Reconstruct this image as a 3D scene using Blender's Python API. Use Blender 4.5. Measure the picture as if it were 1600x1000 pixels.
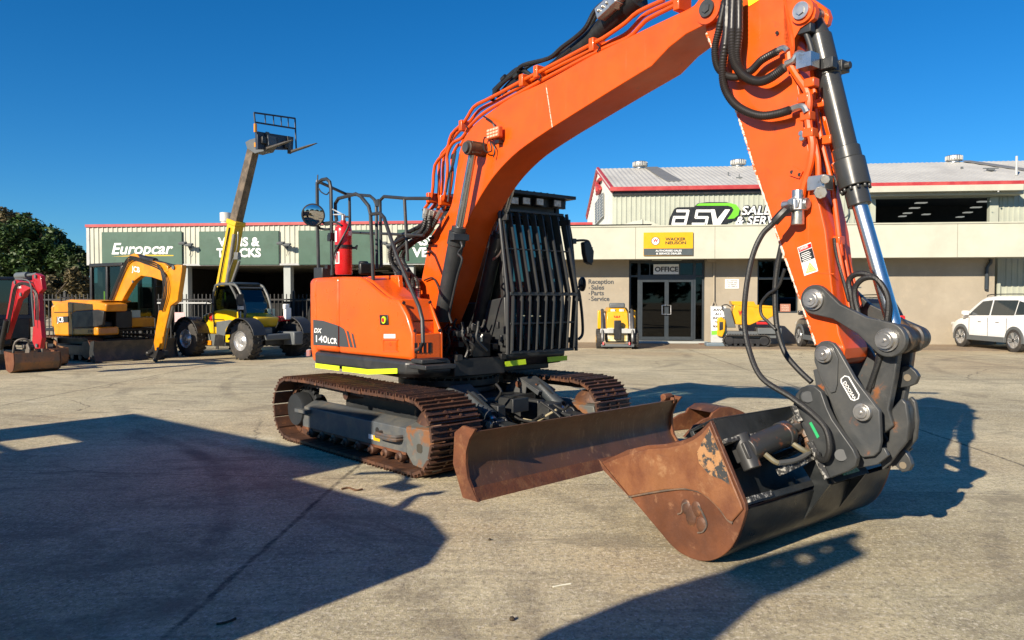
import bpy, bmesh, math, random
from mathutils import Vector, Matrix, noise
R = math.radians
random.seed(7)
sc = bpy.context.scene
for o in list(bpy.data.objects): bpy.data.objects.remove(o)

# ---------------------------------------------------------------- camera
H = 1.55; FPX = 1155.0
PITCH = math.atan(32 / FPX)
cam = bpy.data.cameras.new('camera'); camo = bpy.data.objects.new('camera', cam)
sc.collection.objects.link(camo); sc.camera = camo
cam.sensor_width = 36; cam.lens = FPX / 1600 * 36
cam.clip_start = 0.05; cam.clip_end = 2000
camo.location = (0, 0, H); camo.rotation_euler = (R(90) - PITCH, 0, 0)

# ---------------------------------------------------------------- sky + sun
SUN = Vector((-1.3, -1.6, 1.0)).normalized()
w = bpy.data.worlds.new('World'); sc.world = w; w.use_nodes = True
nt = w.node_tree; nt.nodes.clear()
sky = nt.nodes.new('ShaderNodeTexSky'); sky.sky_type = 'NISHITA'; sky.sun_disc = False
sky.sun_elevation = math.asin(SUN.z); sky.sun_rotation = math.atan2(SUN.x, SUN.y)
sky.air_density = 1.0; sky.dust_density = 0.0; sky.ozone_density = 3.5; sky.altitude = 300
hs = nt.nodes.new('ShaderNodeHueSaturation'); hs.inputs['Saturation'].default_value = 1.12; hs.inputs['Hue'].default_value = 0.5
hs.inputs['Value'].default_value = 0.95
bg = nt.nodes.new('ShaderNodeBackground'); bg.inputs['Strength'].default_value = 0.080
wo = nt.nodes.new('ShaderNodeOutputWorld')
mulc = nt.nodes.new('ShaderNodeMix'); mulc.data_type = 'RGBA'; mulc.blend_type = 'MULTIPLY'; mulc.inputs[0].default_value = 1; mulc.inputs[7].default_value = (.41, .70, .95, 1)
nt.links.new(sky.outputs[0], mulc.inputs[6]); nt.links.new(mulc.outputs[2], hs.inputs['Color']); nt.links.new(hs.outputs[0], bg.inputs[0]); nt.links.new(bg.outputs[0], wo.inputs[0])
sl = bpy.data.lights.new('sun', 'SUN'); sl.energy = 5.0; sl.angle = R(0.5); sl.color = (1.0, 0.885, 0.715)
so = bpy.data.objects.new('sun', sl); sc.collection.objects.link(so)
so.rotation_euler = SUN.to_track_quat('Z', 'Y').to_euler(); so.location = (-20, -25, 30)
sc.view_settings.view_transform = 'Standard'; sc.view_settings.look = 'None'
sc.view_settings.exposure = 0.74; sc.view_settings.gamma = 1.0

# ---------------------------------------------------------------- geometry helpers
CO = Vector((0, 0, H))
cf = Vector((0, math.cos(PITCH), -math.sin(PITCH))); cu = Vector((0, math.sin(PITCH), math.cos(PITCH)))
def ray(x, y): return cf + Vector((1, 0, 0)) * ((x - 800) / FPX) - cu * ((y - 500) / FPX)
def onplane(x, y, P, N):
    d = ray(x, y); return CO + d * ((P - CO).dot(N) / d.dot(N))
def G(x, y, z=0.0): return onplane(x, y, Vector((0, 0, z)), Vector((0, 0, 1)))
class Fr:
    """a machine's own axes: s forward, l to its left, z up"""
    def __init__(s, c, ang):
        s.c = Vector((c[0], c[1], 0)); s.F = Vector((math.cos(ang), math.sin(ang), 0)); s.Lv = Vector((-s.F.y, s.F.x, 0)); s.ang = ang
        s.Z = Vector((0, 0, 1))
    def P(s, a, l, z): return s.c + s.F * a + s.Lv * l + Vector((0, 0, z))
    def L(s, x, y, l): return onplane(x, y, s.c + s.Lv * l, s.Lv)
    def S(s, x, y, a): return onplane(x, y, s.c + s.F * a, s.F)
    def sz(s, x, y, l):
        p = s.L(x, y, l); return (p - s.c).dot(s.F), p.z
    def Ls(s, pts, l): return [s.L(x, y, l) for x, y in pts]
    def Ss(s, pts, a): return [s.S(x, y, a) for x, y in pts]
UP = Fr((-.67, 8.2), math.atan2(-.785, .62))
UC = Fr((-.67, 8.2), math.atan2(-.727, .687))

def smooth_path(pts, k=4):
    pts = [Vector(p) for p in pts]
    if len(pts) < 3 or k < 2: return pts
    out = []
    for i in range(len(pts) - 1):
        p0 = pts[max(i - 1, 0)]; p1 = pts[i]; p2 = pts[i + 1]; p3 = pts[min(i + 2, len(pts) - 1)]
        for j in range(k):
            t = j / k; t2 = t * t; t3 = t2 * t
            out.append(0.5 * ((2 * p1) + (-p0 + p2) * t + (2 * p0 - 5 * p1 + 4 * p2 - p3) * t2 + (-p0 + 3 * p1 - 3 * p2 + p3) * t3))
    out.append(pts[-1]); return out

ROOTM = {}
class MB:
    def __init__(s): s.v = []; s.f = []; s.fm = []; s.m = 0; s.st = []
    def add(s, vs, fs):
        b = len(s.v); s.st.append((b, len(s.f))); s.v += [Vector(p) for p in vs]
        for f in fs: s.f.append([b + i for i in f]); s.fm.append(s.m)
        return s
    def face(s, pts): return s.add(pts, [list(range(len(pts)))])
    def prism(s, pts, vec):
        n = len(pts); vec = Vector(vec); b = [Vector(p) + vec for p in pts]
        return s.loft([[Vector(p) for p in pts], b])
    def loft(s, rings, close=True, caps=True):
        n = len(rings[0]); vs = [p for r in rings for p in r]; fs = []
        for k in range(len(rings) - 1):
            for i in range(n if close else n - 1):
                j = (i + 1) % n; fs.append([k * n + i, k * n + j, (k + 1) * n + j, (k + 1) * n + i])
        if caps and close: fs += [list(range(n))[::-1], [(len(rings) - 1) * n + i for i in range(n)]]
        return s.add(vs, fs)
    def box(s, c, ax, ay, az):
        c, ax, ay, az = map(Vector, (c, ax, ay, az))
        r = lambda k: [c - ax - ay + az * k, c + ax - ay + az * k, c + ax + ay + az * k, c - ax + ay + az * k]
        return s.loft([r(-1), r(1)])
    def fb(s, fr, s0, s1, l0, l1, z0, z1):
        r = lambda z: [fr.P(s0, l0, z), fr.P(s1, l0, z), fr.P(s1, l1, z), fr.P(s0, l1, z)]
        return s.loft([r(z0), r(z1)])
    def cyl(s, p, q, r, r2=None, n=16, caps=True):
        p = Vector(p); q = Vector(q); r2 = r if r2 is None else r2
        d = (q - p).normalized(); a = d.orthogonal().normalized(); b = d.cross(a)
        ring = lambda c, rr: [c + (a * math.cos(2 * math.pi * i / n) + b * math.sin(2 * math.pi * i / n)) * rr for i in range(n)]
        return s.loft([ring(p, r), ring(q, r2)], caps=caps)
    def lathe(s, c, ax, prof, n=24):
        c = Vector(c); d = Vector(ax).normalized(); a = d.orthogonal().normalized(); b = d.cross(a)
        return s.loft([[c + d * h + (a * math.cos(2 * math.pi * i / n) + b * math.sin(2 * math.pi * i / n)) * max(r, 1e-4) for i in range(n)] for r, h in prof])
    def tube(s, pts, r, n=8, k=4, rib=0):
        pts = smooth_path(pts, k); r0 = r; rings = []; t = (pts[1] - pts[0]).normalized(); a = t.orthogonal().normalized()
        for i, p in enumerate(pts):
            t = (pts[min(i + 1, len(pts) - 1)] - pts[max(i - 1, 0)]).normalized()
            a = (a - t * a.dot(t)).normalized(); b = t.cross(a)
            if rib: r = r0 + (rib if i % 2 else 0)
            rings.append([p + (a * math.cos(2 * math.pi * j / n) + b * math.sin(2 * math.pi * j / n)) * r for j in range(n)])
        return s.loft(rings)
    def ball(s, c, r, n=12, sx=None):
        c = Vector(c); X, Y, Z = sx if sx else (Vector((r, 0, 0)), Vector((0, r, 0)), Vector((0, 0, r)))
        rings = []
        for i in range(1, n // 2):
            th = math.pi * i / (n // 2)
            rings.append([c + X * (math.sin(th) * math.cos(2 * math.pi * j / n)) + Y * (math.sin(th) * math.sin(2 * math.pi * j / n)) + Z * math.cos(th) for j in range(n)])
        return s.loft(rings)
    def build(s, name, mats, parent=None, smooth=35, bevel=0, seg=2, label=None, stuff=False):
        M = ROOTM[parent.name].inverted() if parent else Matrix.Identity(4)
        me = bpy.data.meshes.new(name); me.from_pydata([M @ p for p in s.v], [], s.f)
        for m in (mats if isinstance(mats, (list, tuple)) else [mats]): me.materials.append(m)
        for p, k in zip(me.polygons, s.fm): p.material_index = k
        bm = bmesh.new(); bm.from_mesh(me); bmesh.ops.recalc_face_normals(bm, faces=bm.faces); bm.to_mesh(me); bm.free()
        if smooth:
            me.polygons.foreach_set('use_smooth', [True] * len(me.polygons)); me.set_sharp_from_angle(angle=R(smooth))
        o = bpy.data.objects.new(name, me); sc.collection.objects.link(o)
        if parent: o.parent = parent; ROOTM[o.name] = ROOTM[parent.name]
        else: ROOTM[o.name] = Matrix.Identity(4)
        if bevel:
            b = o.modifiers.new('bevel', 'BEVEL'); b.width = bevel; b.segments = seg; b.limit_method = 'ANGLE'; b.angle_limit = R(30); b.harden_normals = False
        if label: o['label'] = label
        if stuff: o['kind'] = 'stuff'
        return o
def each(s, name, mats, parent=None, per=1, **kw):
    """like build, but every piece added becomes a mesh of its own"""
    starts = s.st + [(len(s.v), len(s.f))]; out = []
    for i in range(0, len(s.st), per):
        v0, f0 = starts[i]; v1, f1 = starts[min(i + per, len(s.st))]; q = MB(); q.v = s.v[v0:v1]; q.f = [[k - v0 for k in f] for f in s.f[f0:f1]]; q.fm = s.fm[f0:f1]; out.append(q.build(name, mats, parent, **kw))
    return out[0]
MB.each = each
def thing(name, label, cat, loc=(0, 0, 0), rz=0, group=None):
    o = bpy.data.objects.new(name, None); sc.collection.objects.link(o); o.empty_display_size = .2
    o.location = loc; o.rotation_euler = (0, 0, rz)
    o['label'] = label; o['category'] = cat
    if group: o['group'] = group
    ROOTM[o.name] = Matrix.Translation(Vector(loc)) @ Matrix.Rotation(rz, 4, 'Z'); return o
def tag(o, label, cat, group=None):
    o['label'] = label; o['category'] = cat
    if group: o['group'] = group
    return o
def struct(o): o['kind'] = 'structure'; return o

def text(txt, name, m, parent, p, right, up, height, width=None, bold=0.0, shear=0.0, ext=.002, align='LEFT', spacing=1.0, lsp=1.0):
    """raised lettering: p = baseline start, cap height in metres"""
    cu_ = bpy.data.curves.new('t', 'FONT'); cu_.body = txt; cu_.size = 1; cu_.shear = shear; cu_.offset = bold
    cu_.align_x = align; cu_.space_character = spacing; cu_.space_line = lsp; cu_.resolution_u = 3
    to = bpy.data.objects.new('t', cu_); sc.collection.objects.link(to)
    bpy.context.view_layer.update()
    me = bpy.data.meshes.new_from_object(to.evaluated_get(bpy.context.evaluated_depsgraph_get()))
    bpy.data.objects.remove(to)
    xs = [v.co.x for v in me.vertices]
    k = height / .69; kx = (width / (max(xs) - min(xs))) if width else k
    right = Vector(right).normalized(); up = Vector(up).normalized(); nn = right.cross(up); p = Vector(p)
    M = ROOTM[parent.name].inverted() if parent else Matrix.Identity(4)
    x0 = min(xs) if align == 'LEFT' else (0 if align == 'CENTER' else max(xs))
    for v in me.vertices: v.co = M @ (p + right * ((v.co.x - x0) * kx) + up * (v.co.y * k) + nn * ext)
    me.materials.clear(); me.materials.append(m)
    o = bpy.data.objects.new(name, me); sc.collection.objects.link(o)
    if parent: o.parent = parent; ROOTM[o.name] = ROOTM[parent.name]
    return o

# ---------------------------------------------------------------- materials
def hexc(h):
    c = [int(h[i:i + 2], 16) / 255 for i in (0, 2, 4)]
    return tuple((x / 12.92 if x <= .04045 else ((x + .055) / 1.055) ** 2.4) for x in c) + (1,)
def col(c): return hexc(c) if isinstance(c, str) else ((c[0], c[1], c[2], 1) if len(c) == 3 else c)
def N(nt, t, **kw):
    n = nt.nodes.new('ShaderNode' + t)
    for k, v in kw.items():
        if k in n.inputs: n.inputs[k].default_value = v
        else: setattr(n, k, v)
    return n
def ramp(nt, src, stops):
    n = nt.nodes.new('ShaderNodeValToRGB'); e = n.color_ramp.elements
    while len(e) < len(stops): e.new(.5)
    for q, (p, c) in zip(e, stops): q.position = p; q.color = c if isinstance(c, tuple) and len(c) == 4 else (c, c, c, 1)
    nt.links.new(src, n.inputs[0]); return n.outputs[0]
def mixc(nt, fac, a, b, mode='MIX'):
    n = nt.nodes.new('ShaderNodeMix'); n.data_type = 'RGBA'; n.blend_type = mode
    for i, x in ((0, fac), (6, a), (7, b)):
        if hasattr(x, 'links'): nt.links.new(x, n.inputs[i])
        else: n.inputs[i].default_value = x
    return n.outputs[2]
def math_(nt, op, a, b=0.0, c=None):
    n = nt.nodes.new('ShaderNodeMath'); n.operation = op
    for i, x in enumerate((a, b) if c is None else (a, b, c)):
        if hasattr(x, 'links'): nt.links.new(x, n.inputs[i])
        else: n.inputs[i].default_value = x
    return n.outputs[0]
def noise_(nt, scale, detail=6, rough=.6, dist=0, coord=None, vec=(1, 1, 1)):
    tc = nt.nodes.new('ShaderNodeTexCoord'); mp = nt.nodes.new('ShaderNodeMapping'); mp.inputs['Scale'].default_value = vec
    nt.links.new(tc.outputs['Object'] if coord is None else coord, mp.inputs[0])
    n = N(nt, 'TexNoise', Scale=scale, Detail=detail, Roughness=rough, Distortion=dist); nt.links.new(mp.outputs[0], n.inputs['Vector']); return n.outputs[0]
MATS = {}
def mat(name, c, rough=.5, metal=0., c2=None, s2=3., t2=(.45, .6), c3=None, s3=14., t3=(.55, .7), bump=0., bs=60., var=.08, rv=.1, coat=0., spec=.5, vec=(1, 1, 1), scr=None, sf=.6, sv=(1, 1, .05), ss=26.):
    if name in MATS: return MATS[name]
    m = bpy.data.materials.new(name); m.use_nodes = True; nt = m.node_tree; b = nt.nodes['Principled BSDF']
    c = col(c); out = None
    nz = noise_(nt, 2.2, 5, vec=vec)
    lo = tuple(max(0, x * (1 - var)) for x in c[:3]) + (1,); hi = tuple(min(1, x * (1 + var)) for x in c[:3]) + (1,)
    out = ramp(nt, nz, [(.3, lo), (.7, hi)])
    if c2 is not None: out = mixc(nt, ramp(nt, noise_(nt, s2, 8, .65, .3, vec=vec), [(t2[0], 0.), (t2[1], 1.)]), out, col(c2))
    if c3 is not None: out = mixc(nt, ramp(nt, noise_(nt, s3, 10, .7, .2, vec=vec), [(t3[0], 0.), (t3[1], 1.)]), out, col(c3))
    if scr is not None:   # fine drag marks running down the surface
        f_ = math_(nt, 'MULTIPLY', ramp(nt, noise_(nt, ss, 8, .8, .15, vec=sv), [(.56, 0.), (.68, sf)]), ramp(nt, noise_(nt, 1.7, 4), [(.4, 0.), (.6, 1.)]))
        out = mixc(nt, f_, out, col(scr))
    nt.links.new(out, b.inputs['Base Color'])
    r = ramp(nt, noise_(nt, 7, 6), [(.3, max(0, rough - rv)), (.7, min(1, rough + rv))]); nt.links.new(r, b.inputs['Roughness'])
    b.inputs['Metallic'].default_value = metal; b.inputs['Coat Weight'].default_value = coat; b.inputs['Coat Roughness'].default_value = .08
    b.inputs['Specular IOR Level'].default_value = spec
    if bump:
        bp = N(nt, 'Bump', Strength=bump, Distance=.01); nt.links.new(noise_(nt, bs, 6), bp.inputs['Height']); nt.links.new(bp.outputs[0], b.inputs['Normal'])
    MATS[name] = m; return m
def emit(name, c, k):
    m = bpy.data.materials.new(name); m.use_nodes = True; b = m.node_tree.nodes['Principled BSDF']
    b.inputs['Base Color'].default_value = col(c); b.inputs['Emission Color'].default_value = col(c); b.inputs['Emission Strength'].default_value = k; return m
def glassm(name, tint, refl=1.45, rough=.02, dark=0.0, gc=(1, 1, 1, 1)):
    m = bpy.data.materials.new(name); m.use_nodes = True; nt = m.node_tree; nt.nodes.clear()
    o = nt.nodes.new('ShaderNodeOutputMaterial'); t = N(nt, 'BsdfTransparent'); t.inputs[0].default_value = col(tint)
    g = N(nt, 'BsdfGlossy', Roughness=rough); g.inputs[0].default_value = gc; fr = N(nt, 'Fresnel', IOR=refl); mx = nt.nodes.new('ShaderNodeMixShader')
    f2 = math_(nt, 'ADD', fr.outputs[0], dark); nt.links.new(f2, mx.inputs[0]); nt.links.new(t.outputs[0], mx.inputs[1]); nt.links.new(g.outputs[0], mx.inputs[2]); nt.links.new(mx.outputs[0], o.inputs[0])
    return m
ORANGE = mat('orange_paint', (.72, .098, .002), .33, c2=(.56, .075, .006), s2=1.9, t2=(.45, .75), c3=(.60, .15, .035), s3=7, t3=(.60, .85), var=.07, coat=.3, scr=(.50, .10, .02), sf=.5, bump=.03, bs=25)
ORANGE2 = mat('boom_orange_paint', (.72, .090, .002), .38, c2=(.55, .066, .006), s2=1.5, t2=(.42, .72), c3=(.34, .05, .015), s3=9, t3=(.62, .78), var=.09, coat=.2, scr=(.55, .13, .035), sf=.6, bump=.05, bs=18)
ORANGEW = mat('weld_chipped_paint', (.86, .12, .004), .5, c2=(.75, .6, .5), s2=22, t2=(.44, .5), var=.05, bump=.5, bs=40)
DKGREY = mat('dark_grey_paint', (.024, .026, .028), .42, c2=(.04, .04, .039), s2=4, t2=(.5, .7), c3=(.10, .075, .05), s3=11, t3=(.68, .8), var=.1, bump=.06, bs=30)
CABGREY = mat('cab_grey_paint', (.028, .030, .032), .45, c2=(.045, .045, .042), s2=5, t2=(.5, .7), var=.1, bump=.04, bs=60)
BLACK = mat('black_paint', (.012, .012, .013), .45, c2=(.03, .028, .026), s2=6, t2=(.5, .7), var=.1)
BUCKBLK = mat('bucket_black_paint', (.015, .017, .018), .35, c2=(.035, .038, .038), s2=5, t2=(.45, .7), c3=(.16, .07, .03), s3=12, t3=(.66, .72), bump=.1, bs=40)
RUST = mat('rust', (.15, .05, .019), .62, c2=(.08, .027, .012), s2=2.6, t2=(.38, .66), c3=(.22, .10, .042), s3=8, t3=(.5, .75), bump=.35, bs=45, var=.2)
RUSTLT = mat('light_rust', (.225, .092, .036), .55, c2=(.13, .044, .018), s2=2.2, t2=(.4, .58), c3=(.33, .185, .09), s3=6, t3=(.56, .72), bump=.3, bs=50, var=.22, scr=(.12, .05, .025), sf=.8, sv=(.06, 1, .5), ss=22.)
RUSTDK = mat('dark_rust', (.055, .028, .019), .55, metal=.1, c2=(.12, .05, .024), s2=4, t2=(.42, .68), c3=(.27, .12, .05), s3=16, t3=(.56, .72), bump=.4, bs=50, var=.25)
BLADEM = mat('worn_blade_steel', (.07, .036, .021), .48, metal=.0, c2=(.12, .052, .025), s2=1.6, t2=(.4, .7), c3=(.23, .125, .065), s3=6, t3=(.6, .72), bump=.2, bs=30, var=.25, vec=(1, 1, .35), scr=(.30, .19, .11), sf=.7)
GREYRUST = mat('grey_paint_worn_with_rust', (.038, .04, .041), .42, c2=(.065, .065, .062), s2=5, t2=(.45, .7), c3=(.20, .075, .025), s3=5, t3=(.60, .68), bump=.12, bs=30, var=.15)
FRAMEGREY = mat('track_frame_grey', (.075, .083, .09), .45, c2=(.13, .125, .11), s2=5, t2=(.42, .62), c3=(.23, .10, .04), s3=5, t3=(.60, .7), bump=.1, bs=40)
CHROME = mat('chrome_rod', (.80, .79, .75), .28, metal=1., var=.02, rv=.03)
STEEL = mat('bare_steel', (.5, .49, .47), .35, metal=.9, c2=(.35, .28, .2), s2=20, t2=(.55, .7))
ZINC = mat('zinc_fitting', (.55, .54, .5), .35, metal=.85)
RUBBER = mat('black_hose_rubber', (.014, .014, .014), .5, bump=.3, bs=120, var=.2)
TYRE = mat('tyre_rubber', (.03, .028, .026), .8, c2=(.09, .075, .06), s2=5, t2=(.5, .75), bump=.3, bs=40)
NEON = mat('yellow_reflective_tape', (.62, .85, .02), .4, var=.03)
RED = mat('red_paint', (.55, .012, .015), .3, coat=.4, c2=(.45, .01, .012))
REDPINK = mat('red_pink_machine_paint', (.36, .005, .010), .4, coat=.1)
YELL = mat('golden_yellow_paint', (.66, .245, .004), .35, coat=.3, c2=(.56, .2, .004))
YELL2 = mat('lemon_yellow_paint', (.68, .42, .005), .35, coat=.3, c2=(.58, .36, .005))
YELW = mat('loader_yellow_paint', (.68, .34, .004), .35, coat=.3, c2=(.6, .3, .004))
WHITE = mat('white_paint', (.78, .78, .76), .4, var=.03)
CARWHITE = mat('white_car_paint', (.80, .80, .79), .25, coat=.6, var=.02)
CARBLACK = mat('black_car_paint', (.012, .013, .016), .25, coat=.6, var=.1)
LGREY = mat('light_grey_paint', (.42, .43, .42), .5, c2=(.34, .34, .33))
MGREY = mat('mid_grey_plastic', (.10, .11, .115), .5)
TEXTW = mat('white_lettering', (.82, .82, .80), .5, var=.02)
TEXTK = mat('black_lettering', (.015, .015, .018), .5, var=.02)
SIGNGRN = mat('sign_green', (.022, .075, .046), .5, c2=(.03, .09, .058), s2=1.2)
LENS = mat('lamp_glass', (.62, .60, .55), .15, c2=(.4, .38, .34), s2=30)
LENSR = mat('red_lens', (.65, .02, .02), .2)
GLASS = glassm('cab_glass', (.48, .58, .58), gc=(.45, .5, .5, 1))
GLASSD = glassm('dark_tinted_glass', (.10, .13, .14), dark=.04)
GLASSW = glassm('window_glass', (.06, .07, .08), 1.42, dark=.0)
RIM = mat('silver_rim', (.6, .6, .6), .3, metal=.7)
# ================================================================ GROUND
def concrete():
    m = bpy.data.materials.new('yard_concrete'); m.use_nodes = True; nt = m.node_tree; b = nt.nodes['Principled BSDF']
    base = ramp(nt, noise_(nt, .35, 8, .6, .4), [(.3, (.41, .35, .215, 1)), (.5, (.60, .52, .325, 1)), (.72, (.72, .635, .42, 1))])
    c = mixc(nt, ramp(nt, noise_(nt, 1.3, 10, .7, .6, vec=(1, .55, 1)), [(.46, 0.), (.68, .6)]), base, (.29, .26, .185, 1))
    c = mixc(nt, ramp(nt, noise_(nt, .13, 6, .6, .5), [(.46, 0.), (.60, .65)]), c, (.46, .33, .18, 1))
    # fine exposed aggregate
    sp = noise_(nt, 30, 10, .95, vec=(1, .8, 1)); c = mixc(nt, ramp(nt, sp, [(.43, .8), (.50, 0.)]), c, (.10, .082, .06, 1))
    sp2 = noise_(nt, 38, 4, .85, coord=None, vec=(1.1, .9, 1)); c = mixc(nt, ramp(nt, sp2, [(.53, 0.), (.60, .8)]), c, (.78, .70, .54, 1))
    sp3 = noise_(nt, 9, 8, .85); c = mixc(nt, ramp(nt, sp3, [(.5, 0.), (.62, .5)]), c, (.2, .165, .13, 1))
    st = noise_(nt, 2.0, 10, .8, .5, vec=(.35, 3.0, 1)); c = mixc(nt, ramp(nt, st, [(.50, 0.), (.64, .5)]), c, (.24, .21, .15, 1))
    st = noise_(nt, 3.1, 10, .85, .8, vec=(.5, 2.2, 1)); c = mixc(nt, ramp(nt, st, [(.56, 0.), (.68, .5)]), c, (.70, .65, .50, 1))
    tc = nt.nodes.new('ShaderNodeTexCoord'); sep = nt.nodes.new('ShaderNodeSeparateXYZ'); nt.links.new(tc.outputs['Object'], sep.inputs[0])
    X, Y = sep.outputs[0], sep.outputs[1]
    # tyre scrub arcs
    for cx, cy, r0, wd, k in ((-9, 3, 7.3, .11, .5), (-9, 3, 9.1, .12, .45), (9.5, 1, 7.4, .10, .35), (9.5, 1, 5.8, .1, .3), (3, 16, 8.6, .14, .45), (3, 16, 10.2, .14, .4), (-4, 22, 9, .15, .4), (-12, -2, 12.9, .16, .4), (-12, -2, 14.6, .14, .35), (16, 14, 7, .15, .45), (16, 14, 8.7, .15, .4), (-5, 24, 6.5, .2, .4)):
        dx = math_(nt, 'SUBTRACT', X, cx); dy = math_(nt, 'SUBTRACT', Y, cy)
        d = math_(nt, 'SQRT', math_(nt, 'ADD', math_(nt, 'MULTIPLY', dx, dx), math_(nt, 'MULTIPLY', dy, dy)))
        e = math_(nt, 'DIVIDE', math_(nt, 'ABSOLUTE', math_(nt, 'SUBTRACT', d, r0)), wd)
        f = ramp(nt, e, [(.35, k), (1.0, 0.)])
        f = math_(nt, 'MULTIPLY', f, ramp(nt, noise_(nt, .5, 6, .7), [(.45, 0.), (.6, 1.)]))
        c = mixc(nt, f, c, (.12, .1, .08, 1))
    # expansion joints with broken filler
    rot = R(2.6); wob = math_(nt, 'MULTIPLY', math_(nt, 'SUBTRACT', noise_(nt, 7, 10, .85), .5), .11)
    wob2 = math_(nt, 'MULTIPLY', math_(nt, 'SUBTRACT', noise_(nt, .45, 4, .6), .5), .12)
    wob = math_(nt, 'ADD', wob, wob2)
    xr = math_(nt, 'SUBTRACT', math_(nt, 'MULTIPLY', X, math.cos(rot)), math_(nt, 'MULTIPLY', Y, math.sin(rot)))
    yr = math_(nt, 'ADD', math_(nt, 'MULTIPLY', Y, math.cos(rot + R(3))), math_(nt, 'MULTIPLY', X, math.sin(rot + R(3))))
    brk = ramp(nt, noise_(nt, 9, 8, .8), [(.36, .25), (.56, 1.)])
    for v, off, per, wd, k in ((xr, -1.75, 6.2, .026, .8), (yr, .6, 5.6, .014, .55)):
        t = math_(nt, 'ADD', math_(nt, 'SUBTRACT', v, off), wob)
        t = math_(nt, 'PINGPONG', t, per / 2)   # 0 at joints
        f = math_(nt, 'MULTIPLY', brk, ramp(nt, math_(nt, 'DIVIDE', t, wd), [(.4, k), (1.0, 0.)]))
        c = mixc(nt, f, c, (.045, .038, .032, 1))
    # hairline cracks
    tcv = nt.nodes.new('ShaderNodeTexCoord'); nz = N(nt, 'TexNoise', Scale=1.6, Detail=6, Roughness=.7); nt.links.new(tcv.outputs['Object'], nz.inputs['Vector'])
    vm = nt.nodes.new('ShaderNodeMix'); vm.data_type = 'VECTOR'; vm.inputs[0].default_value = .28
    nt.links.new(tcv.outputs['Object'], vm.inputs[4]); nt.links.new(nz.outputs[1], vm.inputs[5])
    vo = N(nt, 'TexVoronoi', Scale=.33); vo.feature = 'DISTANCE_TO_EDGE'; nt.links.new(vm.outputs[1], vo.inputs['Vector'])
    f = math_(nt, 'MULTIPLY', ramp(nt, vo.outputs[0], [(0.0, .8), (.0035, 0.)]), ramp(nt, noise_(nt, .3, 3), [(.5, 0.), (.56, 1.)]))
    c = mixc(nt, f, c, (.07, .058, .048, 1))
    # small pale scuffs and dark oil spots
    c = mixc(nt, ramp(nt, noise_(nt, 3.2, 10, .8, 1.2, vec=(.5, 1.6, 1)), [(.67, 0.), (.72, .5)]), c, (.6, .56, .5, 1))
    c = mixc(nt, ramp(nt, noise_(nt, 2.1, 5, .6, .3), [(.69, 0.), (.76, .75)]), c, (.06, .05, .042, 1))
    c = mixc(nt, ramp(nt, noise_(nt, .55, 9, .75, 1.5, vec=(.7, 1.6, 1)), [(.53, 0.), (.61, .5)]), c, (.20, .17, .12, 1))
    c = mixc(nt, ramp(nt, noise_(nt, .8, 9, .8, .9, vec=(.6, 1.5, 1)), [(.58, 0.), (.66, .45)]), c, (.74, .69, .54, 1))
    nt.links.new(c, b.inputs['Base Color']); b.inputs['Roughness'].default_value = .88; b.inputs['Specular IOR Level'].default_value = .25
    bp = N(nt, 'Bump', Strength=.7, Distance=.012); nt.links.new(noise_(nt, 60, 6, .8), bp.inputs['Height']); nt.links.new(bp.outputs[0], b.inputs['Normal'])
    return m
g = MB(); g.face([Vector((-400, -300, 0)), Vector((400, -300, 0)), Vector((400, 500, 0)), Vector((-400, 500, 0))])
struct(g.build('ground', concrete(), smooth=0))

BF = Fr((2.43, 26.7), -R(6.1))                     # building axes: s along the facade to the right, l away from the camera
def bb(mb, x0, y0, x1, y1, l0, l1, zmin=None, zmax=None):   # a box whose front face fills a rectangle of the facade plane l0
    s0, z1 = BF.sz(x0, y0, l0); s1, z0 = BF.sz(x1, y1, l0)
    if zmin is not None: z0 = zmin
    if zmax is not None: z1 = zmax
    return mb.fb(BF, s0, s1, l0, l1, z0, z1)
def S_(x, y, l): return BF.sz(x, y, l)[0]
def Z_(x, y, l): return BF.sz(x, y, l)[1]
FRT = -BF.Lv; RT = BF.F; UPV = Vector((0, 0, 1))
PAVE = bpy.data.materials.new('brick_paving'); PAVE.use_nodes = True
def _pave():
    nt = PAVE.node_tree; b = nt.nodes['Principled BSDF']; tc = nt.nodes.new('ShaderNodeTexCoord')
    br = N(nt, 'TexBrick', Scale=3.2); br.inputs['Color1'].default_value = (.33, .24, .14, 1); br.inputs['Color2'].default_value = (.25, .18, .11, 1); br.inputs['Mortar'].default_value = (.12, .10, .08, 1)
    br.inputs['Mortar Size'].default_value = .03
    nt.links.new(tc.outputs['Object'], br.inputs['Vector'])
    c = mixc(nt, ramp(nt, noise_(nt, 1.2, 8, .7), [(.45, 0.), (.65, .6)]), br.outputs[0], (.32, .25, .18, 1))
    nt.links.new(c, b.inputs['Base Color']); b.inputs['Roughness'].default_value = .85
_pave()
p = MB(); s0 = S_(880, 535, 0); p.fb(BF, s0, 24, -3.2, -.02, -.05, .006)
struct(p.build('paving', PAVE, smooth=0))

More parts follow.
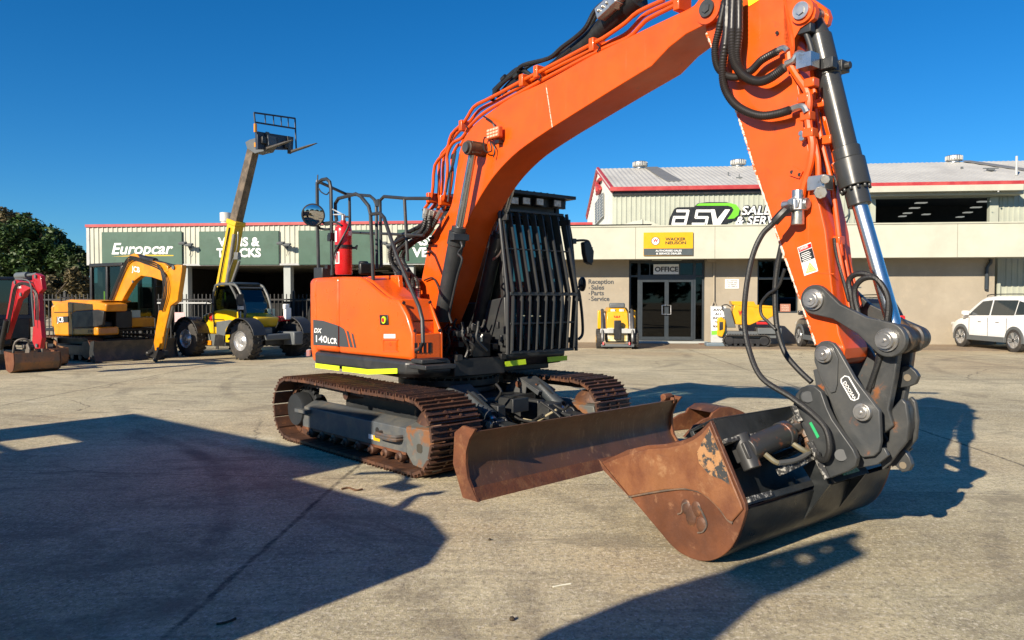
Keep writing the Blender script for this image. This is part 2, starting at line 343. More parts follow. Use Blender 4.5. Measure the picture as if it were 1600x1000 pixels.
# ================================================================ BUILDINGS
RENDER_ = mat('tan_rendered_wall', (.35, .305, .235), .85, c2=(.30, .26, .20), s2=.7, t2=(.42, .65), c3=(.38, .32, .24), s3=3, t3=(.55, .75), bump=.25, bs=30, var=.05, spec=.2)
PARA = mat('cream_parapet', (.49, .485, .40), .8, c2=(.43, .425, .35), s2=.8, t2=(.45, .7), bump=.15, bs=30, var=.04, spec=.2)
CLAD = mat('cream_corrugated_cladding', (.46, .46, .37), .5, c2=(.38, .38, .31), s2=1.0, t2=(.45, .7), var=.05)
CLADG = mat('grey_green_corrugated_cladding', (.40, .42, .34), .5, c2=(.34, .355, .29), s2=.8, t2=(.45, .7), var=.05)
ROOFM = mat('weathered_roof_sheet', (.52, .51, .47), .55, c2=(.42, .41, .38), s2=.5, t2=(.4, .65), var=.05, metal=.1)
CAPRED = mat('red_roof_capping', (.36, .03, .035), .5, c2=(.42, .06, .055), s2=2)
ALU = mat('dark_window_frame', (.03, .038, .045), .4)
CONCP = mat('pale_column', (.36, .38, .36), .7)
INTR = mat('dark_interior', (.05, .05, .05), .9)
def corrug(mb, fr, s0, s1, l, z0, z1, pitch=.19, d=.028, along='s'):
    """trapezoid-profiled sheet: ribs run vertically, facing -l"""
    n = max(1, int(round((s1 - s0) / pitch))); pw = (s1 - s0) / n; prof = []
    for i in range(n):
        a = s0 + i * pw
        prof += [(a, 0), (a + pw * .55, 0), (a + pw * .65, d), (a + pw * .9, d)]
    prof.append((s1, 0))
    mb.loft([[fr.P(a, l - q, z0) for a, q in prof], [fr.P(a, l - q, z1) for a, q in prof]], close=False, caps=False)

# ---- low shed with the green rental signs
shed = thing('rental_shed', 'low cream corrugated shed with dark open bays, thin red roof edge and green signs', 'building', BF.P(S_(140, 450, -1), 0, 0))
sl0 = S_(141, 415, -1.0); sl1 = S_(795, 405, -1.0); zb = 2.86; zt = 4.24
m = MB(); corrug(m, BF, sl0, sl1, -1.0, zb, zt); m.fb(BF, sl0, sl1, -.99, -.9, zb, zt)
f = m.build('fascia', CLAD, shed, smooth=0)
m = MB(); m.fb(BF, sl0 - .12, sl0, -1.03, -.5, zb - .03, zt + .02); m.build('corner_flashing', LGREY, shed)
m = MB(); m.fb(BF, sl0 - .14, sl1, -1.07, -.5, zt, zt + .1); m.build('roof_capping', CAPRED, shed)
m = MB(); m.fb(BF, sl0, sl1, -1.05, -.9, zb - .07, zb - .003); m.build('fascia_trim', LGREY, shed)
m = MB(); m.loft([[BF.P(sl0, -.5, zt - .05), BF.P(sl1 + 5, -.5, zt - .05)], [BF.P(sl0, 14, zt + .5), BF.P(sl1 + 5, 14, zt + .5)]], close=False, caps=False); m.fb(BF, sl0, sl1, -.89, 13.9, 3.0, 3.08); m.build('roof', ROOFM, shed)
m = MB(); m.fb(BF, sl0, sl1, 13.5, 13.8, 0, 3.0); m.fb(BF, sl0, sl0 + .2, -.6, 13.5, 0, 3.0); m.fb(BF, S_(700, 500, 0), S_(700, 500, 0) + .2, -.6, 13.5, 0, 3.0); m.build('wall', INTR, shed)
for x in (288, 448, 640):
    m = MB(); bb(m, x - 5, 415, x + 7, 555, -.9, -.6, zmin=0, zmax=zb - .08); m.build('column', CONCP, shed, bevel=.01)
for x0_, x1_ in ((300, 340), (400, 440), (462, 520), (530, 600)):
    m = MB(); a0 = S_(x0_, 500, 6); a1 = S_(x1_, 500, 6); m.fb(BF, a0, a1, 5.5, 6.2, 0, 1.2 + .5 * random.random()); m.build('storage_rack', MGREY, shed, bevel=.03)
m = MB()
for i in range(5): m.fb(BF, sl0 + 8.4 + i * .1, sl0 + 9.4 + i * .1, 1 + i * 2.2, 1.25 + i * 2.2, 2.8, 2.86)
m.each('ceiling_strip', LGREY, shed)
fl = BF.P(S_(353, 350, 3), 3, 4.2)
m = MB(); m.lathe(fl, (0, 0, 1), [(.2, 0), (.2, .38), (.235, .4), (.235, .45), (.2, .47), (.2, .62), (.24, .64), (.24, 1.0), (.0, 1.0)], 20); m.build('roof_flue', ROOFM, shed)

def facade_sign(name, label, x0, y0, x1, y1, l, m_, th=.05, cat='sign', group=None):
    s0, z1 = BF.sz(x0, y0, l); s1, z0 = BF.sz(x1, y1, l)
    t = thing(name, label, cat, BF.P((s0 + s1) / 2, l, z0), group=group)
    q = MB(); q.fb(BF, s0, s1, l - th, l, z0, z1); q.build('board', m_, t, bevel=.004)
    return t, s0, s1, z0, z1
LS = -1.035
t, s0, s1, z0, z1 = facade_sign('fascia_sign', 'green shed sign reading Europcar over a thin yellow line', 160, 363, 285.5, 413.5, LS, SIGNGRN, group='green signs on the low shed')
pt = lambda x, y, l: BF.L(x, y, l)
text('Europcar', 'lettering', TEXTW, t, pt(174.5, 397, LS - .052), RT, UPV, .40, width=pt(271, 397, LS).x - pt(174.5, 397, LS).x, bold=.018, shear=.25)
m = MB(); m.prism([pt(175, 401, LS - .052), pt(222, 397.8, LS - .052), pt(271, 398.5, LS - .052), pt(271, 400, LS - .052), pt(222, 400.2, LS - .052)], FRT * .001); m.build('underline', YELL2, t, smooth=0)
t, s0, s1, z0, z1 = facade_sign('fascia_sign', 'green shed sign reading VANS & TRUCKS behind the raised yellow boom', 312, 362, 436.5, 413.5, LS, SIGNGRN, group='green signs on the low shed')
text('VANS &', 'lettering', TEXTW, t, pt(340.5, 384.5, LS - .052), RT, UPV, .30, width=pt(406, 380, LS).x - pt(340.5, 380, LS).x, bold=.035)
text('TRUCKS', 'lettering', TEXTW, t, pt(338.5, 401.5, LS - .052), RT, UPV, .30, width=pt(408, 380, LS).x - pt(338.5, 380, LS).x, bold=.035)
t, s0, s1, z0, z1 = facade_sign('fascia_sign', 'plain green shed sign behind the railing and fire extinguisher', 467, 360.5, 594, 413, LS, SIGNGRN, group='green signs on the low shed')
t, s0, s1, z0, z1 = facade_sign('fascia_sign', 'green shed sign starting PAS and VE, cut off by the orange boom', 622, 359, 760, 411, LS, SIGNGRN, group='green signs on the low shed')
text('PASSENGER', 'lettering', TEXTW, t, pt(635, 383, LS - .052), RT, UPV, .31, width=pt(746, 380, LS).x - pt(635, 380, LS).x, bold=.035)
text('VEHICLES', 'lettering', TEXTW, t, pt(644, 401, LS - .052), RT, UPV, .31, width=pt(738, 380, LS).x - pt(644, 380, LS).x, bold=.035)
for x, lb in ((297, 'twin floodlight on the strip of shed wall beside the sign reading Europcar'), (448.5, 'twin floodlight on the shed wall right of the sign with TRUCKS'), (608, 'twin floodlight on the shed wall just left of the railing post and black hoses')):
    t = thing('wall_floodlight', lb, 'floodlight', pt(x, 385, -1.03), group='floodlights on the shed wall')
    for k in (-1, 1):
        c = pt(x + k * 5, 382 + k * 1.2, -1.03) + FRT * .28
        m = MB(); m.box(c, RT * .12, FRT * .09 - UPV * .03, UPV * .035 + FRT * .012); m.build('lamp_head', MGREY, t, bevel=.01)
    m = MB(); m.tube([pt(x, 386, -1.03), pt(x, 385, -1.03) + FRT * .2, pt(x - 5, 383, -1.03) + FRT * .26], .012, 6, 2); m.tube([pt(x, 386, -1.03) + FRT * .1, pt(x + 5, 384, -1.03) + FRT * .26], .012, 6, 2)
    m.box(pt(x, 386, -1.03), RT * .04, FRT * .03, UPV * .05); m.build('bracket', MGREY, t)
    m = MB(); m.tube([pt(x, 388, -1.035) + FRT * .03, pt(x + 1.5, 394, -1.035) + FRT * .05, pt(x - .5, 400, -1.035) + FRT * .03], .008, 5, 3); m.build('cable', BLACK, t)

# ---- rear annex whose red edge shows above the parapet
an = thing('rear_annex', 'pale annex roof edge with red capping showing just above the office parapet', 'building', BF.P(0, 3, 0))
m = MB(); bb(m, 790, 352, 925, 420, 2.0, 9, zmin=0); m.build('wall', CLAD, an)
m = MB(); bb(m, 789, 348.6, 926, 352.2, 1.9, 2.1); m.build('roof_capping', CAPRED, an)

# ---- tall warehouse behind
wh = thing('warehouse', 'tall grey-green corrugated warehouse with red gutter and pale pitched roof', 'building', BF.P(2, 3.5, 0))
WF = BF; lw = 3.3
sL = S_(957, 293, lw); zE = Z_(1185, 292, lw) ; sR = S_(1600, 292, lw) + 8
lR = lw + 4.9; zR = BF.L(1200, 259, lR).z; lBk = lw + 9.8
m = MB(); corrug(m, WF, sL, S_(1352, 330, lw), lw, 0, zE); corrug(m, WF, S_(1546, 330, lw) + .35, sR, lw, 0, zE)
m.fb(WF, sL, S_(1352, 330, lw) - .02, lw + .01, lw + .15, 0, zE); m.fb(WF, S_(1546, 330, lw) + .37, sR, lw + .01, lw + .15, 0, zE)
m.fb(WF, S_(1352, 330, lw), S_(1546, 330, lw) + .35, lw + .01, lw + .15, 0, Z_(1450, 347, lw) - .3); m.build('wall', CLADG, wh, smooth=0)
# gable end
SS = Fr((BF.P(sL, lw, 0).x, BF.P(sL, lw, 0).y), R(90.0))   # s away from camera
m = MB(); n = 52; prof = []
for i in range(n + 1):
    a = 9.8 * i / n; zt_ = zE + (zR - zE) * (1 - abs(a - 4.9) / 4.9); prof.append((a, (i % 2) * .02, zt_))
m.loft([[SS.P(a, q, 0) for a, q, z in prof], [SS.P(a, q, z) for a, q, z in prof]], close=False, caps=False); m.build('gable_wall', mat('pale_gable_cladding', (.62, .61, .54), .6), wh, smooth=0)
m = MB()
for a0, a1 in ((0, 4.9), (4.9, 9.8)):
    za = zE + (zR - zE) * (1 - abs(a0 - 4.9) / 4.9); zb_ = zE + (zR - zE) * (1 - abs(a1 - 4.9) / 4.9)
    m.prism([SS.P(a0 - .15 * (a0 == 0), .08, za - .16), SS.P(a1, .08, zb_ - .16), SS.P(a1, .08, zb_ + .08), SS.P(a0 - .15 * (a0 == 0), .08, za + .08)], SS.Lv * -.1)
m.build('barge_board', CAPRED, wh)
def gw(x, y): return onplane(x, y, SS.c + SS.Lv * .1, SS.Lv)
m = MB(); m.prism([gw(929.5, 319), gw(941.5, 301), gw(941.5, 338), gw(929.5, 351)], SS.Lv * -.06); lv = m.build('louvre_window', mat('louvre_grey', (.16, .17, .17), .5), wh)
m = MB()
for k in range(9):
    t_ = k / 8; a_, b_ = gw(929.5, 319 + 32 * t_), gw(941.5, 301 + 37 * t_); m.tube([a_, b_], .02, 4, 1)
m.tube([gw(933.5, 313), gw(933.5, 346)], .02, 4, 1); m.tube([gw(937.5, 307), gw(937.5, 342)], .02, 4, 1); m.build('louvre_frame', LGREY, lv)
def s_glyph(pts, wd, mb):
    for i in range(len(pts) - 1): mb.tube([pts[i], pts[i + 1]], wd, 5, 1)
m = MB(); s_glyph([gw(938, 280), gw(935, 283), gw(934, 289), gw(936, 291), gw(937.5, 294), gw(936, 300), gw(933, 303)], .09, m); s_glyph([gw(932, 285), gw(933, 300)], .08, m); m.build('gable_emblem', CAPRED, wh)
# roof planes as fine corrugated sheets
m = MB(); nr = int((sR - sL + .3) / .2); ring0 = []; ring1 = []
for i in range(nr * 2 + 1):
    a = sL - .12 + i * .1; q = .018 * (i % 2); ring0.append(WF.P(a, lw - .12, zE + .02 + q)); ring1.append(WF.P(a, lw, zR + q) + Vector((0, 4.9, 0)))
m.loft([ring0, ring1], close=False, caps=False); m.loft([[WF.P(sL - .12, lw, zR) + Vector((0, 4.9, 0)), WF.P(sR, lw, zR) + Vector((0, 4.9, 0))], [WF.P(sL - .12, lw, zE) + Vector((0, 9.8, 0)), WF.P(sR, lw, zE) + Vector((0, 9.8, 0))]], close=False, caps=False)
m.build('roof', ROOFM, wh, smooth=0)
DARKSH = mat('dark_skylight_sheet', (.16, .16, .155), .5)
def roofp(x, y): # point on roof plane
    a = WF.P(0, lw, zE + .04); nvec = (WF.P(0, lR, zR) - WF.P(0, lw, zE)).cross(WF.F); return onplane(x, y, a, nvec.normalized()) + Vector((0, 0, .03))
m = MB(); m.prism([roofp(1007, 262.5), roofp(1027, 262), roofp(1066, 284), roofp(1042, 285)], (0, 0, .02))
m.prism([roofp(1500, 252.5), roofp(1516, 252.3), roofp(1604, 265), roofp(1604, 268.5)], (0, 0, .02)); m.each('skylight', DARKSH, wh, smooth=0)
m = MB(); m.fb(WF, sL - .1, sR, lw - .28, lw - .05, zE - .11, zE + .05); m.build('gutter', CAPRED, wh, bevel=.01)
m = MB(); m.fb(WF, sL, sR, lw - .12, lw - .03, zE - .26, zE - .115); m.build('soffit_board', BLACK, wh)
for x in (1000, 1153.5, 1490.5):
    yb = {1000: 261, 1153.5: 258.5, 1490.5: 251}[x]; c = WF.P(BF.sz(x, yb, lR)[0], lR, zR - .03)
    m = MB(); m.lathe(c, (0, 0, 1), [(.22, 0), (.22, .07), (.30, .08), (.33, .13), (.33, .27), (.30, .32), (.0, .35)], 20); v = m.build('roof_ventilator', STEEL, wh)
    m = MB()
    for k in range(20):
        an_ = 2 * math.pi * k / 20; d = Vector((math.cos(an_), math.sin(an_), 0)); m.box(c + d * .335 + UPV * .2, d * .012, d.cross(UPV) * .02, UPV * .09)
    m.build('vent_blade', ROOFM, v)
m = MB(); m.cyl(roofp(1588, 275), roofp(1588, 275) + UPV * .75, .045); m.build('roof_pipe', LGREY, wh)
m = MB(); c = roofp(1548, 268); m.box(c + UPV * .1, RT * .3, FRT * .02, UPV * .02); m.box(c + UPV * .05, RT * .12, FRT * .1, UPV * .05); m.box(roofp(1503, 264), RT * .04, FRT * .04, UPV * .06); c = roofp(1155, 279); m.box(c, RT * .12, FRT * .05, UPV * .03); m.cyl(c, c + UPV * .15, .02); m.cyl(roofp(1138, 275), roofp(1138, 275) + UPV * .14, .03); m.each('roof_fitting', MGREY, wh)
# high opening with shutter box and interior strip lights
m = MB(); bb(m, 1360, 291, 1600, 297, lw - .9, lw - .03); bb(m, 1360, 300, 1600, 303, lw - .6, lw - .03); m.build('awning', PARA, wh, bevel=.01)
m = MB(); bb(m, 1360, 303, 1368, 347, lw - .1, lw + .1); bb(m, 1368, 303.5, 1547, 308, lw - .12, lw + .1); bb(m, 1547, 303, 1560, 347, lw - .1, lw + .1); ow = m.build('opening_frame', CLADG, wh)
a0, zz1 = BF.sz(1371, 308, lw); a1, zz0 = BF.sz(1547, 350, lw)
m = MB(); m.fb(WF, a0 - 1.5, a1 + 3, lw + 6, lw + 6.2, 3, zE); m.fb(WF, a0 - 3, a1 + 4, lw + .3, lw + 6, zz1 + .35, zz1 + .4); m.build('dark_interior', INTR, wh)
STRIP = emit('strip_light', (.8, .8, .72), .2)
def opn(x, y, l): return BF.L(x, y, l)
m = MB()
for x, y in ((1439, 317), (1429, 325), (1418, 333), (1410, 338), (1537, 315), (1525, 324), (1512, 332), (1500, 339), (1447, 335)):
    dd = lw + 2.5; c = opn(x, y, dd + (y - 315) * .03); m.box(c, RT * (.22 - (y - 315) * .004), BF.Lv * .12, UPV * .018)
m.each('strip_light', STRIP, wh)
m = MB(); m.cyl(opn(1548, 272, lw - .7) - UPV * 1.0, opn(1548, 272, lw - .7) - UPV * 1.02, .02); m.cyl(opn(1560, 289.5, lw - .92) - UPV * .2, opn(1560, 300, lw - .92), .03); m.build('downpipe', LGREY, wh)
m = MB(); m.tube([opn(1325, 322, lw - .1), opn(1326, 334, lw - .1), opn(1320, 340, lw - .25), opn(1315, 337, lw - .3)], .03, 6); m.build('wall_bracket', MGREY, wh)
# right ground-level cladding strip
m = MB(); corrug(m, WF, S_(1556, 470, .6), 26, .6, 0, 3.2); m.fb(WF, S_(1553, 470, .6), S_(1558, 470, .6), .4, .62, 0, 3.0); m.build('lower_wall', CLADG, wh, smooth=0)

# ---- asv sign: white letters with black keyline and green sweep
t = thing('warehouse_sign', 'white letters asv with a green sweep and SALES & SERVICE on the warehouse wall', 'sign', BF.P(S_(1100, 350, lw), lw - .1, 4.2))
LA = lw - .06; q = lambda x, y, d=0: BF.L(x, y, LA) + FRT * d
GREENS = mat('lime_green_sign', (.16, .55, .03), .4); KEY = mat('sign_black', (.012, .013, .015), .45)
m = MB(); outl = [(1044, 354), (1046, 342), (1053, 327), (1058, 324), (1084, 323.5), (1090, 318), (1104, 316), (1135, 316), (1149, 320), (1156, 328), (1154, 338), (1147, 344), (1137, 347), (1131, 354)]
m.prism([q(x, y) for x, y in outl], FRT * .03); m.build('backing', KEY, t, smooth=0)
m = MB(); gp = [(1088, 320.5), (1093, 318), (1140, 317.2), (1150, 320), (1155.5, 327), (1153.5, 336), (1147, 341.5), (1136, 342.5), (1142, 335), (1146, 328), (1143, 323.5), (1137, 321.6), (1088, 321.6)]
m.prism([q(x, y, .032) for x, y in gp], FRT * .012); m.build('sweep', GREENS, t, smooth=0)
WS = .035
def stroke(pts, wd, d=.05, mb=None):
    pts = [q(x, y, d) for x, y in pts]; hw = wd / 2
    for i in range(len(pts) - 1):
        a, b_ = pts[i], pts[i + 1]; dr = (b_ - a).normalized(); nn = dr.cross(FRT).normalized()
        mb.prism([a - nn * hw - dr * hw * .6, b_ - nn * hw + dr * hw * .6, b_ + nn * hw + dr * hw * .6, a + nn * hw - dr * hw * .6], FRT * .008)
m = MB(); W_ = .105
stroke([(1058, 329.8), (1075, 329.8), (1070, 351)], W_, .046, m); stroke([(1072.5, 339.8), (1053.5, 339.8), (1051, 350.3), (1068, 350.3)], W_, .046, m)
stroke([(1109, 329.8), (1089, 329.8), (1087, 340), (1105, 340), (1102.5, 350.3), (1082, 350.3)], W_, .046, m)
m2 = [(1110, 327.5), (1116.5, 327.5), (1120, 343), (1132.5, 327.5), (1140.5, 327.5), (1124, 353), (1114, 353)]
m.prism([q(x, y, .046) for x, y in m2], FRT * .008); m.build('asv_lettering', TEXTW, t, smooth=0)
for s_, x, y, x2, h in (('SALES', 1158, 335.5, 1215, .33), ('& SERVICE', 1149, 351.5, 1240, .33)):
    k = (q(x2, y) - q(x, y)).length
    text(s_, 'keyline', KEY, t, q(x, y, .02), RT, UPV, h, width=k, bold=.09, shear=.22); text(s_, 'lettering', TEXTW, t, q(x, y, .03), RT, UPV, h, width=k, bold=.02, shear=.22)

# ---- office
of = thing('office', 'single-storey tan rendered office with deep cream parapet and dark glazed entrance', 'building', BF.P(0, 0, 0))
wallz = 3.3
m = MB(); x_l = S_(770, 500, 0)
segs = [(x_l, S_(982.5, 500, 0), 0, wallz), (S_(1101, 500, 0), S_(1183, 500, 0), 0, wallz), (S_(1183, 500, 0), S_(1247, 500, 0), 0, Z_(1200, 489, 0)), (S_(1247, 500, 0), S_(1553, 500, 0), 0, wallz)]
for a, b_, z0, z1 in segs: m.fb(BF, a, b_, 0, .25, z0, z1)
m.fb(BF, S_(1552, 500, 0) - .2, S_(1553, 500, 0) - .003, .26, 3.2, 0, wallz)
m.each('wall', RENDER_, of, smooth=0)
zp0, zp1 = Z_(1200, 403.5, -1.04), Z_(1200, 352.5, -1.04)
m = MB(); m.fb(BF, S_(775, 380, -1.04), 24, -1.04, -.84, zp0, zp1); m.fb(BF, S_(775, 380, -1.04), 24, -.838, .24, zp0 + .02, zp0 + .2)
par = m.build('parapet', PARA, of, smooth=0)
m = MB(); m.fb(BF, S_(775, 380, -1.04), 24, -1.07, -.8, zp1 + .002, zp1 + .05); m.build('parapet_capping', CLAD, par)
m = MB()
for x in (993, 1117, 1496): a = S_(x, 380, -1.04); m.fb(BF, a - .007, a + .007, -1.044, -1.03, zp0 + .003, zp1 - .003)
m.each('panel_joint', mat('joint_grey', (.22, .21, .16), .8), par)  # joint strips in a darker grey than the parapet
m = MB(); c = BF.P(S_(1003, 352, 1.2), 1.2, zp1 - .25)   # low canvas-like roof hump
prof = [(965, 354), (978, 349.5), (990, 345.5), (1003, 343.6), (1018, 346.5), (1030, 352), (1033, 355)]
m.prism([BF.L(x, y, .6) for x, y in prof], BF.Lv * 1.4); m.tube([BF.L(1003, 342.5, .58), BF.L(1003, 355, .58)], .035, 6, 1); m.build('roof_vent_hood', PARA, of, smooth=20)
# entrance
x0, x1 = 982.5, 1101; dl = .14
m = MB()
def bar(xa, ya, xb, yb, d=.1): bb(m, xa, ya, xb, yb, dl, dl + d, zmin=None)
for a, b_ in ((982.5, 985.5), (996.5, 1000.5), (1097.5, 1101), (1083, 1086.5)): bar(a, 405, b_, 535.3)
bar(985.6, 405, 996.4, 411); bar(1000.6, 405, 1082.9, 411); bar(1086.6, 405, 1097.4, 411); bar(1000.6, 429.5, 1082.9, 437); bar(985.6, 430, 996.4, 433); bar(1086.6, 430, 1097.4, 433)
bar(985.6, 530, 996.4, 535.3); bar(1086.6, 530, 1097.4, 535.3)
for x in (1014.5, 1061): bar(x, 411.1, x + 1.6, 429.4)
en = m.build('entrance_frame', ALU, of, bevel=.006)
m = MB()
for a, b_, c_, d_ in ((985.6, 411, 996.4, 430), (985.6, 433, 996.4, 530), (1086.6, 411, 1097.4, 430), (1086.6, 433, 1097.4, 530), (1000.6, 411, 1082.9, 429.5)): bb(m, a, b_, c_, d_, dl + .05, dl + .058)
m.each('side_glazing', GLASSW, en)
for a, b_ in ((1000.8, 1041.2), (1041.8, 1082.7)):
    m = MB(); bb(m, a, 437.3, a + 2.6, 531.5, dl - .02, dl + .03); bb(m, b_ - 2.6, 437.3, b_, 531.5, dl - .02, dl + .03); bb(m, a + 2.62, 437.3, b_ - 2.62, 440.5, dl - .02, dl + .03); bb(m, a + 2.62, 526, b_ - 2.62, 531.5, dl - .02, dl + .03)
    d = m.build('door', ALU, of); m = MB(); bb(m, a + 2.6, 440.5, b_ - 2.6, 526, dl, dl + .01); m.build('door_glass', GLASSW, d)
    hx = 1034.5 if a < 1020 else 1042.2
    m = MB(); m.tube([BF.L(hx + (6 if a < 1020 else 0), 477, dl - .03), BF.L(hx + (6 if a < 1020 else 0), 477, dl - .1), BF.L(hx + (0 if a < 1020 else 6), 477, dl - .1), BF.L(hx + (0 if a < 1020 else 6), 491, dl - .1), BF.L(hx + (6 if a < 1020 else 0), 491, dl - .1), BF.L(hx + (6 if a < 1020 else 0), 491, dl - .03)], .018, 6, 1); m.build('door_handle', STEEL, d)
m = MB(); bb(m, 978, 533, 1106, 536, -.4, -.003, zmin=0.01); m.build('door_sill', CONCP, of)
# window behind the arm
m = MB()
xa, xb, ya, yb = 1183, 1247, 405.5, 489
m_ = m
def wb(a, b_, c_, d_, dpt=.1): bb(m, a, b_, c_, d_, .1, .1 + dpt)
wb(xa, ya, xa + 2, yb); wb(xb - 2, ya, xb, yb); wb(xa + 2.05, ya, xb - 2.05, ya + 2.2); wb(xa + 2.05, yb - 3, xb - 2.05, yb); wb(xa + 2.05, 433, xb - 2.05, 436.5); wb(1209, 407.8, 1211.5, 432.9); wb(1209, 436.6, 1211.5, 485.9)
wf = m.build('window', ALU, of, bevel=.004)
m = MB(); bb(m, xa + 2, ya + 2, xb - 2, yb - 3, .16, .17); m.build('pane', GLASSW, wf)
m = MB(); bb(m, 1188, 441, 1208, 468, .22, .23); bb(m, 1212, 441, 1245, 468, .22, .23); m.each('blind', mat('grey_blind', (.30, .31, .32), .8), wf)
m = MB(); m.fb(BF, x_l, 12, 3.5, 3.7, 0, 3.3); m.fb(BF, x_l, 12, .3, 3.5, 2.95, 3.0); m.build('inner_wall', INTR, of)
m = MB(); m.tube([BF.L(1115.5, 405, -.06), BF.L(1115.5, 470, -.06), BF.L(1112, 478, -.06)], .03, 8, 1); m.tube([BF.L(1115.5, 470, -.06), BF.L(1119, 478, -.06)], .022, 8, 1); m.box(BF.L(1111, 407.5, -.1), RT * .16, FRT * .08, UPV * .05); m.build('downpipe', RENDER_, of)
m = MB(); m.tube([BF.L(1548, 405, -.1), BF.L(1548, 410, -.1), BF.L(1542, 418, -.1), BF.L(1541, 452, -.1)], .06, 8, 1); m.build('downpipe', ALU, of)
m = MB(); m.box(BF.L(1042, 406.5, -.5), RT * .5, FRT * .2, UPV * .012); m.build('soffit_light', CLADG, of)
m = MB(); bb(m, 1250, 437, 1275, 440, -.02, -.002); m.fb(BF, S_(1313.5, 500, 0), S_(1315.5, 500, 0), -.012, -.002, 1.4, 2.6); m.fb(BF, S_(1315.5, 500, 0), S_(1345, 500, 0), -.012, -.002, 1.95, 1.99); m.each('wall_trim', MGREY, of)
for i, (s_, x) in enumerate((('Reception', 919.5), ('Sales', 923.5), ('Parts', 923.5), ('Service', 923.5))):
    yb_ = 443.5 + i * 8.9
    text(s_, 'wall_lettering', mat('charcoal_lettering', (.05, .055, .06), .6), of, BF.L(x, yb_, -.003), RT, UPV, .16, width={'Reception': .9, 'Sales': .47, 'Parts': .46, 'Service': .66}[s_], bold=.028)
    if i:
        m = MB(); m.box(BF.L(x - 2.8, yb_ - 2.4, -.004), RT * .018, FRT * .002, UPV * .018); m.build('wall_lettering', MATS['charcoal_lettering'], of)
# signs on the office
LP = -1.06
t, s0, s1, z0, z1 = facade_sign('dealer_sign', 'yellow dealer sign with dark lower band on the cream parapet above the door', 1005.5, 363.5, 1082.5, 399, LP, mat('dealer_yellow', (.70, .37, .005), .4), .04)
pp = lambda x, y, d=.043: BF.L(x, y, LP) + FRT * d
m = MB(); m.prism([pp(1005.7, 388.6, .041), pp(1082.3, 388.2, .041), pp(1082.3, 398.8, .041), pp(1005.7, 399, .041)], FRT * .003); m.build('lower_band', mat('sign_charcoal', (.06, .075, .08), .5), t, smooth=0)
m = MB(); m.cyl(pp(1024, 376.8, .041), pp(1024, 376.8, .046), .145, n=24); m.build('logo_disc', TEXTK, t)
m = MB(); m.cyl(pp(1024, 376.8, .047), pp(1024, 376.8, .05), .125, n=24); m.build('logo_disc', TEXTW, t)
text('W', 'logo_letter', LENSR, t, pp(1020.3, 378.8, .052), RT, UPV, .12, width=.17, bold=.04)
text('WACKER', 'lettering', TEXTK, t, pp(1039.5, 376), RT, UPV, .095, width=.68, bold=.03); text('NEUSON', 'lettering', TEXTK, t, pp(1039.5, 381.8), RT, UPV, .095, width=.69, bold=.03)
text('AUTHORISED SALES', 'lettering', TEXTW, t, pp(1024, 393.3, .05), RT, UPV, .06, width=.88, bold=.02); text('& SERVICE DEALER', 'lettering', TEXTW, t, pp(1025, 397.7, .05), RT, UPV, .06, width=.85, bold=.02)
t, s0, s1, z0, z1 = facade_sign('office_sign', 'white sign reading OFFICE above the glass double doors', 1021, 413, 1060.5, 428.5, dl, WHITE, .02)
text('OFFICE', 'lettering', TEXTK, t, BF.L(1023, 424.3, dl) + FRT * .022, RT, UPV, .165, width=.83, bold=.035)
t, s0, s1, z0, z1 = facade_sign('notice_board', 'small white notice with black text on the tan wall right of the door', 1133, 436.5, 1154.5, 451, -.002, WHITE, .02)
for i, (s_, wd) in enumerate((('ALL VISITORS', .38), ('& STAFF ARE', .36), ('TO REPORT', .31), ('TO OFFICE', .31))): text(s_, 'lettering', TEXTK, t, BF.L(1135 + (2 if i > 1 else 0), 439.8 + i * 3.1, -.002) + FRT * .022, RT, UPV, .045, width=wd, bold=.02)
t, s0, s1, z0, z1 = facade_sign('window_notice', 'small reddish-brown notice in the lower corner of the office window', 1219, 475, 1235, 487, .1, mat('brown_notice', (.38, .16, .10), .6), .01)
for i in range(3): text(('CALL', 'PHONE', 'SALES')[i], 'lettering', mat('cream_lettering', (.6, .5, .4), .6), t, BF.L(1221, 478.6 + i * 3.4, .1) + FRT * .012, RT, UPV, .05, width=.25, bold=.01)
# ================================================================ BIG EXCAVATOR
ex = thing('excavator', 'large orange excavator with caged black cab, rusty front blade and tilting bucket', 'excavator', UC.P(0, 0, 0), UC.ang)
LO, LI = -1.40, -.85          # outer / inner edges of the near track
TW = LI - LO
# ---- tracks
def track_path():
    """closed side profile (s,z) of the shoe underside line"""
    pts = []
    rc, fc = (-1.13, .355), (1.15, .355); rr = .305
    for i in range(9):
        a = R(270 - i * 22.5); pts.append((rc[0] + rr * math.cos(a), rc[1] + rr * math.sin(a)))
    pts += [(-.7, .672), (-.2, .66), (.3, .655), (.8, .662)]
    for i in range(9):
        a = R(80 - i * 21.25); pts.append((fc[0] + rr * math.cos(a), fc[1] + rr * math.sin(a)))
    pts += [(.4, .05), (-.4, .05)]
    return pts
TP = track_path()
def resample(pts, n):
    P_ = [Vector((a, b, 0)) for a, b in pts] + [Vector((pts[0][0], pts[0][1], 0))]
    ds = [0]
    for i in range(len(P_) - 1): ds.append(ds[-1] + (P_[i + 1] - P_[i]).length)
    out = []
    for k in range(n):
        t = ds[-1] * k / n; i = max(j for j in range(len(ds)) if ds[j] <= t + 1e-9); i = min(i, len(P_) - 2)
        u = (t - ds[i]) / (ds[i + 1] - ds[i]); p_ = P_[i].lerp(P_[i + 1], u); tg = (P_[i + 1] - P_[i]).normalized()
        out.append((p_, tg))
    return out
NSH = 46
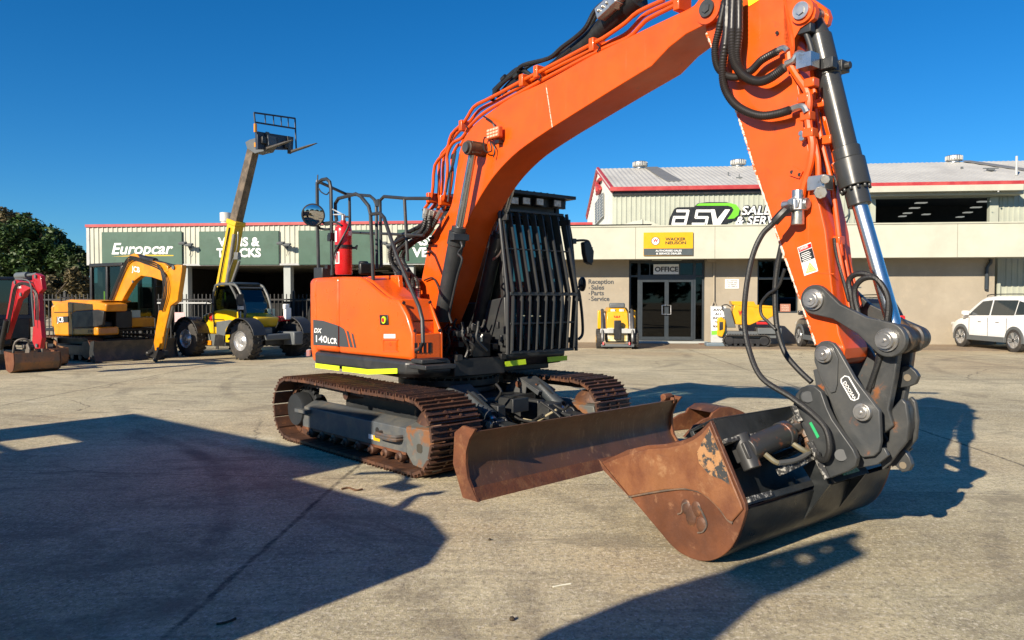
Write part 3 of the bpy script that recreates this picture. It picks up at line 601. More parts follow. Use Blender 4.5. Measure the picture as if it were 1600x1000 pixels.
def build_track(lo, hi, nm_label):
    m = MB(); lc = (lo + hi) / 2; ch = MB(); smp = resample(TP, NSH)
    sw = (smp[1][0] - smp[0][0]).length
    for k, (p_, tg) in enumerate(smp):
        tg = (smp[(k + 1) % NSH][0] - smp[k - 1][0]).normalized()
        nn = Vector((tg.y, -tg.x, 0));  # outward?
        if nn.dot(p_ - Vector((.01, .355, 0))) < 0: nn = -nn
        def pt_(a, b, l): v = p_ + tg * a + nn * b; return UC.P(v.x, l, v.y)
        # plate with three grousers
        pr = [(-.5, .012), (-.5, .05), (-.42, .055), (-.40, .028), (-.12, .026), (-.09, .05), (-.02, .05), (.01, .026), (.28, .026), (.31, .05), (.38, .05), (.41, .024), (.5, .022), (.5, .0), (-.4, .0)]
        pr = [(a * sw * .985, b) for a, b in pr]
        jl = random.uniform(-.004, .004)
        m.loft([[pt_(a, b, lo + jl) for a, b in pr], [pt_(a, b, hi + jl) for a, b in pr]])
        for bl in (-.075, .075):
            for ba in (-.2, .14): m.cyl(pt_(ba * sw, .02, lc + bl), pt_(ba * sw, .045, lc + bl), .014, n=6)
        for bl in (-.06, .06):   # chain links
            ch.loft([[pt_(-.6 * sw, -.005, lc + bl - .018), pt_(.6 * sw, -.005, lc + bl - .018), pt_(.5 * sw, -.075, lc + bl - .018), pt_(-.5 * sw, -.075, lc + bl - .018)], [pt_(-.6 * sw, -.005, lc + bl + .018), pt_(.6 * sw, -.005, lc + bl + .018), pt_(.5 * sw, -.075, lc + bl + .018), pt_(-.5 * sw, -.075, lc + bl + .018)]])
        ch.cyl(pt_(.5 * sw, -.04, lc - .085), pt_(.5 * sw, -.04, lc + .085), .02, n=8)
    t_ = m.build('track', RUSTDK, ex, smooth=0, label=nm_label); ch.build('track_chain', RUSTDK, t_, smooth=0)
build_track(LO, LI, None); build_track(.745, 1.295, None)
for sg, lo, hi in ((-1, LO, LI), (1, .745, 1.295)):
    lc = (lo + hi) / 2; a, b_ = lc - .17, lc + .17
    # side frame: box with sloped top, traced from its outer face
    lf = lo + .10
    m = MB()
    oz = lambda s, z, l: UC.P(s, l, z)
    la, lb_ = lo + .12, hi - .12
    prof = [(-1.0, .16), (.94, .16), (.94, .385), (-1.0, .385)]
    m.loft([[oz(s_, z_, la) for s_, z_ in prof], [oz(s_ * .98, z_ + (.055 if z_ > .3 else 0), la + .13) for s_, z_ in prof], [oz(s_ * .98, z_ + (.055 if z_ > .3 else 0), lb_ - .13) for s_, z_ in prof], [oz(s_, z_, lb_) for s_, z_ in prof]])
    fr_ = m.build('track_frame', FRAMEGREY, ex, bevel=.006)
    m = MB(); prof = [(.955, .175), (1.06, .075), (1.34, .055), (1.36, .30), (1.33, .415), (.955, .405)]
    m.loft([[oz(s_, z_, la - .012) for s_, z_ in prof], [oz(s_, z_ + .035 * (z_ > .29), la + .10) for s_, z_ in prof]]); ic = m.build('idler_guard', mat('guard_grey_rust', (.10, .105, .10), .45, c2=(.20, .09, .04), s2=3.2, t2=(.50, .56), c3=(.15, .14, .12), s3=9, bump=.1, bs=30), ex, bevel=.006)
    m = MB(); m.loft([[oz(s_, z_, lb_ + .012) for s_, z_ in prof], [oz(s_, z_ + .035 * (z_ > .29), lb_ - .10) for s_, z_ in prof]]); m.build('idler_guard', MATS['guard_grey_rust'], ex, bevel=.006)
    m = MB(); q5 = [(1.12, .215), (1.14, .20), (1.18, .20), (1.20, .215), (1.20, .265), (1.18, .28), (1.14, .28), (1.12, .265)]; m.prism([oz(s_, z_, la - .0125) for s_, z_ in q5], UC.Lv * -.003); m.build('tension_port', mat('port_shadow', (.04, .035, .025), .8), ic)
    m = MB(); m.prism([oz(s_, .43, la + .03 + o5) for s_, o5 in ((1.20, .0), (1.30, .0), (1.33, .04), (1.22, .05))], UPV * .006); m.build('tension_port', MATS['port_shadow'], ic)
    m = MB(); m.tube([oz(.55, .305, la), oz(.56, .305, la - .07), oz(.62, .305, la - .085), oz(.80, .305, la - .085), oz(.87, .305, la - .06), oz(.88, .305, la)], .018, 6, 2); m.tube([oz(.55, .28, la), oz(.56, .28, la - .07), oz(.62, .28, la - .085), oz(.80, .28, la - .085), oz(.87, .28, la - .06), oz(.88, .28, la)], .018, 6, 2); m.build('step', mat('rusty_grey_step', (.12, .075, .05), .5, c2=(.07, .07, .07), s2=12), fr_)
    m = MB(); m.cyl(oz(.47, .31, la), oz(.47, .31, la - .003), .03, n=14); m.build('frame_hole', BLACK, fr_)
    m = MB(); m.box(oz(-.93, .345, la - .035), UC.F * .12, UC.Lv * .035, UPV * .018); m.build('step', FRAMEGREY, fr_)
    m = MB(); m.box(oz(.36, .235, la - .002), UC.F * .04, UC.Lv * .001, UPV * .022); m.build('sticker', WHITE, fr_); m = MB(); m.box(oz(.46, .232, la - .002), UC.F * .055, UC.Lv * .001, UPV * .024); m.build('sticker', YELL2, fr_)
    m = MB(); m.box(oz(-.03, .157, la + .01), UC.F * .97, UC.Lv * .015, UPV * .012); m.build('frame_flange', RUST, fr_)
    for k in range(8):
        s_ = -.80 + k * .235; m = MB(); m.lathe(oz(s_, .118, lc - .15), UC.Lv, [(.02, -.05), (.025, -.03), (.045, -.02), (.052, .0), (.052, .035), (.04, .04), (.04, .26), (.052, .265), (.052, .32), (.02, .33)], 16); m.build('bottom_roller', RUSTDK, ex)
    m = MB(); m.lathe(oz(-.2, .58, lc - .1), UC.Lv, [(.05, 0), (.055, .2)], 14); m.build('carrier_roller', RUSTDK, ex)
    # sprocket (rear) and idler (front)
    m = MB(); m.lathe(oz(-1.14, .335, lo + .13), UC.Lv, [(.0, -.03), (.17, -.03), (.185, 0), (.185, .1), (.14, .12), (.14, .3), (.0, .3)], 28)
    for k in range(21):
        an_ = 2 * math.pi * k / 21; c = oz(-1.13, .355, lc) + UC.F * (.21 * math.cos(an_)) + UPV * (.21 * math.sin(an_)); m.box(c, (UC.F * math.cos(an_) + UPV * math.sin(an_)) * .03, UC.Lv * .03, (UC.F * -math.sin(an_) + UPV * math.cos(an_)) * .02)
    m.lathe(oz(-1.13, .355, lc - .03), UC.Lv, [(.19, 0), (.2, .0), (.2, .06), (.19, .06)], 28); m.build('sprocket', DKGREY, ex)
    m = MB(); m.lathe(oz(1.15, .355, lc - .06), UC.Lv, [(.05, -.05), (.1, -.04), (.20, 0), (.22, .02), (.22, .1), (.20, .12), (.1, .16), (.05, .17)], 24); m.build('idler', RUSTDK, ex)
# ---- car body between the tracks
m = MB(); m.loft([[UC.P(s_, l, z) for s_, l in ((-.75, -.9), (.55, -.9), (.8, -.5), (.8, .5), (.55, .9), (-.75, .9))] for z in (.33, .55)]); m.cyl(UC.P(-.05, 0, .55), UC.P(-.05, 0, .68), .52, n=32); m.build('car_body', DKGREY, ex, bevel=.02)
m = MB(); c = UC.P(-.05, 0, 0); m.lathe(c, (0, 0, 1), [(.50, .60), (.56, .64), (.56, .70), (.53, .72), (.53, .76), (.0, .76)], 40)
for k in range(40):
    an_ = 2 * math.pi * k / 40; d = Vector((math.cos(an_), math.sin(an_), 0)); m.cyl(c + d * .545 + UPV * .70, c + d * .545 + UPV * .725, .016, n=6)
m.build('swing_bearing', BLACK, ex)
# ---- blade, its arms and lift cylinders
BL0, BL1 = -1.46, 1.29
def bl_prof(off): # concave mouldboard seen from the front (s,z)
    return [(2.09, .525), (2.035, .46), (1.995, .37), (1.985, .27), (2.01, .16), (2.075, .075), (2.11, .01)]
front = bl_prof(0); back = [(s_ - .03, z_) for s_, z_ in front][::-1]
m = MB(); pr = front + back; m.loft([[UC.P(s_, l, z_) for s_, z_ in pr] for l in (BL0, BL1)]); bld = m.build('blade', BLADEM, ex, smooth=50)
m = MB(); pr = [(2.10, .10), (2.15, .0), (2.10, .0), (2.06, .085)]; m.loft([[UC.P(s_, l, z_) for s_, z_ in pr] for l in (BL0 - .01, BL1 + .01)]); m.build('cutting_edge', RUST, bld)
for l0 in (BL0 - .02, BL1):
    m = MB(); pr = [(2.13, .555), (2.06, .47), (2.02, .37), (2.015, .27), (2.04, .16), (2.12, .05), (2.16, .0), (1.98, .0), (1.86, .25), (1.88, .50), (1.98, .565)]
    m.prism([UC.P(s_, l0, z_) for s_, z_ in pr], UC.Lv * .025); m.build('end_plate', RUST, bld, smooth=20)
m = MB(); m.cyl(UC.P(2.02, BL1 - .16, .555), UC.P(2.02, BL1 - .03, .555), .035, n=12); m.box(UC.P(2.02, BL1 - .06, .52), UC.F * .07, UC.Lv * .012, UPV * .03); m.build('corner_ear', RUST, bld, bevel=.005)
m = MB(); pr = [(1.93, .40), (1.80, .36), (1.80, .14), (1.93, .12)]; m.loft([[UC.P(s_, l, z_) for s_, z_ in pr] for l in (-1.1, 1.1)]); m.build('back_beam', DKGREY, bld)
for l0 in (-.47, .47):
    m = MB(); m.loft([[UC.P(s_, l, z) for s_, l, z in ((.55, l0 - .09, .30), (.55, l0 + .09, .30), (.55, l0 + .09, .46), (.55, l0 - .09, .46))], [UC.P(s_, l, z) for s_, l, z in ((1.85, l0 - .09, .18), (1.85, l0 + .09, .18), (1.85, l0 + .09, .36), (1.85, l0 - .09, .36))]]); m.build('blade_arm', DKGREY, ex, bevel=.012)
# lift cylinder hoods: plates over each cylinder, traced from the picture at their planes
def UL(x, y, l): return UC.L(x, y, l)
def lift(ln, lf, side_, top, c0, c1, plus=None):
    pl_ = [UL(x, y, ln) for x, y in side_]; wv = UC.Lv * (lf - ln)
    m = MB(); m.prism(pl_, UC.Lv * .016); h = m.build('lift_bracket', mat('lift_bracket_grey', (.055, .06, .064), .45, c2=(.08, .08, .078), s2=5), ex, smooth=20, bevel=.004)
    m = MB(); m.prism([p_ + wv for p_ in pl_], UC.Lv * .016); m.build('bracket_cheek', DKGREY, h, smooth=20, bevel=.004)
    t3 = [UL(x, y, ln) for x, y in top]; dn = UPV * -.014
    m = MB(); m.loft([[p_ + UPV * .002, p_ + wv + UPV * .002 + UC.Lv * .016, p_ + wv + dn + UC.Lv * .016, p_ + dn] for p_ in t3]); m.build('bracket_top', MATS['lift_bracket_grey'], h, smooth=20, bevel=.003)
    d = (t3[2] - t3[1]); mid = t3[1] + d * .6 + wv * .5; nb_ = d.cross(UC.Lv).normalized(); nb_ = nb_ if nb_.z > 0 else -nb_
    m = MB(); [m.cyl(mid + d * a_ + wv * b_, mid + d * a_ + wv * b_ + nb_ * .012, .012, n=6) for a_, b_ in ((.0, -.16), (.0, .16), (.22, -.16), (.22, .16))]; m.each('bracket_bolt', RUST, h)
    l0 = (ln + lf) / 2; a = UL(*c0, l0); b_ = UL(*c1, l0); d = (b_ - a).normalized()
    m = MB(); m.cyl(a, b_ - d * .10, .066, n=24); m.cyl(b_ - d * .16, b_ - d * .10, .074, n=24)
    cy = m.build('blade_cylinder', mat('lift_cylinder_grey', (.035, .042, .047), .35), ex, bevel=.004)
    m = MB(); m.tube([a + UPV * .06 - UC.Lv * .04, a + d * .2 + UPV * .07 - UC.Lv * .03, b_ - d * .2 + UPV * .065 - UC.Lv * .02], .011, 6); m.build('cylinder_pipe', RUBBER, cy)
    m = MB(); m.cyl(b_ - d * .10, b_, .034); m.build('cylinder_rod', CHROME, cy)
    m = MB(); m.cyl(b_ - UC.Lv * .05, b_ + UC.Lv * .05, .055, n=20); m.build('rod_eye', DKGREY, cy, bevel=.004)
    for k in (-1, 1):
        q_ = b_ + UC.Lv * (k * .07); m = MB(); pts = [q_ + (UC.F * math.cos(R(t_)) + UPV * math.sin(R(t_))) * .055 for t_ in range(20, 200, 20)] + [q_ - UC.F * .06 - UPV * .22, q_ + UC.F * .30 - UPV * .22]
        m.prism(pts, UC.Lv * .02 * k); m.build('blade_clevis', GREYRUST, ex, bevel=.004)
    m = MB(); m.cyl(b_ - UC.Lv * .115, b_ - UC.Lv * .09, .036, n=16); m.each('pin', RUST if ln > 0 else STEEL, cy)
lift(-.58, -.34, [(683, 619), (704, 603), (731, 630), (726, 637), (712, 622), (700, 640), (690, 640)], [(683, 618.5), (704, 603), (731, 630)], (735, 620), (777, 662))
lift(.37, .61, [(786, 623), (791, 602), (811, 590), (842, 611), (840, 618), (822, 604), (818, 640), (797, 642)], [(791, 602), (811, 590), (842, 611)], (846, 604), (884, 645))
m = MB(); c_ = UL(811, 600, .36); m.cyl(c_ - UC.Lv * .02, c_, .035, n=14); c2_ = UL(805, 638, .36); m.cyl(c2_ - UC.Lv * .02, c2_, .04, n=14); m.each('pin', RUST, ex)
m = MB()
for pts, l in ((((800, 655), (822, 662), (848, 648)), 0), (((770, 628), (790, 640), (812, 655), (840, 660)), -.1), (((760, 628), (785, 645), (800, 660)), -.15), (((775, 600), (783, 612), (775, 625)), -.3), (((866, 632), (880, 640), (888, 633)), .1), (((845, 628), (862, 640), (876, 652)), .05)):
    m.tube([UL(x, y, l) for x, y in pts], .013, 8)
m.each('blade_hose', RUBBER, ex)
m = MB(); m.box(UC.P(1.05, -.05, .50), UC.F * .11, UC.Lv * .11, UPV * .07); m.box(UC.P(1.2, .3, .42), UC.F * .1, UC.Lv * .1, UPV * .08); m.box(UC.P(.9, -.3, .4), UC.F * .25, UC.Lv * .05, UPV * .12); m.box(UC.P(.9, .25, .4), UC.F * .25, UC.Lv * .05, UPV * .12); m.build('hose_guard', DKGREY, ex, bevel=.008)
m = MB(); m.tube([UL(690 + 128, 655, 0), UL(838, 658, .02), UL(856, 648, .05), UL(870, 640, .08)], .012, 8); m.build('grease_line', mat('yellowed_hose', (.32, .27, .17), .5), ex)

# ---- upper structure: plan and side faces
P0 = UP.P(-1.17, -1.10, 0); P1 = UP.P(.72, -.93, 0); SD = (P1 - P0).normalized(); SN = SD.cross(UPV).normalized()   # outward normal of right side
if SN.dot(CO - P0) < 0: SN = -SN
def side(x, y, off=0.0): return onplane(x, y, P0 + SN * off, SN)
def sidep(a, z, off=0.0): return P0 + SD * a + UPV * z + SN * off       # a metres forward from the rear corner
LEN = (P1 - P0).length
zt, zs, zb = 1.80, .965, .835
# engine housing: right bay (hood) between rear corner and slope
arcn = 14
def arc(Rr, l0, l1):
    o_ = []
    a0 = math.asin(l0 / Rr); a1 = math.asin(l1 / Rr)
    for i in range(arcn + 1):
        a_ = a0 + (a1 - a0) * i / arcn; o_.append((-Rr * math.cos(a_), Rr * math.sin(a_)))
    return o_
m = MB(); pl_ = [(-1.14, -1.10)] + arc(1.70, -1.09, 1.09) + [(-1.12, 1.075)]
m.loft([[UP.P(s_ * .97, l * .97, zt) for s_, l in pl_], [UP.P(s_, l, zt - .04) for s_, l in pl_], [UP.P(s_, l, zb + .18) for s_, l in pl_], [UP.P(s_ * .985, l * .985, zb + .02) for s_, l in pl_], [UP.P(s_ * .93, l * .93, zb - .03) for s_, l in pl_]])
cw = m.build('counterweight', ORANGE, ex, bevel=.05, seg=4)
m = MB(); 
for k in range(9):
    z = 1.05 + k * .06; l_ = -.98; s_ = -1.36; m.box(UP.P(s_ + .02, -.955, z), UP.F * .05, UP.Lv * .012, UPV * .012)
m.each('counterweight_rib', ORANGE, cw)
# side hood volume, thickness to l=-.2 rear part
m = MB(); q0 = sidep(.015, zs); 
def blockfrom(a0, a1, z0, z1, depth, m=None):
    m = m or MB(); r_ = lambda z: [sidep(a0, z), sidep(a1, z), sidep(a1, z) - SN * depth, sidep(a0, z) - SN * depth]; m.loft([r_(z0), r_(z1)]); return m
a_seam = (side(529, 500) - P0).dot(SD)
m = blockfrom(.012, a_seam - .006, zs, zt, .95); m.build('side_door', ORANGE, ex, bevel=.05, seg=4)
hood = [(530.5, 432), (560, 432.5), (567, 436), (575, 442), (585, 451), (597, 461), (607, 466), (622, 467.5), (635, 492), (644, 521), (644.5, 564)]
hp = [side(x, y) for x, y in hood]; hp[0] = sidep(a_seam, zt); hp[1].z = min(hp[1].z, zt - .002)
hp.append(sidep((hp[-1] - P0).dot(SD), zs)); hp[-2].z = zs + .001; hp = hp[:-1]; hp.append(sidep(a_seam, zs))
m = MB(); m.prism(hp, -SN * .07); m.prism([p_ - SN * .071 for p_ in hp[:8]] + [sidep((hp[7] - P0).dot(SD), zs + .01, -.071), sidep(a_seam, zs + .01, -.071)], -SN * .35); hd = m.build('engine_housing', ORANGE, ex, smooth=40, bevel=.033, seg=4)
m = MB(); m.prism([sidep(a_seam, zs + .01, -.42), sidep(a_seam, zt - .01, -.42), sidep(a_seam + .32, zt - .01, -.42), sidep(a_seam + .36, 1.56, -.42), sidep(a_seam + .5, 1.5, -.42), sidep(a_seam + .5, zs + .01, -.42)], -SN * .5); m.fb(UP, -1.1, -.3, -.3, .2, zs, zt - .03); m.build('centre_housing', ORANGE, ex, bevel=.02)
m = MB(); m.fb(UP, -1.1, -.95, .15, 1.05, zs, 1.72); m.fb(UP, -.95, -.6, .2, 1.05, zs, 1.6); m.build('rear_cover', DKGREY, ex, bevel=.03)
# raised orange back plate above hood (seen behind the slope)
bp_ = lambda x, y: UP.L(x, y, -.62)
m = MB(); m.prism([UP.L(567, 432, -.66), UP.L(622, 430, -.66), UP.L(626, 466, -.66), UP.L(600, 466, -.66), UP.L(583, 448, -.66)], UP.Lv * .05); m.build('deck_riser', ORANGE, ex, bevel=.006)
# front box (tool box) with sloped step face
FSs = .715
lfo, lfi = UP.S(645, 540, FSs), UP.S(692.5, 540, FSs)
lA = (lfo - UP.c).dot(UP.Lv); lB = (lfi - UP.c).dot(UP.Lv)
zsl = UP.S(645, 522, FSs).z; top = hp[7]; sT = (top - UP.c).dot(UP.F); zT = top.z
m = MB(); inl = UP.c + UP.Lv * lB
def bx_(s_, l, z): return UP.P(s_, l, z)
la_ = lA + .012
sT2 = sT + .0
# left & right cheeks and recessed slope
for l0, l1 in ((lA + .0, lA + .03), (lB - .03, lB)):
    m.prism([bx_(sT2, l0, zT), bx_(sT2, l0, zs), bx_(FSs, l0, zs), bx_(FSs, l0, zsl)], UP.Lv * (l1 - l0))
m.prism([bx_(FSs, lA + .03, zs), bx_(FSs, lA + .03, zsl), bx_(FSs - .02, lA + .03, zsl), bx_(FSs - .02, lA + .03, zs)], UP.Lv * (lB - lA - .06))
# recess: inner back plane and ledge
m.prism([bx_(sT2 + .10, lA + .03, zT - .22), bx_(sT2 + .10, lA + .03, zsl - .0), bx_(FSs - .021, lA + .03, zsl - .0), bx_(FSs - .021, lA + .03, zsl - .03), bx_(sT2 + .07, lA + .03, zsl - .03), bx_(sT2 + .07, lA + .03, zT - .22)], UP.Lv * (lB - lA - .06))
m.prism([bx_(sT2 - .25, lA - .0, zT), bx_(sT2, lA, zT), bx_(sT2 + .10, lA, zT - .21), bx_(sT2 - .25, lA, zT - .21)], UP.Lv * (lB - lA))
m.prism([bx_(sT2 - .3, lA + .05, zs), bx_(sT2 + .04, lA + .05, zs), bx_(sT2 + .04, lA + .05, zT - .2), bx_(sT2 - .3, lA + .05, zT - .2)], UP.Lv * (lB - lA - .06))
tb = m.build('tool_box', ORANGE, ex, smooth=20, bevel=.01)
m = MB()
for x, y in ((630, 474), (671, 473), (647, 518), (686, 517)): p_ = UP.S(x, y, FSs - .18 if y < 500 else FSs - .02); m.cyl(p_, p_ + UP.F * .02 + UPV * .01, .016, n=6)
m.each('step_bolt', BLACK, tb)
m = MB(); p_ = lambda x, y, d: UP.S(x, y, FSs + d); m.prism([p_(647.5, 536, .001), p_(674, 535, .001), p_(674, 551, .001), p_(647.5, 552, .001)], UP.F * .003); m.build('grille_opening', BLACK, tb)
m = MB()
for x in (653, 660, 667): m.prism([p_(x, 536, .005), p_(x + 1.6, 536, .005), p_(x + 1.6, 551, .005), p_(x, 551, .005)], UP.F * .004)
m.each('grille_bar', ORANGE, tb)
# side details
m = MB(); m.prism([side(594, 492, .002), side(607, 492, .002), side(608, 507.5, .002), side(595, 507.5, .002)], SN * .012); es = m.build('emergency_stop_plate', BLACK, ex, bevel=.008)
m = MB(); c = side(600.5, 500, .014); m.cyl(c, c + SN * .012, .036, n=16); m.build('stop_ring', NEON, es); m = MB(); m.cyl(c + SN * .006, c + SN * .02, .022, n=16); m.build('stop_button', RED, es)
m = MB()
for a, b_ in (((598, 531), (622, 531)), ((598, 549), (622, 549)), ((599, 531), (599, 549)), ((620, 531), (620, 549))): m.tube([side(*a, .004), side(*b_, .004)], .006, 4, 1)
m.cyl(side(610, 537, 0), side(610, 537, .014), .016, n=10); m.build('fuel_flap', ORANGE, hd)
m = MB(); m.prism([side(600, 535, .001), side(619, 535, .001), side(619, 547, .001), side(600, 547, .001)], SN * .003); m.build('flap_plate', mat('deeper_orange', (.62, .08, .004), .4), hd)
m = MB(); m.prism([side(600, 522, .002), side(618, 522, .002), side(618, 528.5, .002), side(600, 528.5, .002)], SN * .003); m.build('sticker', WHITE, hd)
# model decal
DEC = mat('decal_charcoal', (.05, .055, .06), .4)
m = MB(); dp = [(489.5, 499.5), (505, 501), (528.6, 508.8), (528.6, 541.2), (489.8, 538.8)]; m.prism([side(x, y, .002) for x, y in dp], SN * .002); m.build('model_decal', DEC, ex, smooth=0)
m = MB()
for dp in ([(530.5, 509.5), (537.5, 514), (541, 523), (545, 542.3), (530.5, 541.3)], [(541, 516), (545, 518), (551.5, 543), (547.5, 542.8)], [(549, 520), (552, 522), (557, 543.4), (553.5, 543.2)]): m.prism([side(x, y, .002) for x, y in dp], SN * .002)
m.build('model_decal', DEC, ex, smooth=0)
a_, b_ = side(491, 519.5, .005), side(503, 520.5, .005); text('DX', 'lettering', TEXTW, ex, a_, SD, UPV, .05, width=(b_ - a_).length, bold=.02, shear=.2)
a_, b_ = side(494, 534.2, .005), side(511.5, 536, .005); text('140', 'lettering', TEXTW, ex, a_, SD, UPV, .075, width=(b_ - a_).length, bold=.01)
a_, b_ = side(512.5, 536.2, .005), side(527, 537.5, .005); text('LCR', 'lettering', TEXTW, ex, a_, SD, UPV, .06, width=(b_ - a_).length, bold=.02)
# skirt with reflective tape
m = MB(); sk = lambda a, z, off: sidep(a, z, off)
e1 = LEN + .0
m.loft([[sk(.03, zs - .004, -.01), sk(e1 - .12, zs - .004, -.01), sk(e1 - .0, zs - .004, -.12), sk(e1, zs - .004, -.45), sk(.03, zs - .004, -.5)], [sk(.03, zs - .03, .015), sk(e1 - .1, zs - .03, .015), sk(e1 + .03, zs - .03, -.12), sk(e1 + .03, zs - .03, -.45), sk(.03, zs - .03, -.5)], [sk(.03, zb, .012), sk(e1 - .1, zb, .012), sk(e1 + .03, zb, -.12), sk(e1 + .03, zb, -.45), sk(.03, zb, -.5)], [sk(.05, zb - .05, -.05), sk(e1 - .15, zb - .05, -.05), sk(e1 - .03, zb - .05, -.15), sk(e1 - .03, zb - .05, -.45), sk(.05, zb - .05, -.5)]])
skt = m.build('side_skirt', DKGREY, ex, bevel=.015)
for q_ in ([(493, 567.5), (530.5, 572), (530.5, 579.5), (493, 574.5)], [(535, 572.5), (575, 577), (621, 575.5), (621, 583.5), (575, 585), (535, 580)]):
    m = MB(); m.prism([side(x, y, .0165) for x, y in q_], SN * .003); m.build('reflective_tape', NEON, skt)
c = UP.P(-1.36, -1.06, .93); m = MB(); m.box(c - UP.Lv * .03, UP.F * .05 - UP.Lv * .03, UPV * .035, SN * .02); m.build('sticker', WHITE, cw)
m = MB(); c = UP.S(676, 572, FSs + .16); m.box(c, UP.F * .15, UP.Lv * .17, UPV * .022); m.box(c - UP.F * .05 + UPV * .05, UP.F * .1, UP.Lv * .15, UPV * .02); m.build('step', DKGREY, ex, bevel=.008)
# revolving frame and machinery between housing and cab
m = MB(); m.fb(UP, -1.2, .68, -.42, .22, .77, .95); m.fb(UP, -.9, .55, -.9, .95, .775, .86); m.fb(UP, .2, .62, -.16, .08, .95, 1.2); m.build('revolving_frame', BLACK, ex, bevel=.01)
m = MB()
random.seed(3)
for k in range(26):
    s_ = random.uniform(.1, .75); l = random.uniform(-.44, .2); z = random.uniform(.92, 1.25)
    if k % 2: m.cyl(UP.P(s_, l, z), UP.P(s_, l, z + .07), .022, n=8)
    else: m.box(UP.P(s_, l, z), UP.F * .045, UP.Lv * .035, UPV * .03)
m.each('valve_block', BLACK, ex, bevel=.004)
m = MB()
for k in range(16):
    x = random.uniform(700, 760); y = random.uniform(495, 520); l = random.uniform(-.4, .1)
    a_ = UP.L(x, y, l); m.tube([a_, a_ + Vector((random.uniform(-.05, .05), 0, -.08)), a_ + Vector((random.uniform(-.1, .1), random.uniform(-.08, .08), -.18)), a_ + Vector((random.uniform(-.1, .1), .05, -.3))], .014, 6)
m.each('valve_hose', RUBBER, ex)
m = MB(); 
for x, y in ((744, 545), (750, 530), (741, 556), (737, 548), (713, 517), (722, 522)): c = UP.L(x, y, -.05); m.box(c, UP.F * .02, UP.Lv * .02, UPV * .025); m.cyl(c, c + Vector((.03, 0, .05)), .013, n=8)
m.each('valve_fitting', ZINC, ex, bevel=.003)

# ---- cab
cs0, cs1 = -.62, .60; cl0, cl1 = .24, 1.10
CZB, CZT = .86, 2.60
def cp(s_, l, z): return UP.P(s_, l, z)
m = MB(); # lower curved nose tub
prof = [(cs0, .86), (.35, .80), (.62, .84), (.685, .93), (.675, 1.0), (cs0, 1.0)]
m.loft([[cp(s_, cl0 - .0, z) for s_, z in prof], [cp(s_, cl0 + .03, z - .0) for s_, z in prof], [cp(s_, cl1 - .03, z) for s_, z in prof], [cp(s_ - .03, cl1, z + .02) for s_, z in prof]]); ct = m.build('cab_base', DKGREY, ex, bevel=.02)
Sf = lambda x, y, s_=.69: UP.S(x, y, s_)
for q_ in ([(789, 565), (821, 561), (822, 569), (789, 573)], [(855, 558), (886, 555.5), (886, 563), (856, 566)]):
    m = MB(); m.prism([Sf(x, y, .692) for x, y in q_], UP.F * .003); m.build('reflective_tape', NEON, ct)
m = MB(); m.prism([cp(cs0, cl0 - .02, .99), cp(.70, cl0 - .02, .99), cp(.68, cl0 - .02, 1.58), cp(.25, cl0 - .02, 1.52), cp(cs0, cl0 - .02, 1.5)], UP.Lv * .03); m.build('cab_side_panel', CABGREY, ex, bevel=.012)
for q_, mm in (([(766, 536), (777.5, 537), (777.5, 546), (766, 545)], WHITE), ([(777, 553.5), (787.5, 554), (787, 562), (777, 561.5)], YELL2)):
    m = MB(); m.prism([UP.L(x, y, cl0 - .024) for x, y in q_], -UP.Lv * .003); m.build('sticker', mm, ct)
m = MB() # pillars
fx = lambda z: .66 - max(0, z - 1.0) * .085
def pil(s_, l, z0, z1, a=.035, b_=.035, lean=None):
    sa = fx(z0) if lean else s_; sb = fx(z1) if lean else s_
    m.loft([[cp(sa - a, l - b_, z0), cp(sa + a, l - b_, z0), cp(sa + a, l + b_, z0), cp(sa - a, l + b_, z0)], [cp(sb - a, l - b_, z1), cp(sb + a, l - b_, z1), cp(sb + a, l + b_, z1), cp(sb - a, l + b_, z1)]])
for l in (cl0 + .035, cl1 - .035): pil(0, l, 1.0, CZT, lean=True); pil(cs0 + .06, l, 1.0, CZT, .05); pil(-.32, l, 1.0, CZT, .03)
m.fb(UP, cs0, fx(CZT) + .03, cl0, cl0 + .07, CZT - .07, CZT); m.fb(UP, cs0, fx(CZT) + .03, cl1 - .07, cl1, CZT - .07, CZT); m.fb(UP, fx(CZT) - .04, fx(CZT) + .03, cl0 + .07, cl1 - .07, CZT - .09, CZT); m.fb(UP, cs0, cs0 + .08, cl0 + .07, cl1 - .07, CZT - .09, CZT); m.fb(UP, cs0, cs0 + .06, cl0, cl1, 1.0, 1.35)
m.fb(UP, cs0 + .1, .6, cl1 - .05, cl1 - .01, 1.0, 1.35)
m.build('cab_frame', BLACK, ex, bevel=.012)
m = MB(); g_ = lambda s_, l, z: cp(s_, l, z)
m.face([g_(fx(1.0) + .0, cl0 + .07, 1.02), g_(fx(1.0), cl1 - .07, 1.02), g_(fx(2.5), cl1 - .07, 2.5), g_(fx(2.5), cl0 + .07, 2.5)])
m.face([g_(cs0 + .1, cl0 + .03, 1.5), g_(fx(1.5) - .03, cl0 + .03, 1.5), g_(fx(2.5) - .03, cl0 + .03, 2.53), g_(cs0 + .1, cl0 + .03, 2.53)])
m.face([g_(cs0 + .1, cl1 - .03, 1.36), g_(fx(1.36) - .03, cl1 - .03, 1.36), g_(fx(2.5) - .03, cl1 - .03, 2.53), g_(cs0 + .1, cl1 - .03, 2.53)])
m.face([g_(cs0 + .04, cl0 + .08, 1.36), g_(cs0 + .04, cl1 - .08, 1.36), g_(cs0 + .04, cl1 - .08, 2.5), g_(cs0 + .04, cl0 + .08, 2.5)])
m.build('cab_window', GLASS, ex, smooth=0)
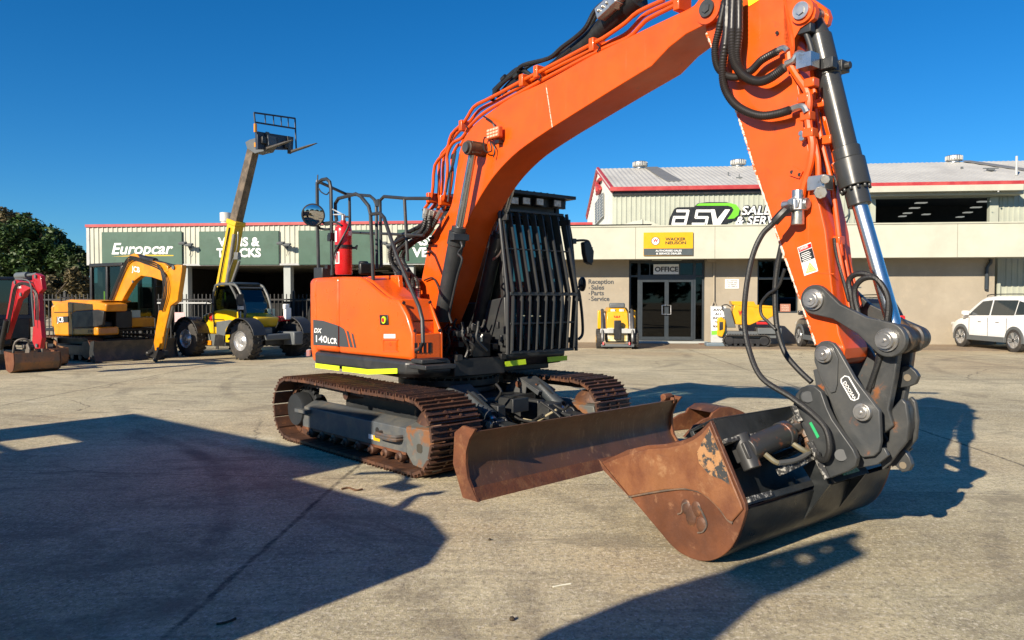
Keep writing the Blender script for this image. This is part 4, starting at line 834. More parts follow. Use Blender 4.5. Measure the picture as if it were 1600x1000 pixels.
m = MB(); m.fb(UP, cs0 + .03, fx(CZT) + .02, cl0 + .0, cl1, CZT + .003, CZT + .05); rf = m.build('cab_roof', BLACK, ex, bevel=.02)
m = MB(); # falling object guard: ridged sheet + visor
n = 9; ra = []; rb = []
for i in range(n * 2 + 1):
    l = cl0 - .08 + (cl1 - cl0 + .02) * i / (n * 2); z = CZT + .10 + (.05 if i % 2 else 0); ra.append(cp(.60, l, z - .01)); rb.append(cp(cs0 - .05, l, z + .03))
ra2 = [p_ - UPV * .02 for p_ in ra]; rb2 = [p_ - UPV * .02 for p_ in rb]
m.loft([ra, rb], close=False, caps=False); m.loft([ra2, rb2], close=False, caps=False); m.loft([ra, ra2], close=False, caps=False)
m.fb(UP, .56, .78, cl0 - .10, cl1 + .05, CZT + .065, CZT + .10); m.fb(UP, .60, .64, cl0 - .10, cl1 + .02, CZT - .03, CZT + .06)
m.fb(UP, cs0, .6, cl0 - .09, cl0 - .03, CZT + .03, CZT + .09); m.fb(UP, cs0, .6, cl1 - .0, cl1 + .06, CZT + .03, CZT + .09)
m.build('roof_guard', BLACK, rf)
for x, y in ((803.5, 313.5), (822, 314), (843, 315.5), (870.5, 318)):
    c = UP.S(x, y, .70); m = MB(); m.box(c - UP.F * .025, UP.F * .03, UP.Lv * .058, UPV * .043); wl = m.build('work_lamp', BLACK, ex, bevel=.008)
    m = MB(); m.box(c + UP.F * .008, UP.F * .004, UP.Lv * .048, UPV * .034); m.each('lens', LENS, wl, bevel=.003)
# bar guard over the windscreen
m = MB(); nb = 9
gB = lambda l, z: (.84 if z < 1.62 else .84 - (z - 1.62) * .16)
lb0, lb1 = cl0 - .07, cl1 - .06; lt0, lt1 = cl0 - .10, cl1 - .09
for i in range(nb):
    f_ = i / (nb - 1); lb = lb0 + (lb1 - lb0) * f_; lt = lt0 + (lt1 - lt0) * f_
    lm = lb + .02 + .03 * f_
    for (l_0, z_0, l_1, z_1) in ((lb, 1.0, lm, 1.60), (lm, 1.60, lt + .0, 2.49)):
        a_ = cp(gB(0, z_0), l_0, z_0); b_ = cp(gB(0, z_1), l_1, z_1)
        w_ = UP.F * .042 ; t_ = UP.Lv * .007
        m.loft([[a_ - w_ - t_, a_ + w_ * .3 - t_, a_ + w_ * .3 + t_, a_ - w_ + t_], [a_ + (b_ - a_) * .04 - w_ - t_, a_ + (b_ - a_) * .04 + w_ - t_, a_ + (b_ - a_) * .04 + w_ + t_, a_ + (b_ - a_) * .04 - w_ + t_], [b_ - (b_ - a_) * .04 - w_ - t_, b_ - (b_ - a_) * .04 + w_ - t_, b_ - (b_ - a_) * .04 + w_ + t_, b_ - (b_ - a_) * .04 - w_ + t_], [b_ - w_ - t_, b_ + w_ * .3 - t_, b_ + w_ * .3 + t_, b_ - w_ + t_]])
m.each('guard_bar', CABGREY, ex, per=2, smooth=0)
m = MB()
for z, a, b_, r_ in ((1.0, lb0, lb1, .014), (1.30, lb0, lb1 + .03, .010), (1.61, lb0 - .0, lb1 + .06, .018), (2.08, lt0, lt1 + .03, .007), (2.49, lt0, lt1, .014)):
    m.box(cp(gB(0, z) - .01, (a + b_) / 2, z), UP.F * .03, UP.Lv * ((b_ - a) / 2 + .01), UPV * r_)
for l_0, l_1 in ((lb0 - .03, lt0 - .03), (lb1 + .07, lt1 + .05)):
    m.tube([cp(.83, l_0, .98), cp(.83, l_0, 1.6), cp(.72, l_1, 2.5)], .02, 8, 1)
for l, z in ((lb0, 1.1), (lb1, 1.1), (lt0, 2.4), (lt1, 2.4)): m.box(cp(.74, l, z), UP.F * .09, UP.Lv * .012, UPV * .03)
m.each('guard_frame', CABGREY, ex, bevel=.003)
# interior
m = MB(); m.fb(UP, -.25, .2, cl0 + .22, cl1 - .2, 1.1, 1.28); m.fb(UP, -.3, -.18, cl0 + .24, cl1 - .22, 1.2, 1.9); m.fb(UP, -.28, -.2, cl0 + .33, cl1 - .31, 1.9, 2.08); m.build('seat', BLACK, ex, bevel=.04)
m = MB(); m.fb(UP, -.2, .3, cl0 + .06, cl0 + .17, 1.2, 1.36); m.fb(UP, -.2, .25, cl1 - .17, cl1 - .08, 1.2, 1.34); m.cyl(cp(.25, cl0 + .12, 1.36), cp(.28, cl0 + .12, 1.52), .02); m.fb(UP, .38, .42, cl0 + .08, cl0 + .24, 1.5, 1.68); m.cyl(cp(.4, cl0 + .4, 1.0), cp(.3, cl0 + .42, 1.4), .014); m.cyl(cp(.4, cl0 + .5, 1.0), cp(.3, cl0 + .48, 1.4), .014); m.build('control_console', BLACK, ex, bevel=.015)
# cab hand rail, mirror
m = MB(); Rr = lambda x, y, l=1.18: UP.L(x, y, l)
RS = lambda x, y, s_=.55: UP.S(x, y, s_)
m.tube([RS(884, 347), RS(888, 350), RS(893, 375), RS(897, 420), RS(901, 450), RS(905, 470)], .017, 8)
m.tube([RS(904, 452), RS(907, 470), RS(910, 500), RS(910, 522), RS(904, 530)], .017, 8)
m.build('cab_handrail', BLACK, ex)
m = MB(); m.tube([RS(893, 377), RS(906, 375.5), RS(917, 376), RS(921, 380), RS(923.5, 390), RS(923.5, 414)], .014, 8, 2); m.box(RS(895, 377), UP.F * .03, UP.Lv * .03, UPV * .03); m.box(RS(922.5, 390), UP.F * .02, UP.Lv * .02, UPV * .03); ma = m.build('mirror_arm', BLACK, ex)
m = MB(); pr = [RS(x, y) for x, y in ((906.5, 379), (912, 377.5), (917, 382), (922, 393), (921, 410), (917, 414), (911, 410), (908, 396))]; m.prism(pr, UP.F * .07); m.build('mirror', BLACK, ma, bevel=.01)
m = MB(); c = RS(909, 444); dm = (UP.Lv * .93 + UP.F * .3).normalized(); m.lathe(c, dm, [(.0, -.02), (.07, -.015), (.085, 0), (.085, .015), (.0, .03)], 20); m.tube([c, RS(902, 450)], .012, 6, 1); m.build('round_mirror', BLACK, ex)
m = MB(); m.fb(UP, .3, .5, cl1 + .01, cl1 + .05, .95, 1.6); m.build('door_edge', BLACK, ex)

# ---- boom
BR, BLf = -.22, .13
A = lambda x, y: UP.L(x, y, BR)
boom = [(1085, 8), (1075, 14), (1011, 44), (931, 83), (848, 129), (802, 150), (760, 179), (741, 194), (726, 214), (717, 240), (712, 275), (705, 320), (690, 346), (672, 372), (664, 410), (658, 440), (652, 470), (650, 505),
        (672, 520), (692, 470), (706, 425), (723.5, 363), (735, 337), (751, 306), (775, 271), (810, 236), (863, 199), (954, 142), (1018, 103), (1045, 74), (1072, 53), (1102, 38), (1122, 28), (1127, 14), (1121, 0), (1107, -8), (1094, -4)]
pts = [A(x, y) for x, y in boom]
pts = pts[:3] + smooth_path(pts[3:8], 3) + smooth_path(pts[8:18], 3) + smooth_path(pts[18:27], 4) + pts[27:]
m = MB(); m.prism(pts, UP.Lv * (BLf - BR)); bo = m.build('boom', ORANGE2, ex, smooth=28, bevel=.006)
def eps(c, off): return c - UP.Lv * off
# boom tip pin boss and seams
m = MB(); c = A(1107, 14); m.cyl(c - UP.Lv * .012, c + UP.Lv * .0, .105, n=24); m.cyl(c + UP.Lv * .36, c + UP.Lv * .38, .105, n=24); m.each('pin_boss', ORANGE2, bo)
m = MB(); m.cyl(c - UP.Lv * .03, c - UP.Lv * .005, .06, n=20); m.cyl(c - UP.Lv * .04, c - UP.Lv * .02, .035, n=6); m.each('pin', GREYRUST, bo)
m = MB()
for a_, b_ in (((853, 132), (863, 199)),):
    m.tube([A(*a_) - UP.Lv * .001, A(*b_) - UP.Lv * .001], .0045, 4, 1)
m.each('weld_seam', ORANGEW, bo)
# ---- boom cylinders
def ram(name, l, head, rod_end, base, rr, rb, parent=ex, shade=DKGREY, rmat=CHROME):
    a = UP.L(*head, l); b_ = UP.L(*rod_end, l); c = UP.L(*base, l); d = (c - a).normalized()
    m = MB(); m.cyl(b_, c, rb, n=24); m.cyl(b_ - d * .0, b_ + d * .14, rb * 1.13, n=24); m.cyl(b_ - d * .05, b_, rb * .9, n=24); cy = m.build(name, shade, parent, bevel=.004)
    m = MB(); m.cyl(a, b_, rr, n=20); m.build('cylinder_rod', rmat, cy)
    return a, b_, c, d, cy
GREYROD = mat('grey_chrome', (.42, .42, .42), .22, metal=.9)
a, b_, c, d, cy1 = ram('boom_cylinder', -.34, (740, 232), (716, 362), (690, 500), .04, .082, rmat=GREYROD)
m = MB(); m.cyl(a - UP.Lv * .08, a + UP.Lv * .13, .072, n=20); m.box(a - UP.Lv * .0, UP.F * .06, UP.Lv * .055, UPV * .06); m.build('cylinder_eye', mat('greasy_dark_steel', (.05, .035, .025), .5, c2=(.12, .06, .03), s2=9), cy1, bevel=.006)
m = MB(); m.cyl(a - UP.Lv * .105, a - UP.Lv * .08, .05, n=16); m.each('pin', GREYRUST, cy1)
m = MB(); m.tube([UP.L(720, 378, -.40), UP.L(722, 386, -.41), UP.L(716, 396, -.41), UP.L(722, 405, -.41), UP.L(715, 430, -.41), UP.L(706, 470, -.41), UP.L(702, 490, -.41), UP.L(706, 505, -.41)], .011, 8)
m.box(UP.L(717, 371, -.36), UP.F * .05, UP.Lv * .09, UPV * .03); m.each('cylinder_pipe', DKGREY, cy1)
a, b_, c, d, cy2 = ram('boom_cylinder', .21, (800, 290), (778, 370), (744, 520), .04, .075, rmat=GREYROD, shade=BLACK)
m = MB(); m.tube([UP.L(783, 372, .15), UP.L(786, 384, .15), UP.L(780, 398, .15), UP.L(770, 406, .15)], .012, 8); m.tube([UP.L(757, 500, .1), UP.L(752, 512, .1), UP.L(738, 506, .0)], .012, 8); m.each('cylinder_pipe', STEEL, cy2)
# ---- pipes along the boom
PIPE = ORANGE2
z4 = lambda pts: [(650 + x / 2.632, y / 2.632) for x, y in pts]
pipes = [(-.20, [(30, 865), (66, 805), (78, 680), (125, 622), (147, 552), (200, 500), (238, 440), (288, 412), (340, 385), (450, 325), (505, 297), (730, 178), (780, 150), (860, 95), (912, 50), (1020, 0)]),
         (-.12, [(52, 878), (92, 805), (97, 655), (135, 598), (160, 540), (212, 510), (262, 452), (335, 412), (440, 350), (530, 300), (745, 196), (855, 145), (905, 98), (950, 55), (1075, 0)]),
         (-.20, [(75, 882), (115, 815), (130, 700), (128, 640), (150, 590), (185, 570), (205, 545), (220, 520), (275, 468), (345, 425), (460, 362), (540, 318), (760, 205), (872, 155), (925, 105), (960, 75), (1070, 20)]),
         (.0, [(95, 890), (130, 830), (150, 720), (148, 650), (170, 600), (190, 590), (208, 530)]), (-.05, [(60, 860), (105, 790), (115, 640), (160, 560), (200, 520)])]
m = MB()
for l, ps in pipes:
    m.tube([UP.L(x, y, l) for x, y in z4(ps)], .0175, 8, 3)
pp_ = m.each('boom_pipe', PIPE, ex)
m = MB()
for x, y in ((745, 190), (455, 335), (515, 300), (205, 520), (1095, 20), (70, 815), (120, 825)):
    c = UP.L(650 + x / 2.632, y / 2.632, -.16); m.box(c, UP.F * .028, UP.Lv * .075, UPV * .055)
m.each('pipe_clamp', PIPE, pp_, bevel=.008)
m = MB()
for x, y in ((745, 190), (505, 310), (205, 522)): c = UP.L(650 + x / 2.632, y / 2.632 + 3, -.23); m.tube([c + Vector((0, 0, .03)), c + UP.F * .03, c - Vector((0, 0, .03))], .007, 5, 2)
m.each('clamp_bolt', BLACK, pp_)
# hoses from housing to pipes
m = MB()
ends = [(-0.27, (664, 331), (662, 349), (640, 362), (622, 372), (614, 395), (620, 430), (632, 462)), (-0.31, (669, 333), (666, 354), (648, 366), (628, 378), (620, 400), (628, 430), (640, 462)), (-0.35, (675, 334), (670, 356), (655, 370), (636, 384), (622, 392), (616, 415), (624, 440), (636, 464)), (-0.29, (682, 335), (674, 358), (660, 372), (640, 380), (630, 398), (634, 425), (646, 445), (648, 464)), (-0.4, (667, 332), (662, 354), (650, 368), (630, 372), (611, 388), (612, 412), (628, 434), (632, 464)), (-0.33, (687, 334), (676, 354), (664, 370), (648, 378), (628, 400), (640, 425), (652, 440), (653, 462)), (-0.37, (672, 334), (668, 360), (645, 376), (626, 388), (618, 408), (636, 420), (645, 440), (645, 466))]
for e in ends: m.tube([UP.L(x, y, e[0]) for x, y in e[1:]], .021, 8, 16, rib=.005)
hs_ = m.each('hydraulic_hose', RUBBER, ex)
m = MB()
for e in ends:
    a = UP.L(*e[1], e[0]); b_ = UP.L(*e[2], e[0]); d = (b_ - a).normalized(); m.cyl(a - d * .04, a + d * .07, .026, n=8)
    a = UP.L(*e[-1], e[0]); m.cyl(a + UPV * .10, a - UPV * .04, .026, n=8)
m.each('hose_fitting', ZINC, hs_)
m = MB(); m.box(UP.L(645, 468, -.2), UP.F * .14, UP.Lv * .16, UPV * .03); m.build('hose_mount', ORANGE, ex, bevel=.006)
# ---- arm cylinder on top of the boom
a = UP.L(846, 131, -.04); b_ = UP.L(990, 2, -.04); d = (b_ - a).normalized()
m = MB(); m.cyl(a, a + d * .25, .05, .085, n=20); m.cyl(a + d * .25, b_ - d * .03, .085, n=24); m.cyl(b_ - d * .08, b_ + d * .06, .105, n=24); m.cyl(a - d * .02, a, .07, n=16)
m.box(UP.L(822, 131, -.04), UP.F * .13, UP.Lv * .1, UPV * .05); ac = m.build('arm_cylinder', BLACK, ex, bevel=.006)
m = MB(); m.cyl(b_ + d * .06, b_ + d * .9, .05, n=16); m.build('cylinder_rod', GREYROD, ac)
m = MB()
m.tube([UP.L(x, y, -.16) for x, y in z4([(312, 415), (330, 372), (370, 330), (410, 300), (440, 268), (545, 240), (600, 195), (660, 150), (700, 110), (735, 45), (780, 5)])], .02, 8)
m.tube([UP.L(x, y, -.05) for x, y in z4([(335, 400), (380, 345), (430, 300), (475, 265), (560, 235), (640, 185), (700, 135), (745, 60), (780, 30)])], .018, 8)
m.tube([UP.L(x, y, -.12) for x, y in z4([(320, 372), (400, 296), (432, 285), (470, 310)])], .022, 8)
m.tube([UP.L(x, y, -.12) for x, y in z4([(360, 395), (385, 350), (440, 320), (500, 300), (560, 262), (640, 200)])], .018, 8)
m.each('cylinder_hose', RUBBER, ac)
m = MB(); c = UP.L(958, 8, -.14); e1_, e2_ = d, d.cross(UP.Lv); m.box(c, e1_ * .14, UP.Lv * .07, e2_ * .05); m.box(c + e1_ * .06, e1_ * .04, UP.Lv * .09, e2_ * .062)
for k in range(-2, 3): m.cyl(c + e1_ * (.05 * k) - UP.Lv * .07, c + e1_ * (.05 * k) - UP.Lv * .09, .014, n=6)
m.build('cylinder_valve', ZINC, ac, bevel=.006)
m = MB()
for x, y in z4([(330, 375), (420, 290), (415, 310), (362, 322)]): c = UP.L(x, y, -.15); m.cyl(c - d * .03, c + d * .03, .028, n=8)
m.each('hose_fitting', mat('black_steel_fitting', (.06, .06, .06), .35, metal=.7), ac)
# work light on the boom
m = MB(); c = UP.L(773, 208, BR - .06); m.box(c, UP.F * .095, UP.Lv * .03, UPV * .055); wl = m.build('boom_work_lamp', mat('orange_housing_dark', (.5, .09, .02), .5), ex, bevel=.015)
m = MB()
for i in range(4):
    for j in range(3): m.box(c - UP.Lv * .031 + UP.F * (.045 * (i - 1.5)) + UPV * (.03 * (j - 1)), UP.F * .017, UP.Lv * .003, UPV * .011)
m.each('lens', mat('pale_orange_lens', (.85, .42, .28), .2), wl, bevel=.003)
m = MB(); m.tube([c + UPV * .05, c + UPV * .12 + UP.F * -.05, UP.L(756, 182, BR - .03)], .009, 6); m.tube([c - UPV * .06 - UP.F * .03, UP.L(757, 215, BR - .05), UP.L(757, 235, BR - .05), UP.L(768, 236, BR - .05), UP.L(766, 222, BR - .05)], .007, 6); m.tube([UP.L(768, 222, BR - .04), UP.L(773, 232, BR - .04), UP.L(771, 246, BR - .04)], .007, 6); m.box(UP.L(780, 222, BR - .03), UP.F * .03, UP.Lv * .03, UPV * .015); m.build('lamp_cable', BLACK, wl)
m = MB(); m.tube([UP.L(x, y, BR - .03) for x, y in ((663, 438), (675, 434), (681, 440), (686, 452), (690, 470))], .009, 6); m.tube([UP.L(x, y, BR - .04) for x, y in ((709, 240), (706, 262), (703, 290), (700, 315))], .013, 6); m.tube([UP.L(x, y, BR - .05) for x, y in ((712, 236), (708, 258), (701, 276), (697, 300))], .011, 6); m.each('boom_cable', RUBBER, ex)
m = MB(); [m.box(UP.L(x, y, BR - .02), UP.F * .02, UP.Lv * .02, UPV * .012) for x, y in ((674, 372), (672, 380), (670, 388), (669, 396))]; m.each('cable_clip', BLACK, bo)
# ---- arm
AR, AL_ = -.17, .12
B = lambda x, y, o_=0: UP.L(x, y, AR - o_)
arm = [(1098, -40), (1098, 20), (1104, 52), (1150, 172), (1182, 272), (1226, 400), (1275, 539), (1283, 556), (1300, 566), (1318, 562), (1320, 545), (1311, 522), (1300, 449), (1290, 360), (1270, 272), (1250, 148), (1240, 95), (1238, 60), (1240, 30), (1240, -10), (1235, -25), (1215, -45)]
m = MB(); m.prism([B(x, y) for x, y in arm], UP.Lv * (AL_ - AR)); arm_o = m.build('arm', ORANGE2, ex, smooth=28, bevel=.007)
m = MB()
wp = smooth_path([B(x, y) for x, y in ((1104, 52), (1150, 172), (1182, 272), (1226, 400), (1275, 539))], 30)
random.seed(5)
for i in range(len(wp) - 1):
    r_ = random.uniform(.003, .010); m.cyl(wp[i] - UP.Lv * .002, wp[i + 1] - UP.Lv * .002, r_, random.uniform(.003, .009), n=5)
m.build('weld_edge', ORANGEW, arm_o)
m = MB(); m.tube([B(1226, 0), B(1240, 60), B(1238, 95)], .006, 4, 3); m.tube([B(1225, 0, .0), B(1250, 148)], .004, 4, 1); m.tube([B(1251, 425), B(1303, 428)], .004, 4, 1); m.each('weld_seam', mat('deeper_orange2', (.62, .08, .004), .4), arm_o)
m = MB(); c = B(1255, 18); ear_ = [B(x, y) for x, y in ((1236, 95), (1240, 62), (1250, 44), (1262, 36), (1272, 28), (1275, 16), (1271, 4), (1262, -3), (1245, -14), (1225, -30), (1225, 60))]
for o2 in (.0, .16): m.prism([p_ + UP.Lv * o2 for p_ in ear_], UP.Lv * .045)
m.cyl(c - UP.Lv * .02, c, .078, n=24); m.each('pin_boss', ORANGE2, arm_o)
m = MB(); m.cyl(c - UP.Lv * .035, c - UP.Lv * .02, .055, n=18); m.cyl(c - UP.Lv * .045, c - UP.Lv * .03, .03, n=6); m.each('pin', STEEL, arm_o)
# stickers
m = MB(); st = lambda q_, mm, nm, o_=.003: MB().prism([B(x, y, o_) for x, y in q_], -UP.Lv * .0015).build(nm, mm, arm_o, smooth=0)
st([(1246, 387), (1267, 378.5), (1278.5, 423.5), (1257, 431)], WHITE, 'warning_label')
st([(1247, 388), (1266.8, 380), (1268.3, 386), (1248.6, 394)], RED, 'warning_label', .006)
st([(1249, 395), (1268.8, 387.3), (1272.8, 403), (1252.5, 410.5)], TEXTK, 'warning_label', .006)
st([(1259, 427), (1265, 409.5), (1276, 422)], mat('label_yellow', (.75, .62, .12), .5), 'warning_label', .006)
rt_ = (B(1266.8, 380) - B(1247, 388)).normalized(); up_ = (B(1246, 387) - B(1257, 431)).normalized()
text('DANGER', 'warning_text', TEXTW, arm_o, B(1250, 391.5, .008), rt_, up_, .016, width=.06, bold=.01)
for i in range(5): text(('KEEP CLEAR OF', 'BOOM AND ARM', 'WHEN ENGINE', 'IS RUNNING', 'STAY AWAY'), 'warning_text', TEXTW, arm_o, B(1251, 397.5, .008), rt_, up_, .01) if False else None
m = MB()
for i in range(5):
    a_ = B(1250.6 + i * .7, 398 + i * 2.7, .008); m.box(a_ + rt_ * .035, rt_ * (.028 + .006 * (i % 2)), up_ * .002, UP.Lv * .0006)
m.tube([B(1262, 424, .008), B(1265.5, 414, .008), B(1272, 421, .008), B(1262, 424, .008)], .0015, 4, 1); m.build('warning_text', TEXTW, arm_o)
st([(1168, -6), (1185, -10), (1186, 0), (1170, 10)], NEON, 'sticker')
c5 = lambda x, y: (1050 + x / 2.5, y / 2.5)
m = MB(); m.prism([B(x, y, .001) for x, y in (c5(460, 660), c5(475, 650), c5(515, 670), c5(500, 698), c5(462, 685))], -UP.Lv * .012)
m.each('mount_tab', ORANGE2, arm_o); m = MB(); [m.cyl(B(*c5(x, y), .012), B(*c5(x, y), .016), .012, n=10) for x, y in ((468, 672), (498, 682), (410, 128))]; m.each('tab_hole', BLACK, arm_o)
# arm pipework: orange tubes on the side and front
m = MB()
for o_, ps in ((.04, [(455, 205), (462, 250), (490, 300), (525, 350), (535, 400), (530, 440)]), (.04, [(530, 445), (535, 500), (548, 560), (540, 640), (515, 720), (505, 775)]), ):
    m.tube([B(*c5(x, y), o_) for x, y in ps], .024, 8, 3)
m.tube([B(*c5(555, 545), .02), B(*c5(570, 620), .02), B(*c5(572, 690), .02)], .018, 8, 2)
SA = lambda x, y, l: UP.L(x, y, l)
for l, ps in ((-.06, [(548, 270), (560, 400), (585, 560), (620, 700), (640, 830), (660, 1000)]), (.02, [(560, 330), (600, 480), (640, 640), (610, 700), (630, 800), (668, 1000)]), (.0, [(605, 470), (650, 640), (660, 680), (630, 640)]), (.08, [(600, 540), (612, 660), (622, 760), (645, 900), (672, 1000)])):
    m.tube([SA(*c5(x, y), l) for x, y in ps], .017, 8, 3)
for l, ps in ((-.08, [(1308, 380), (1322, 455), (1333, 505)]), (0, [(1313, 370), (1330, 455), (1340, 500)]), (.08, [(1318, 380), (1337, 455), (1344, 480)])): m.tube([SA(x, y, l) for x, y in ps], .015, 8, 1)
ap = m.each('arm_pipe', PIPE, ex)
m = MB()
for x, y in ((522, 385), (530, 455), (545, 325), (583, 405), (610, 548), (540, 520), (575, 690), (645, 940)): m.box(SA(*c5(x, y), AR - .03 if x < 560 else -.05), UP.F * .035, UP.Lv * .035, UPV * .028)
m.each('pipe_clamp', PIPE, ap, bevel=.006)
m = MB()
for x, y in ((508, 388), (512, 523), (515, 542)): c = B(*c5(x, y), .03); m.cyl(c, c - UP.Lv * .03, .02, n=6)
c = B(*c5(578, 716), .0); m.box(c, UP.F * .06, UP.Lv * .05, UPV * .045); m.cyl(B(*c5(598, 700), .0), B(*c5(598, 700), .07), .03, n=8); m.cyl(B(*c5(580, 752), .0), B(*c5(580, 752), .06), .04, n=8)
c = B(*c5(492, 798), .05); m.cyl(c + UPV * .09, c - UPV * .13, .04, n=12); m.cyl(c + UPV * .03, c - UPV * .04, .065, n=8); m.cyl(c + UP.F * .07, c - UP.F * .10, .036, n=10); m.cyl(c, c - UP.Lv * .06, .045, n=6)
m.each('arm_valve', STEEL, ap, bevel=.004)
m = MB()
for ps, r_ in (([(412, 198), (425, 190), (440, 188), (452, 200)], .02), ([(445, 250), (475, 235), (490, 212), (510, 212), (525, 235)], .022), ([(460, 430), (490, 418), (515, 418), (527, 440)], .022)): m.tube([B(*c5(x, y), .06) for x, y in ps], r_, 8, 4)
m.box(B(*c5(530, 240), .04), UP.F * .05, UP.Lv * .05, UPV * .045); m.each('elbow_fitting', STEEL, ap)
# big hoses on the side of the arm
m = MB()
AH = [(.08, .023, [(212, -20), (185, 110), (168, 190), (178, 260), (215, 295), (260, 300), (310, 275), (350, 235), (412, 200)]),
      (.11, .028, [(240, -20), (235, 120), (238, 220), (262, 275), (300, 308), (345, 318), (390, 300), (440, 262)]),
      (.10, .025, [(218, -20), (212, 140), (198, 260), (205, 340), (240, 400), (290, 435), (350, 452), (410, 445), (460, 430)]),
      (.10, .023, [(262, -20), (262, 120), (255, 220), (272, 280), (300, 300)])]
for o_, r_, ps in AH: m.tube([B(*c5(x, y), o_) for x, y in ps], r_, 10, 18, rib=.004)
ah = m.each('arm_hose', mat('brown_black_hose', (.016, .013, .012), .42, var=.2), ex)
m = MB(); m.tube([SA(*c5(x, y), -.02) for x, y in ((575, 440), (585, 560), (605, 660), (640, 710), (632, 800), (645, 1010))], .011, 6); m.tube([SA(x, y, -.1) for x, y in ((1303, 372), (1307, 400), (1318, 440), (1326, 470))], .01, 6); m.each('arm_cable', RUBBER, ex)
# ---- bucket cylinder along the front of the arm
a = UP.L(1281, 62, -.03); b_ = UP.L(1341, 312, -.03); c = UP.L(1398, 512, -.03); d = (b_ - a).normalized(); d2 = (c - b_).normalized()
m = MB(); m.cyl(a, b_ - d * .12, .070, n=32); m.cyl(a - d * .02, a + d * .26, .076, n=32); m.cyl(b_ - d * .26, b_ - d * .08, .094, n=32); m.cyl(b_ - d * .34, b_ - d * .26, .082, n=32); m.cyl(b_ - d * .08, b_ + d * .04, .07, n=28)
for k in range(12):
    an_ = 2 * math.pi * k / 12; e1_ = d.orthogonal().normalized(); e2_ = d.cross(e1_); q_ = b_ - d * .08 + (e1_ * math.cos(an_) + e2_ * math.sin(an_)) * .082; m.cyl(q_, q_ + d * .025, .011, n=6)
m.cyl(a - d * .16 - UP.Lv * .06, a - d * .16 + UP.Lv * .06, .06, n=20); m.cyl(a - d * .14, a, .05, .070, n=20)
bc = m.build('bucket_cylinder', mat('cylinder_grey', (.036, .037, .036), .30, bump=.03, bs=30), ex, bevel=.006)
m = MB(); m.cyl(b_ + d * .03, c, .045, n=28); m.build('cylinder_rod', CHROME, bc)
m = MB(); q_ = UP.L(1310, 106, .05); m.box(q_, UP.F * .05, UP.Lv * .05, UPV * .035); m.cyl(q_, q_ + UP.F * .08, .025, n=8); m.cyl(q_ - UPV * .03, q_ - UPV * .07, .02, n=8); m.box(UP.L(1293, 100, -.1), UP.F * .05, UP.Lv * .03, UPV * .035); m.tube([UP.L(1258, 48, -.13), UP.L(1266, 70, -.13), UP.L(1272, 96, -.13)], .02, 8); m.box(UP.L(1259, 46, -.13), UP.F * .05, UP.Lv * .03, UPV * .03); m.build('cylinder_port', DKGREY, bc, bevel=.005)
m = MB(); m.tube([UP.L(1273, 100, -.14), UP.L(1265, 90, -.15), UP.L(1256, 88, -.16)], .022, 8); m.each('elbow_fitting', STEEL, bc)
# ---- linkage
def capsule(m, p, q, r1, r2, th, n=14):
    d = (q - p).normalized(); nn = UP.Lv; e = d.cross(nn).normalized(); pts = []
    for i in range(n + 1): a_ = math.pi / 2 + math.pi * i / n; pts.append(p + (d * math.cos(a_) + e * math.sin(a_)) * r1)
    for i in range(n + 1): a_ = -math.pi / 2 + math.pi * i / n; pts.append(q + (d * math.cos(a_) + e * math.sin(a_)) * r2)
    m.prism(pts, nn * th)
for l in (-.245, .12):
    p_ = UP.L(1272, 468, -.245) + UP.Lv * (l + .245); q_ = UP.L(1387, 531, -.245) + UP.Lv * (l + .245)
    m = MB(); dd = (q_ - p_).normalized(); e = dd.cross(UP.Lv).normalized()
    pts = []
    for i in range(13): a_ = math.pi * .42 + math.pi * 1.16 * i / 12; pts.append(p_ + (dd * math.cos(a_) + e * math.sin(a_)) * .092)
    L_ = (q_ - p_).length
    pts += [p_ + dd * .16 - e * .050, p_ + dd * (L_ - .17) - e * .056]
    for i in range(13): a_ = -math.pi * .55 + math.pi * 1.1 * i / 12; pts.append(q_ + (dd * math.cos(a_) + e * math.sin(a_)) * (.10 if l < 0 else .07))
    pts += [p_ + dd * (L_ - .17) + e * .056, p_ + dd * .16 + e * .050]
    m.prism(pts, UP.Lv * .045); lk = m.build('side_link', GREYRUST if l > 0 else mat('link_grey', (.04, .042, .042), .42, c2=(.06, .06, .058), s2=5, c3=(.20, .075, .025), s3=9, t3=(.66, .72)), ex, smooth=30, bevel=.006)
    m = MB()
    for c_ in (p_, q_): m.cyl(c_ - UP.Lv * .018, c_ - UP.Lv * .0, .066, n=24); m.cyl(c_ - UP.Lv * .045, c_ - UP.Lv * .018, .05, n=24); m.cyl(c_ - UP.Lv * .052, c_ - UP.Lv * .045, .036, n=20); m.cyl(c_ - UP.Lv * .062, c_ - UP.Lv * .052, .010, n=8)
    m.each('pin', STEEL, lk)
# cross tube + lever to hitch
pc = UP.L(1387, 531, -.245) + UP.Lv * .245
m = MB(); m.lathe(pc - UP.Lv * .19, UP.Lv, [(.07, 0), (.075, .02), (.07, .05), (.085, .06), (.088, .11), (.07, .12), (.07, .21), (.088, .22), (.085, .27), (.07, .28), (.07, .33)], 24)
m.cyl(UP.L(1396, 505, 0), pc, .06, n=16); m.build('link_boss', mat('rust_stained_black', (.03, .028, .026), .45, c2=(.12, .07, .035), s2=12, t2=(.5, .62)), ex, bevel=.004)
m = MB(); c6 = lambda x, y: (1150 + x / 2.326, 350 + y / 2.326)
lev = [c6(x, y) for x, y in ((505, 440), (545, 470), (560, 500), (540, 560), (520, 640), (500, 640), (478, 610), (495, 540), (500, 480))]
for l in (-.15, .03): m.prism([UP.L(x, y, -.15) + UP.Lv * (l + .15) for x, y in [(1378, 545), (1404, 545), (1398, 590), (1388, 640), (1396, 665), (1380, 678), (1360, 660), (1352, 640), (1362, 600)]], UP.Lv * .06)
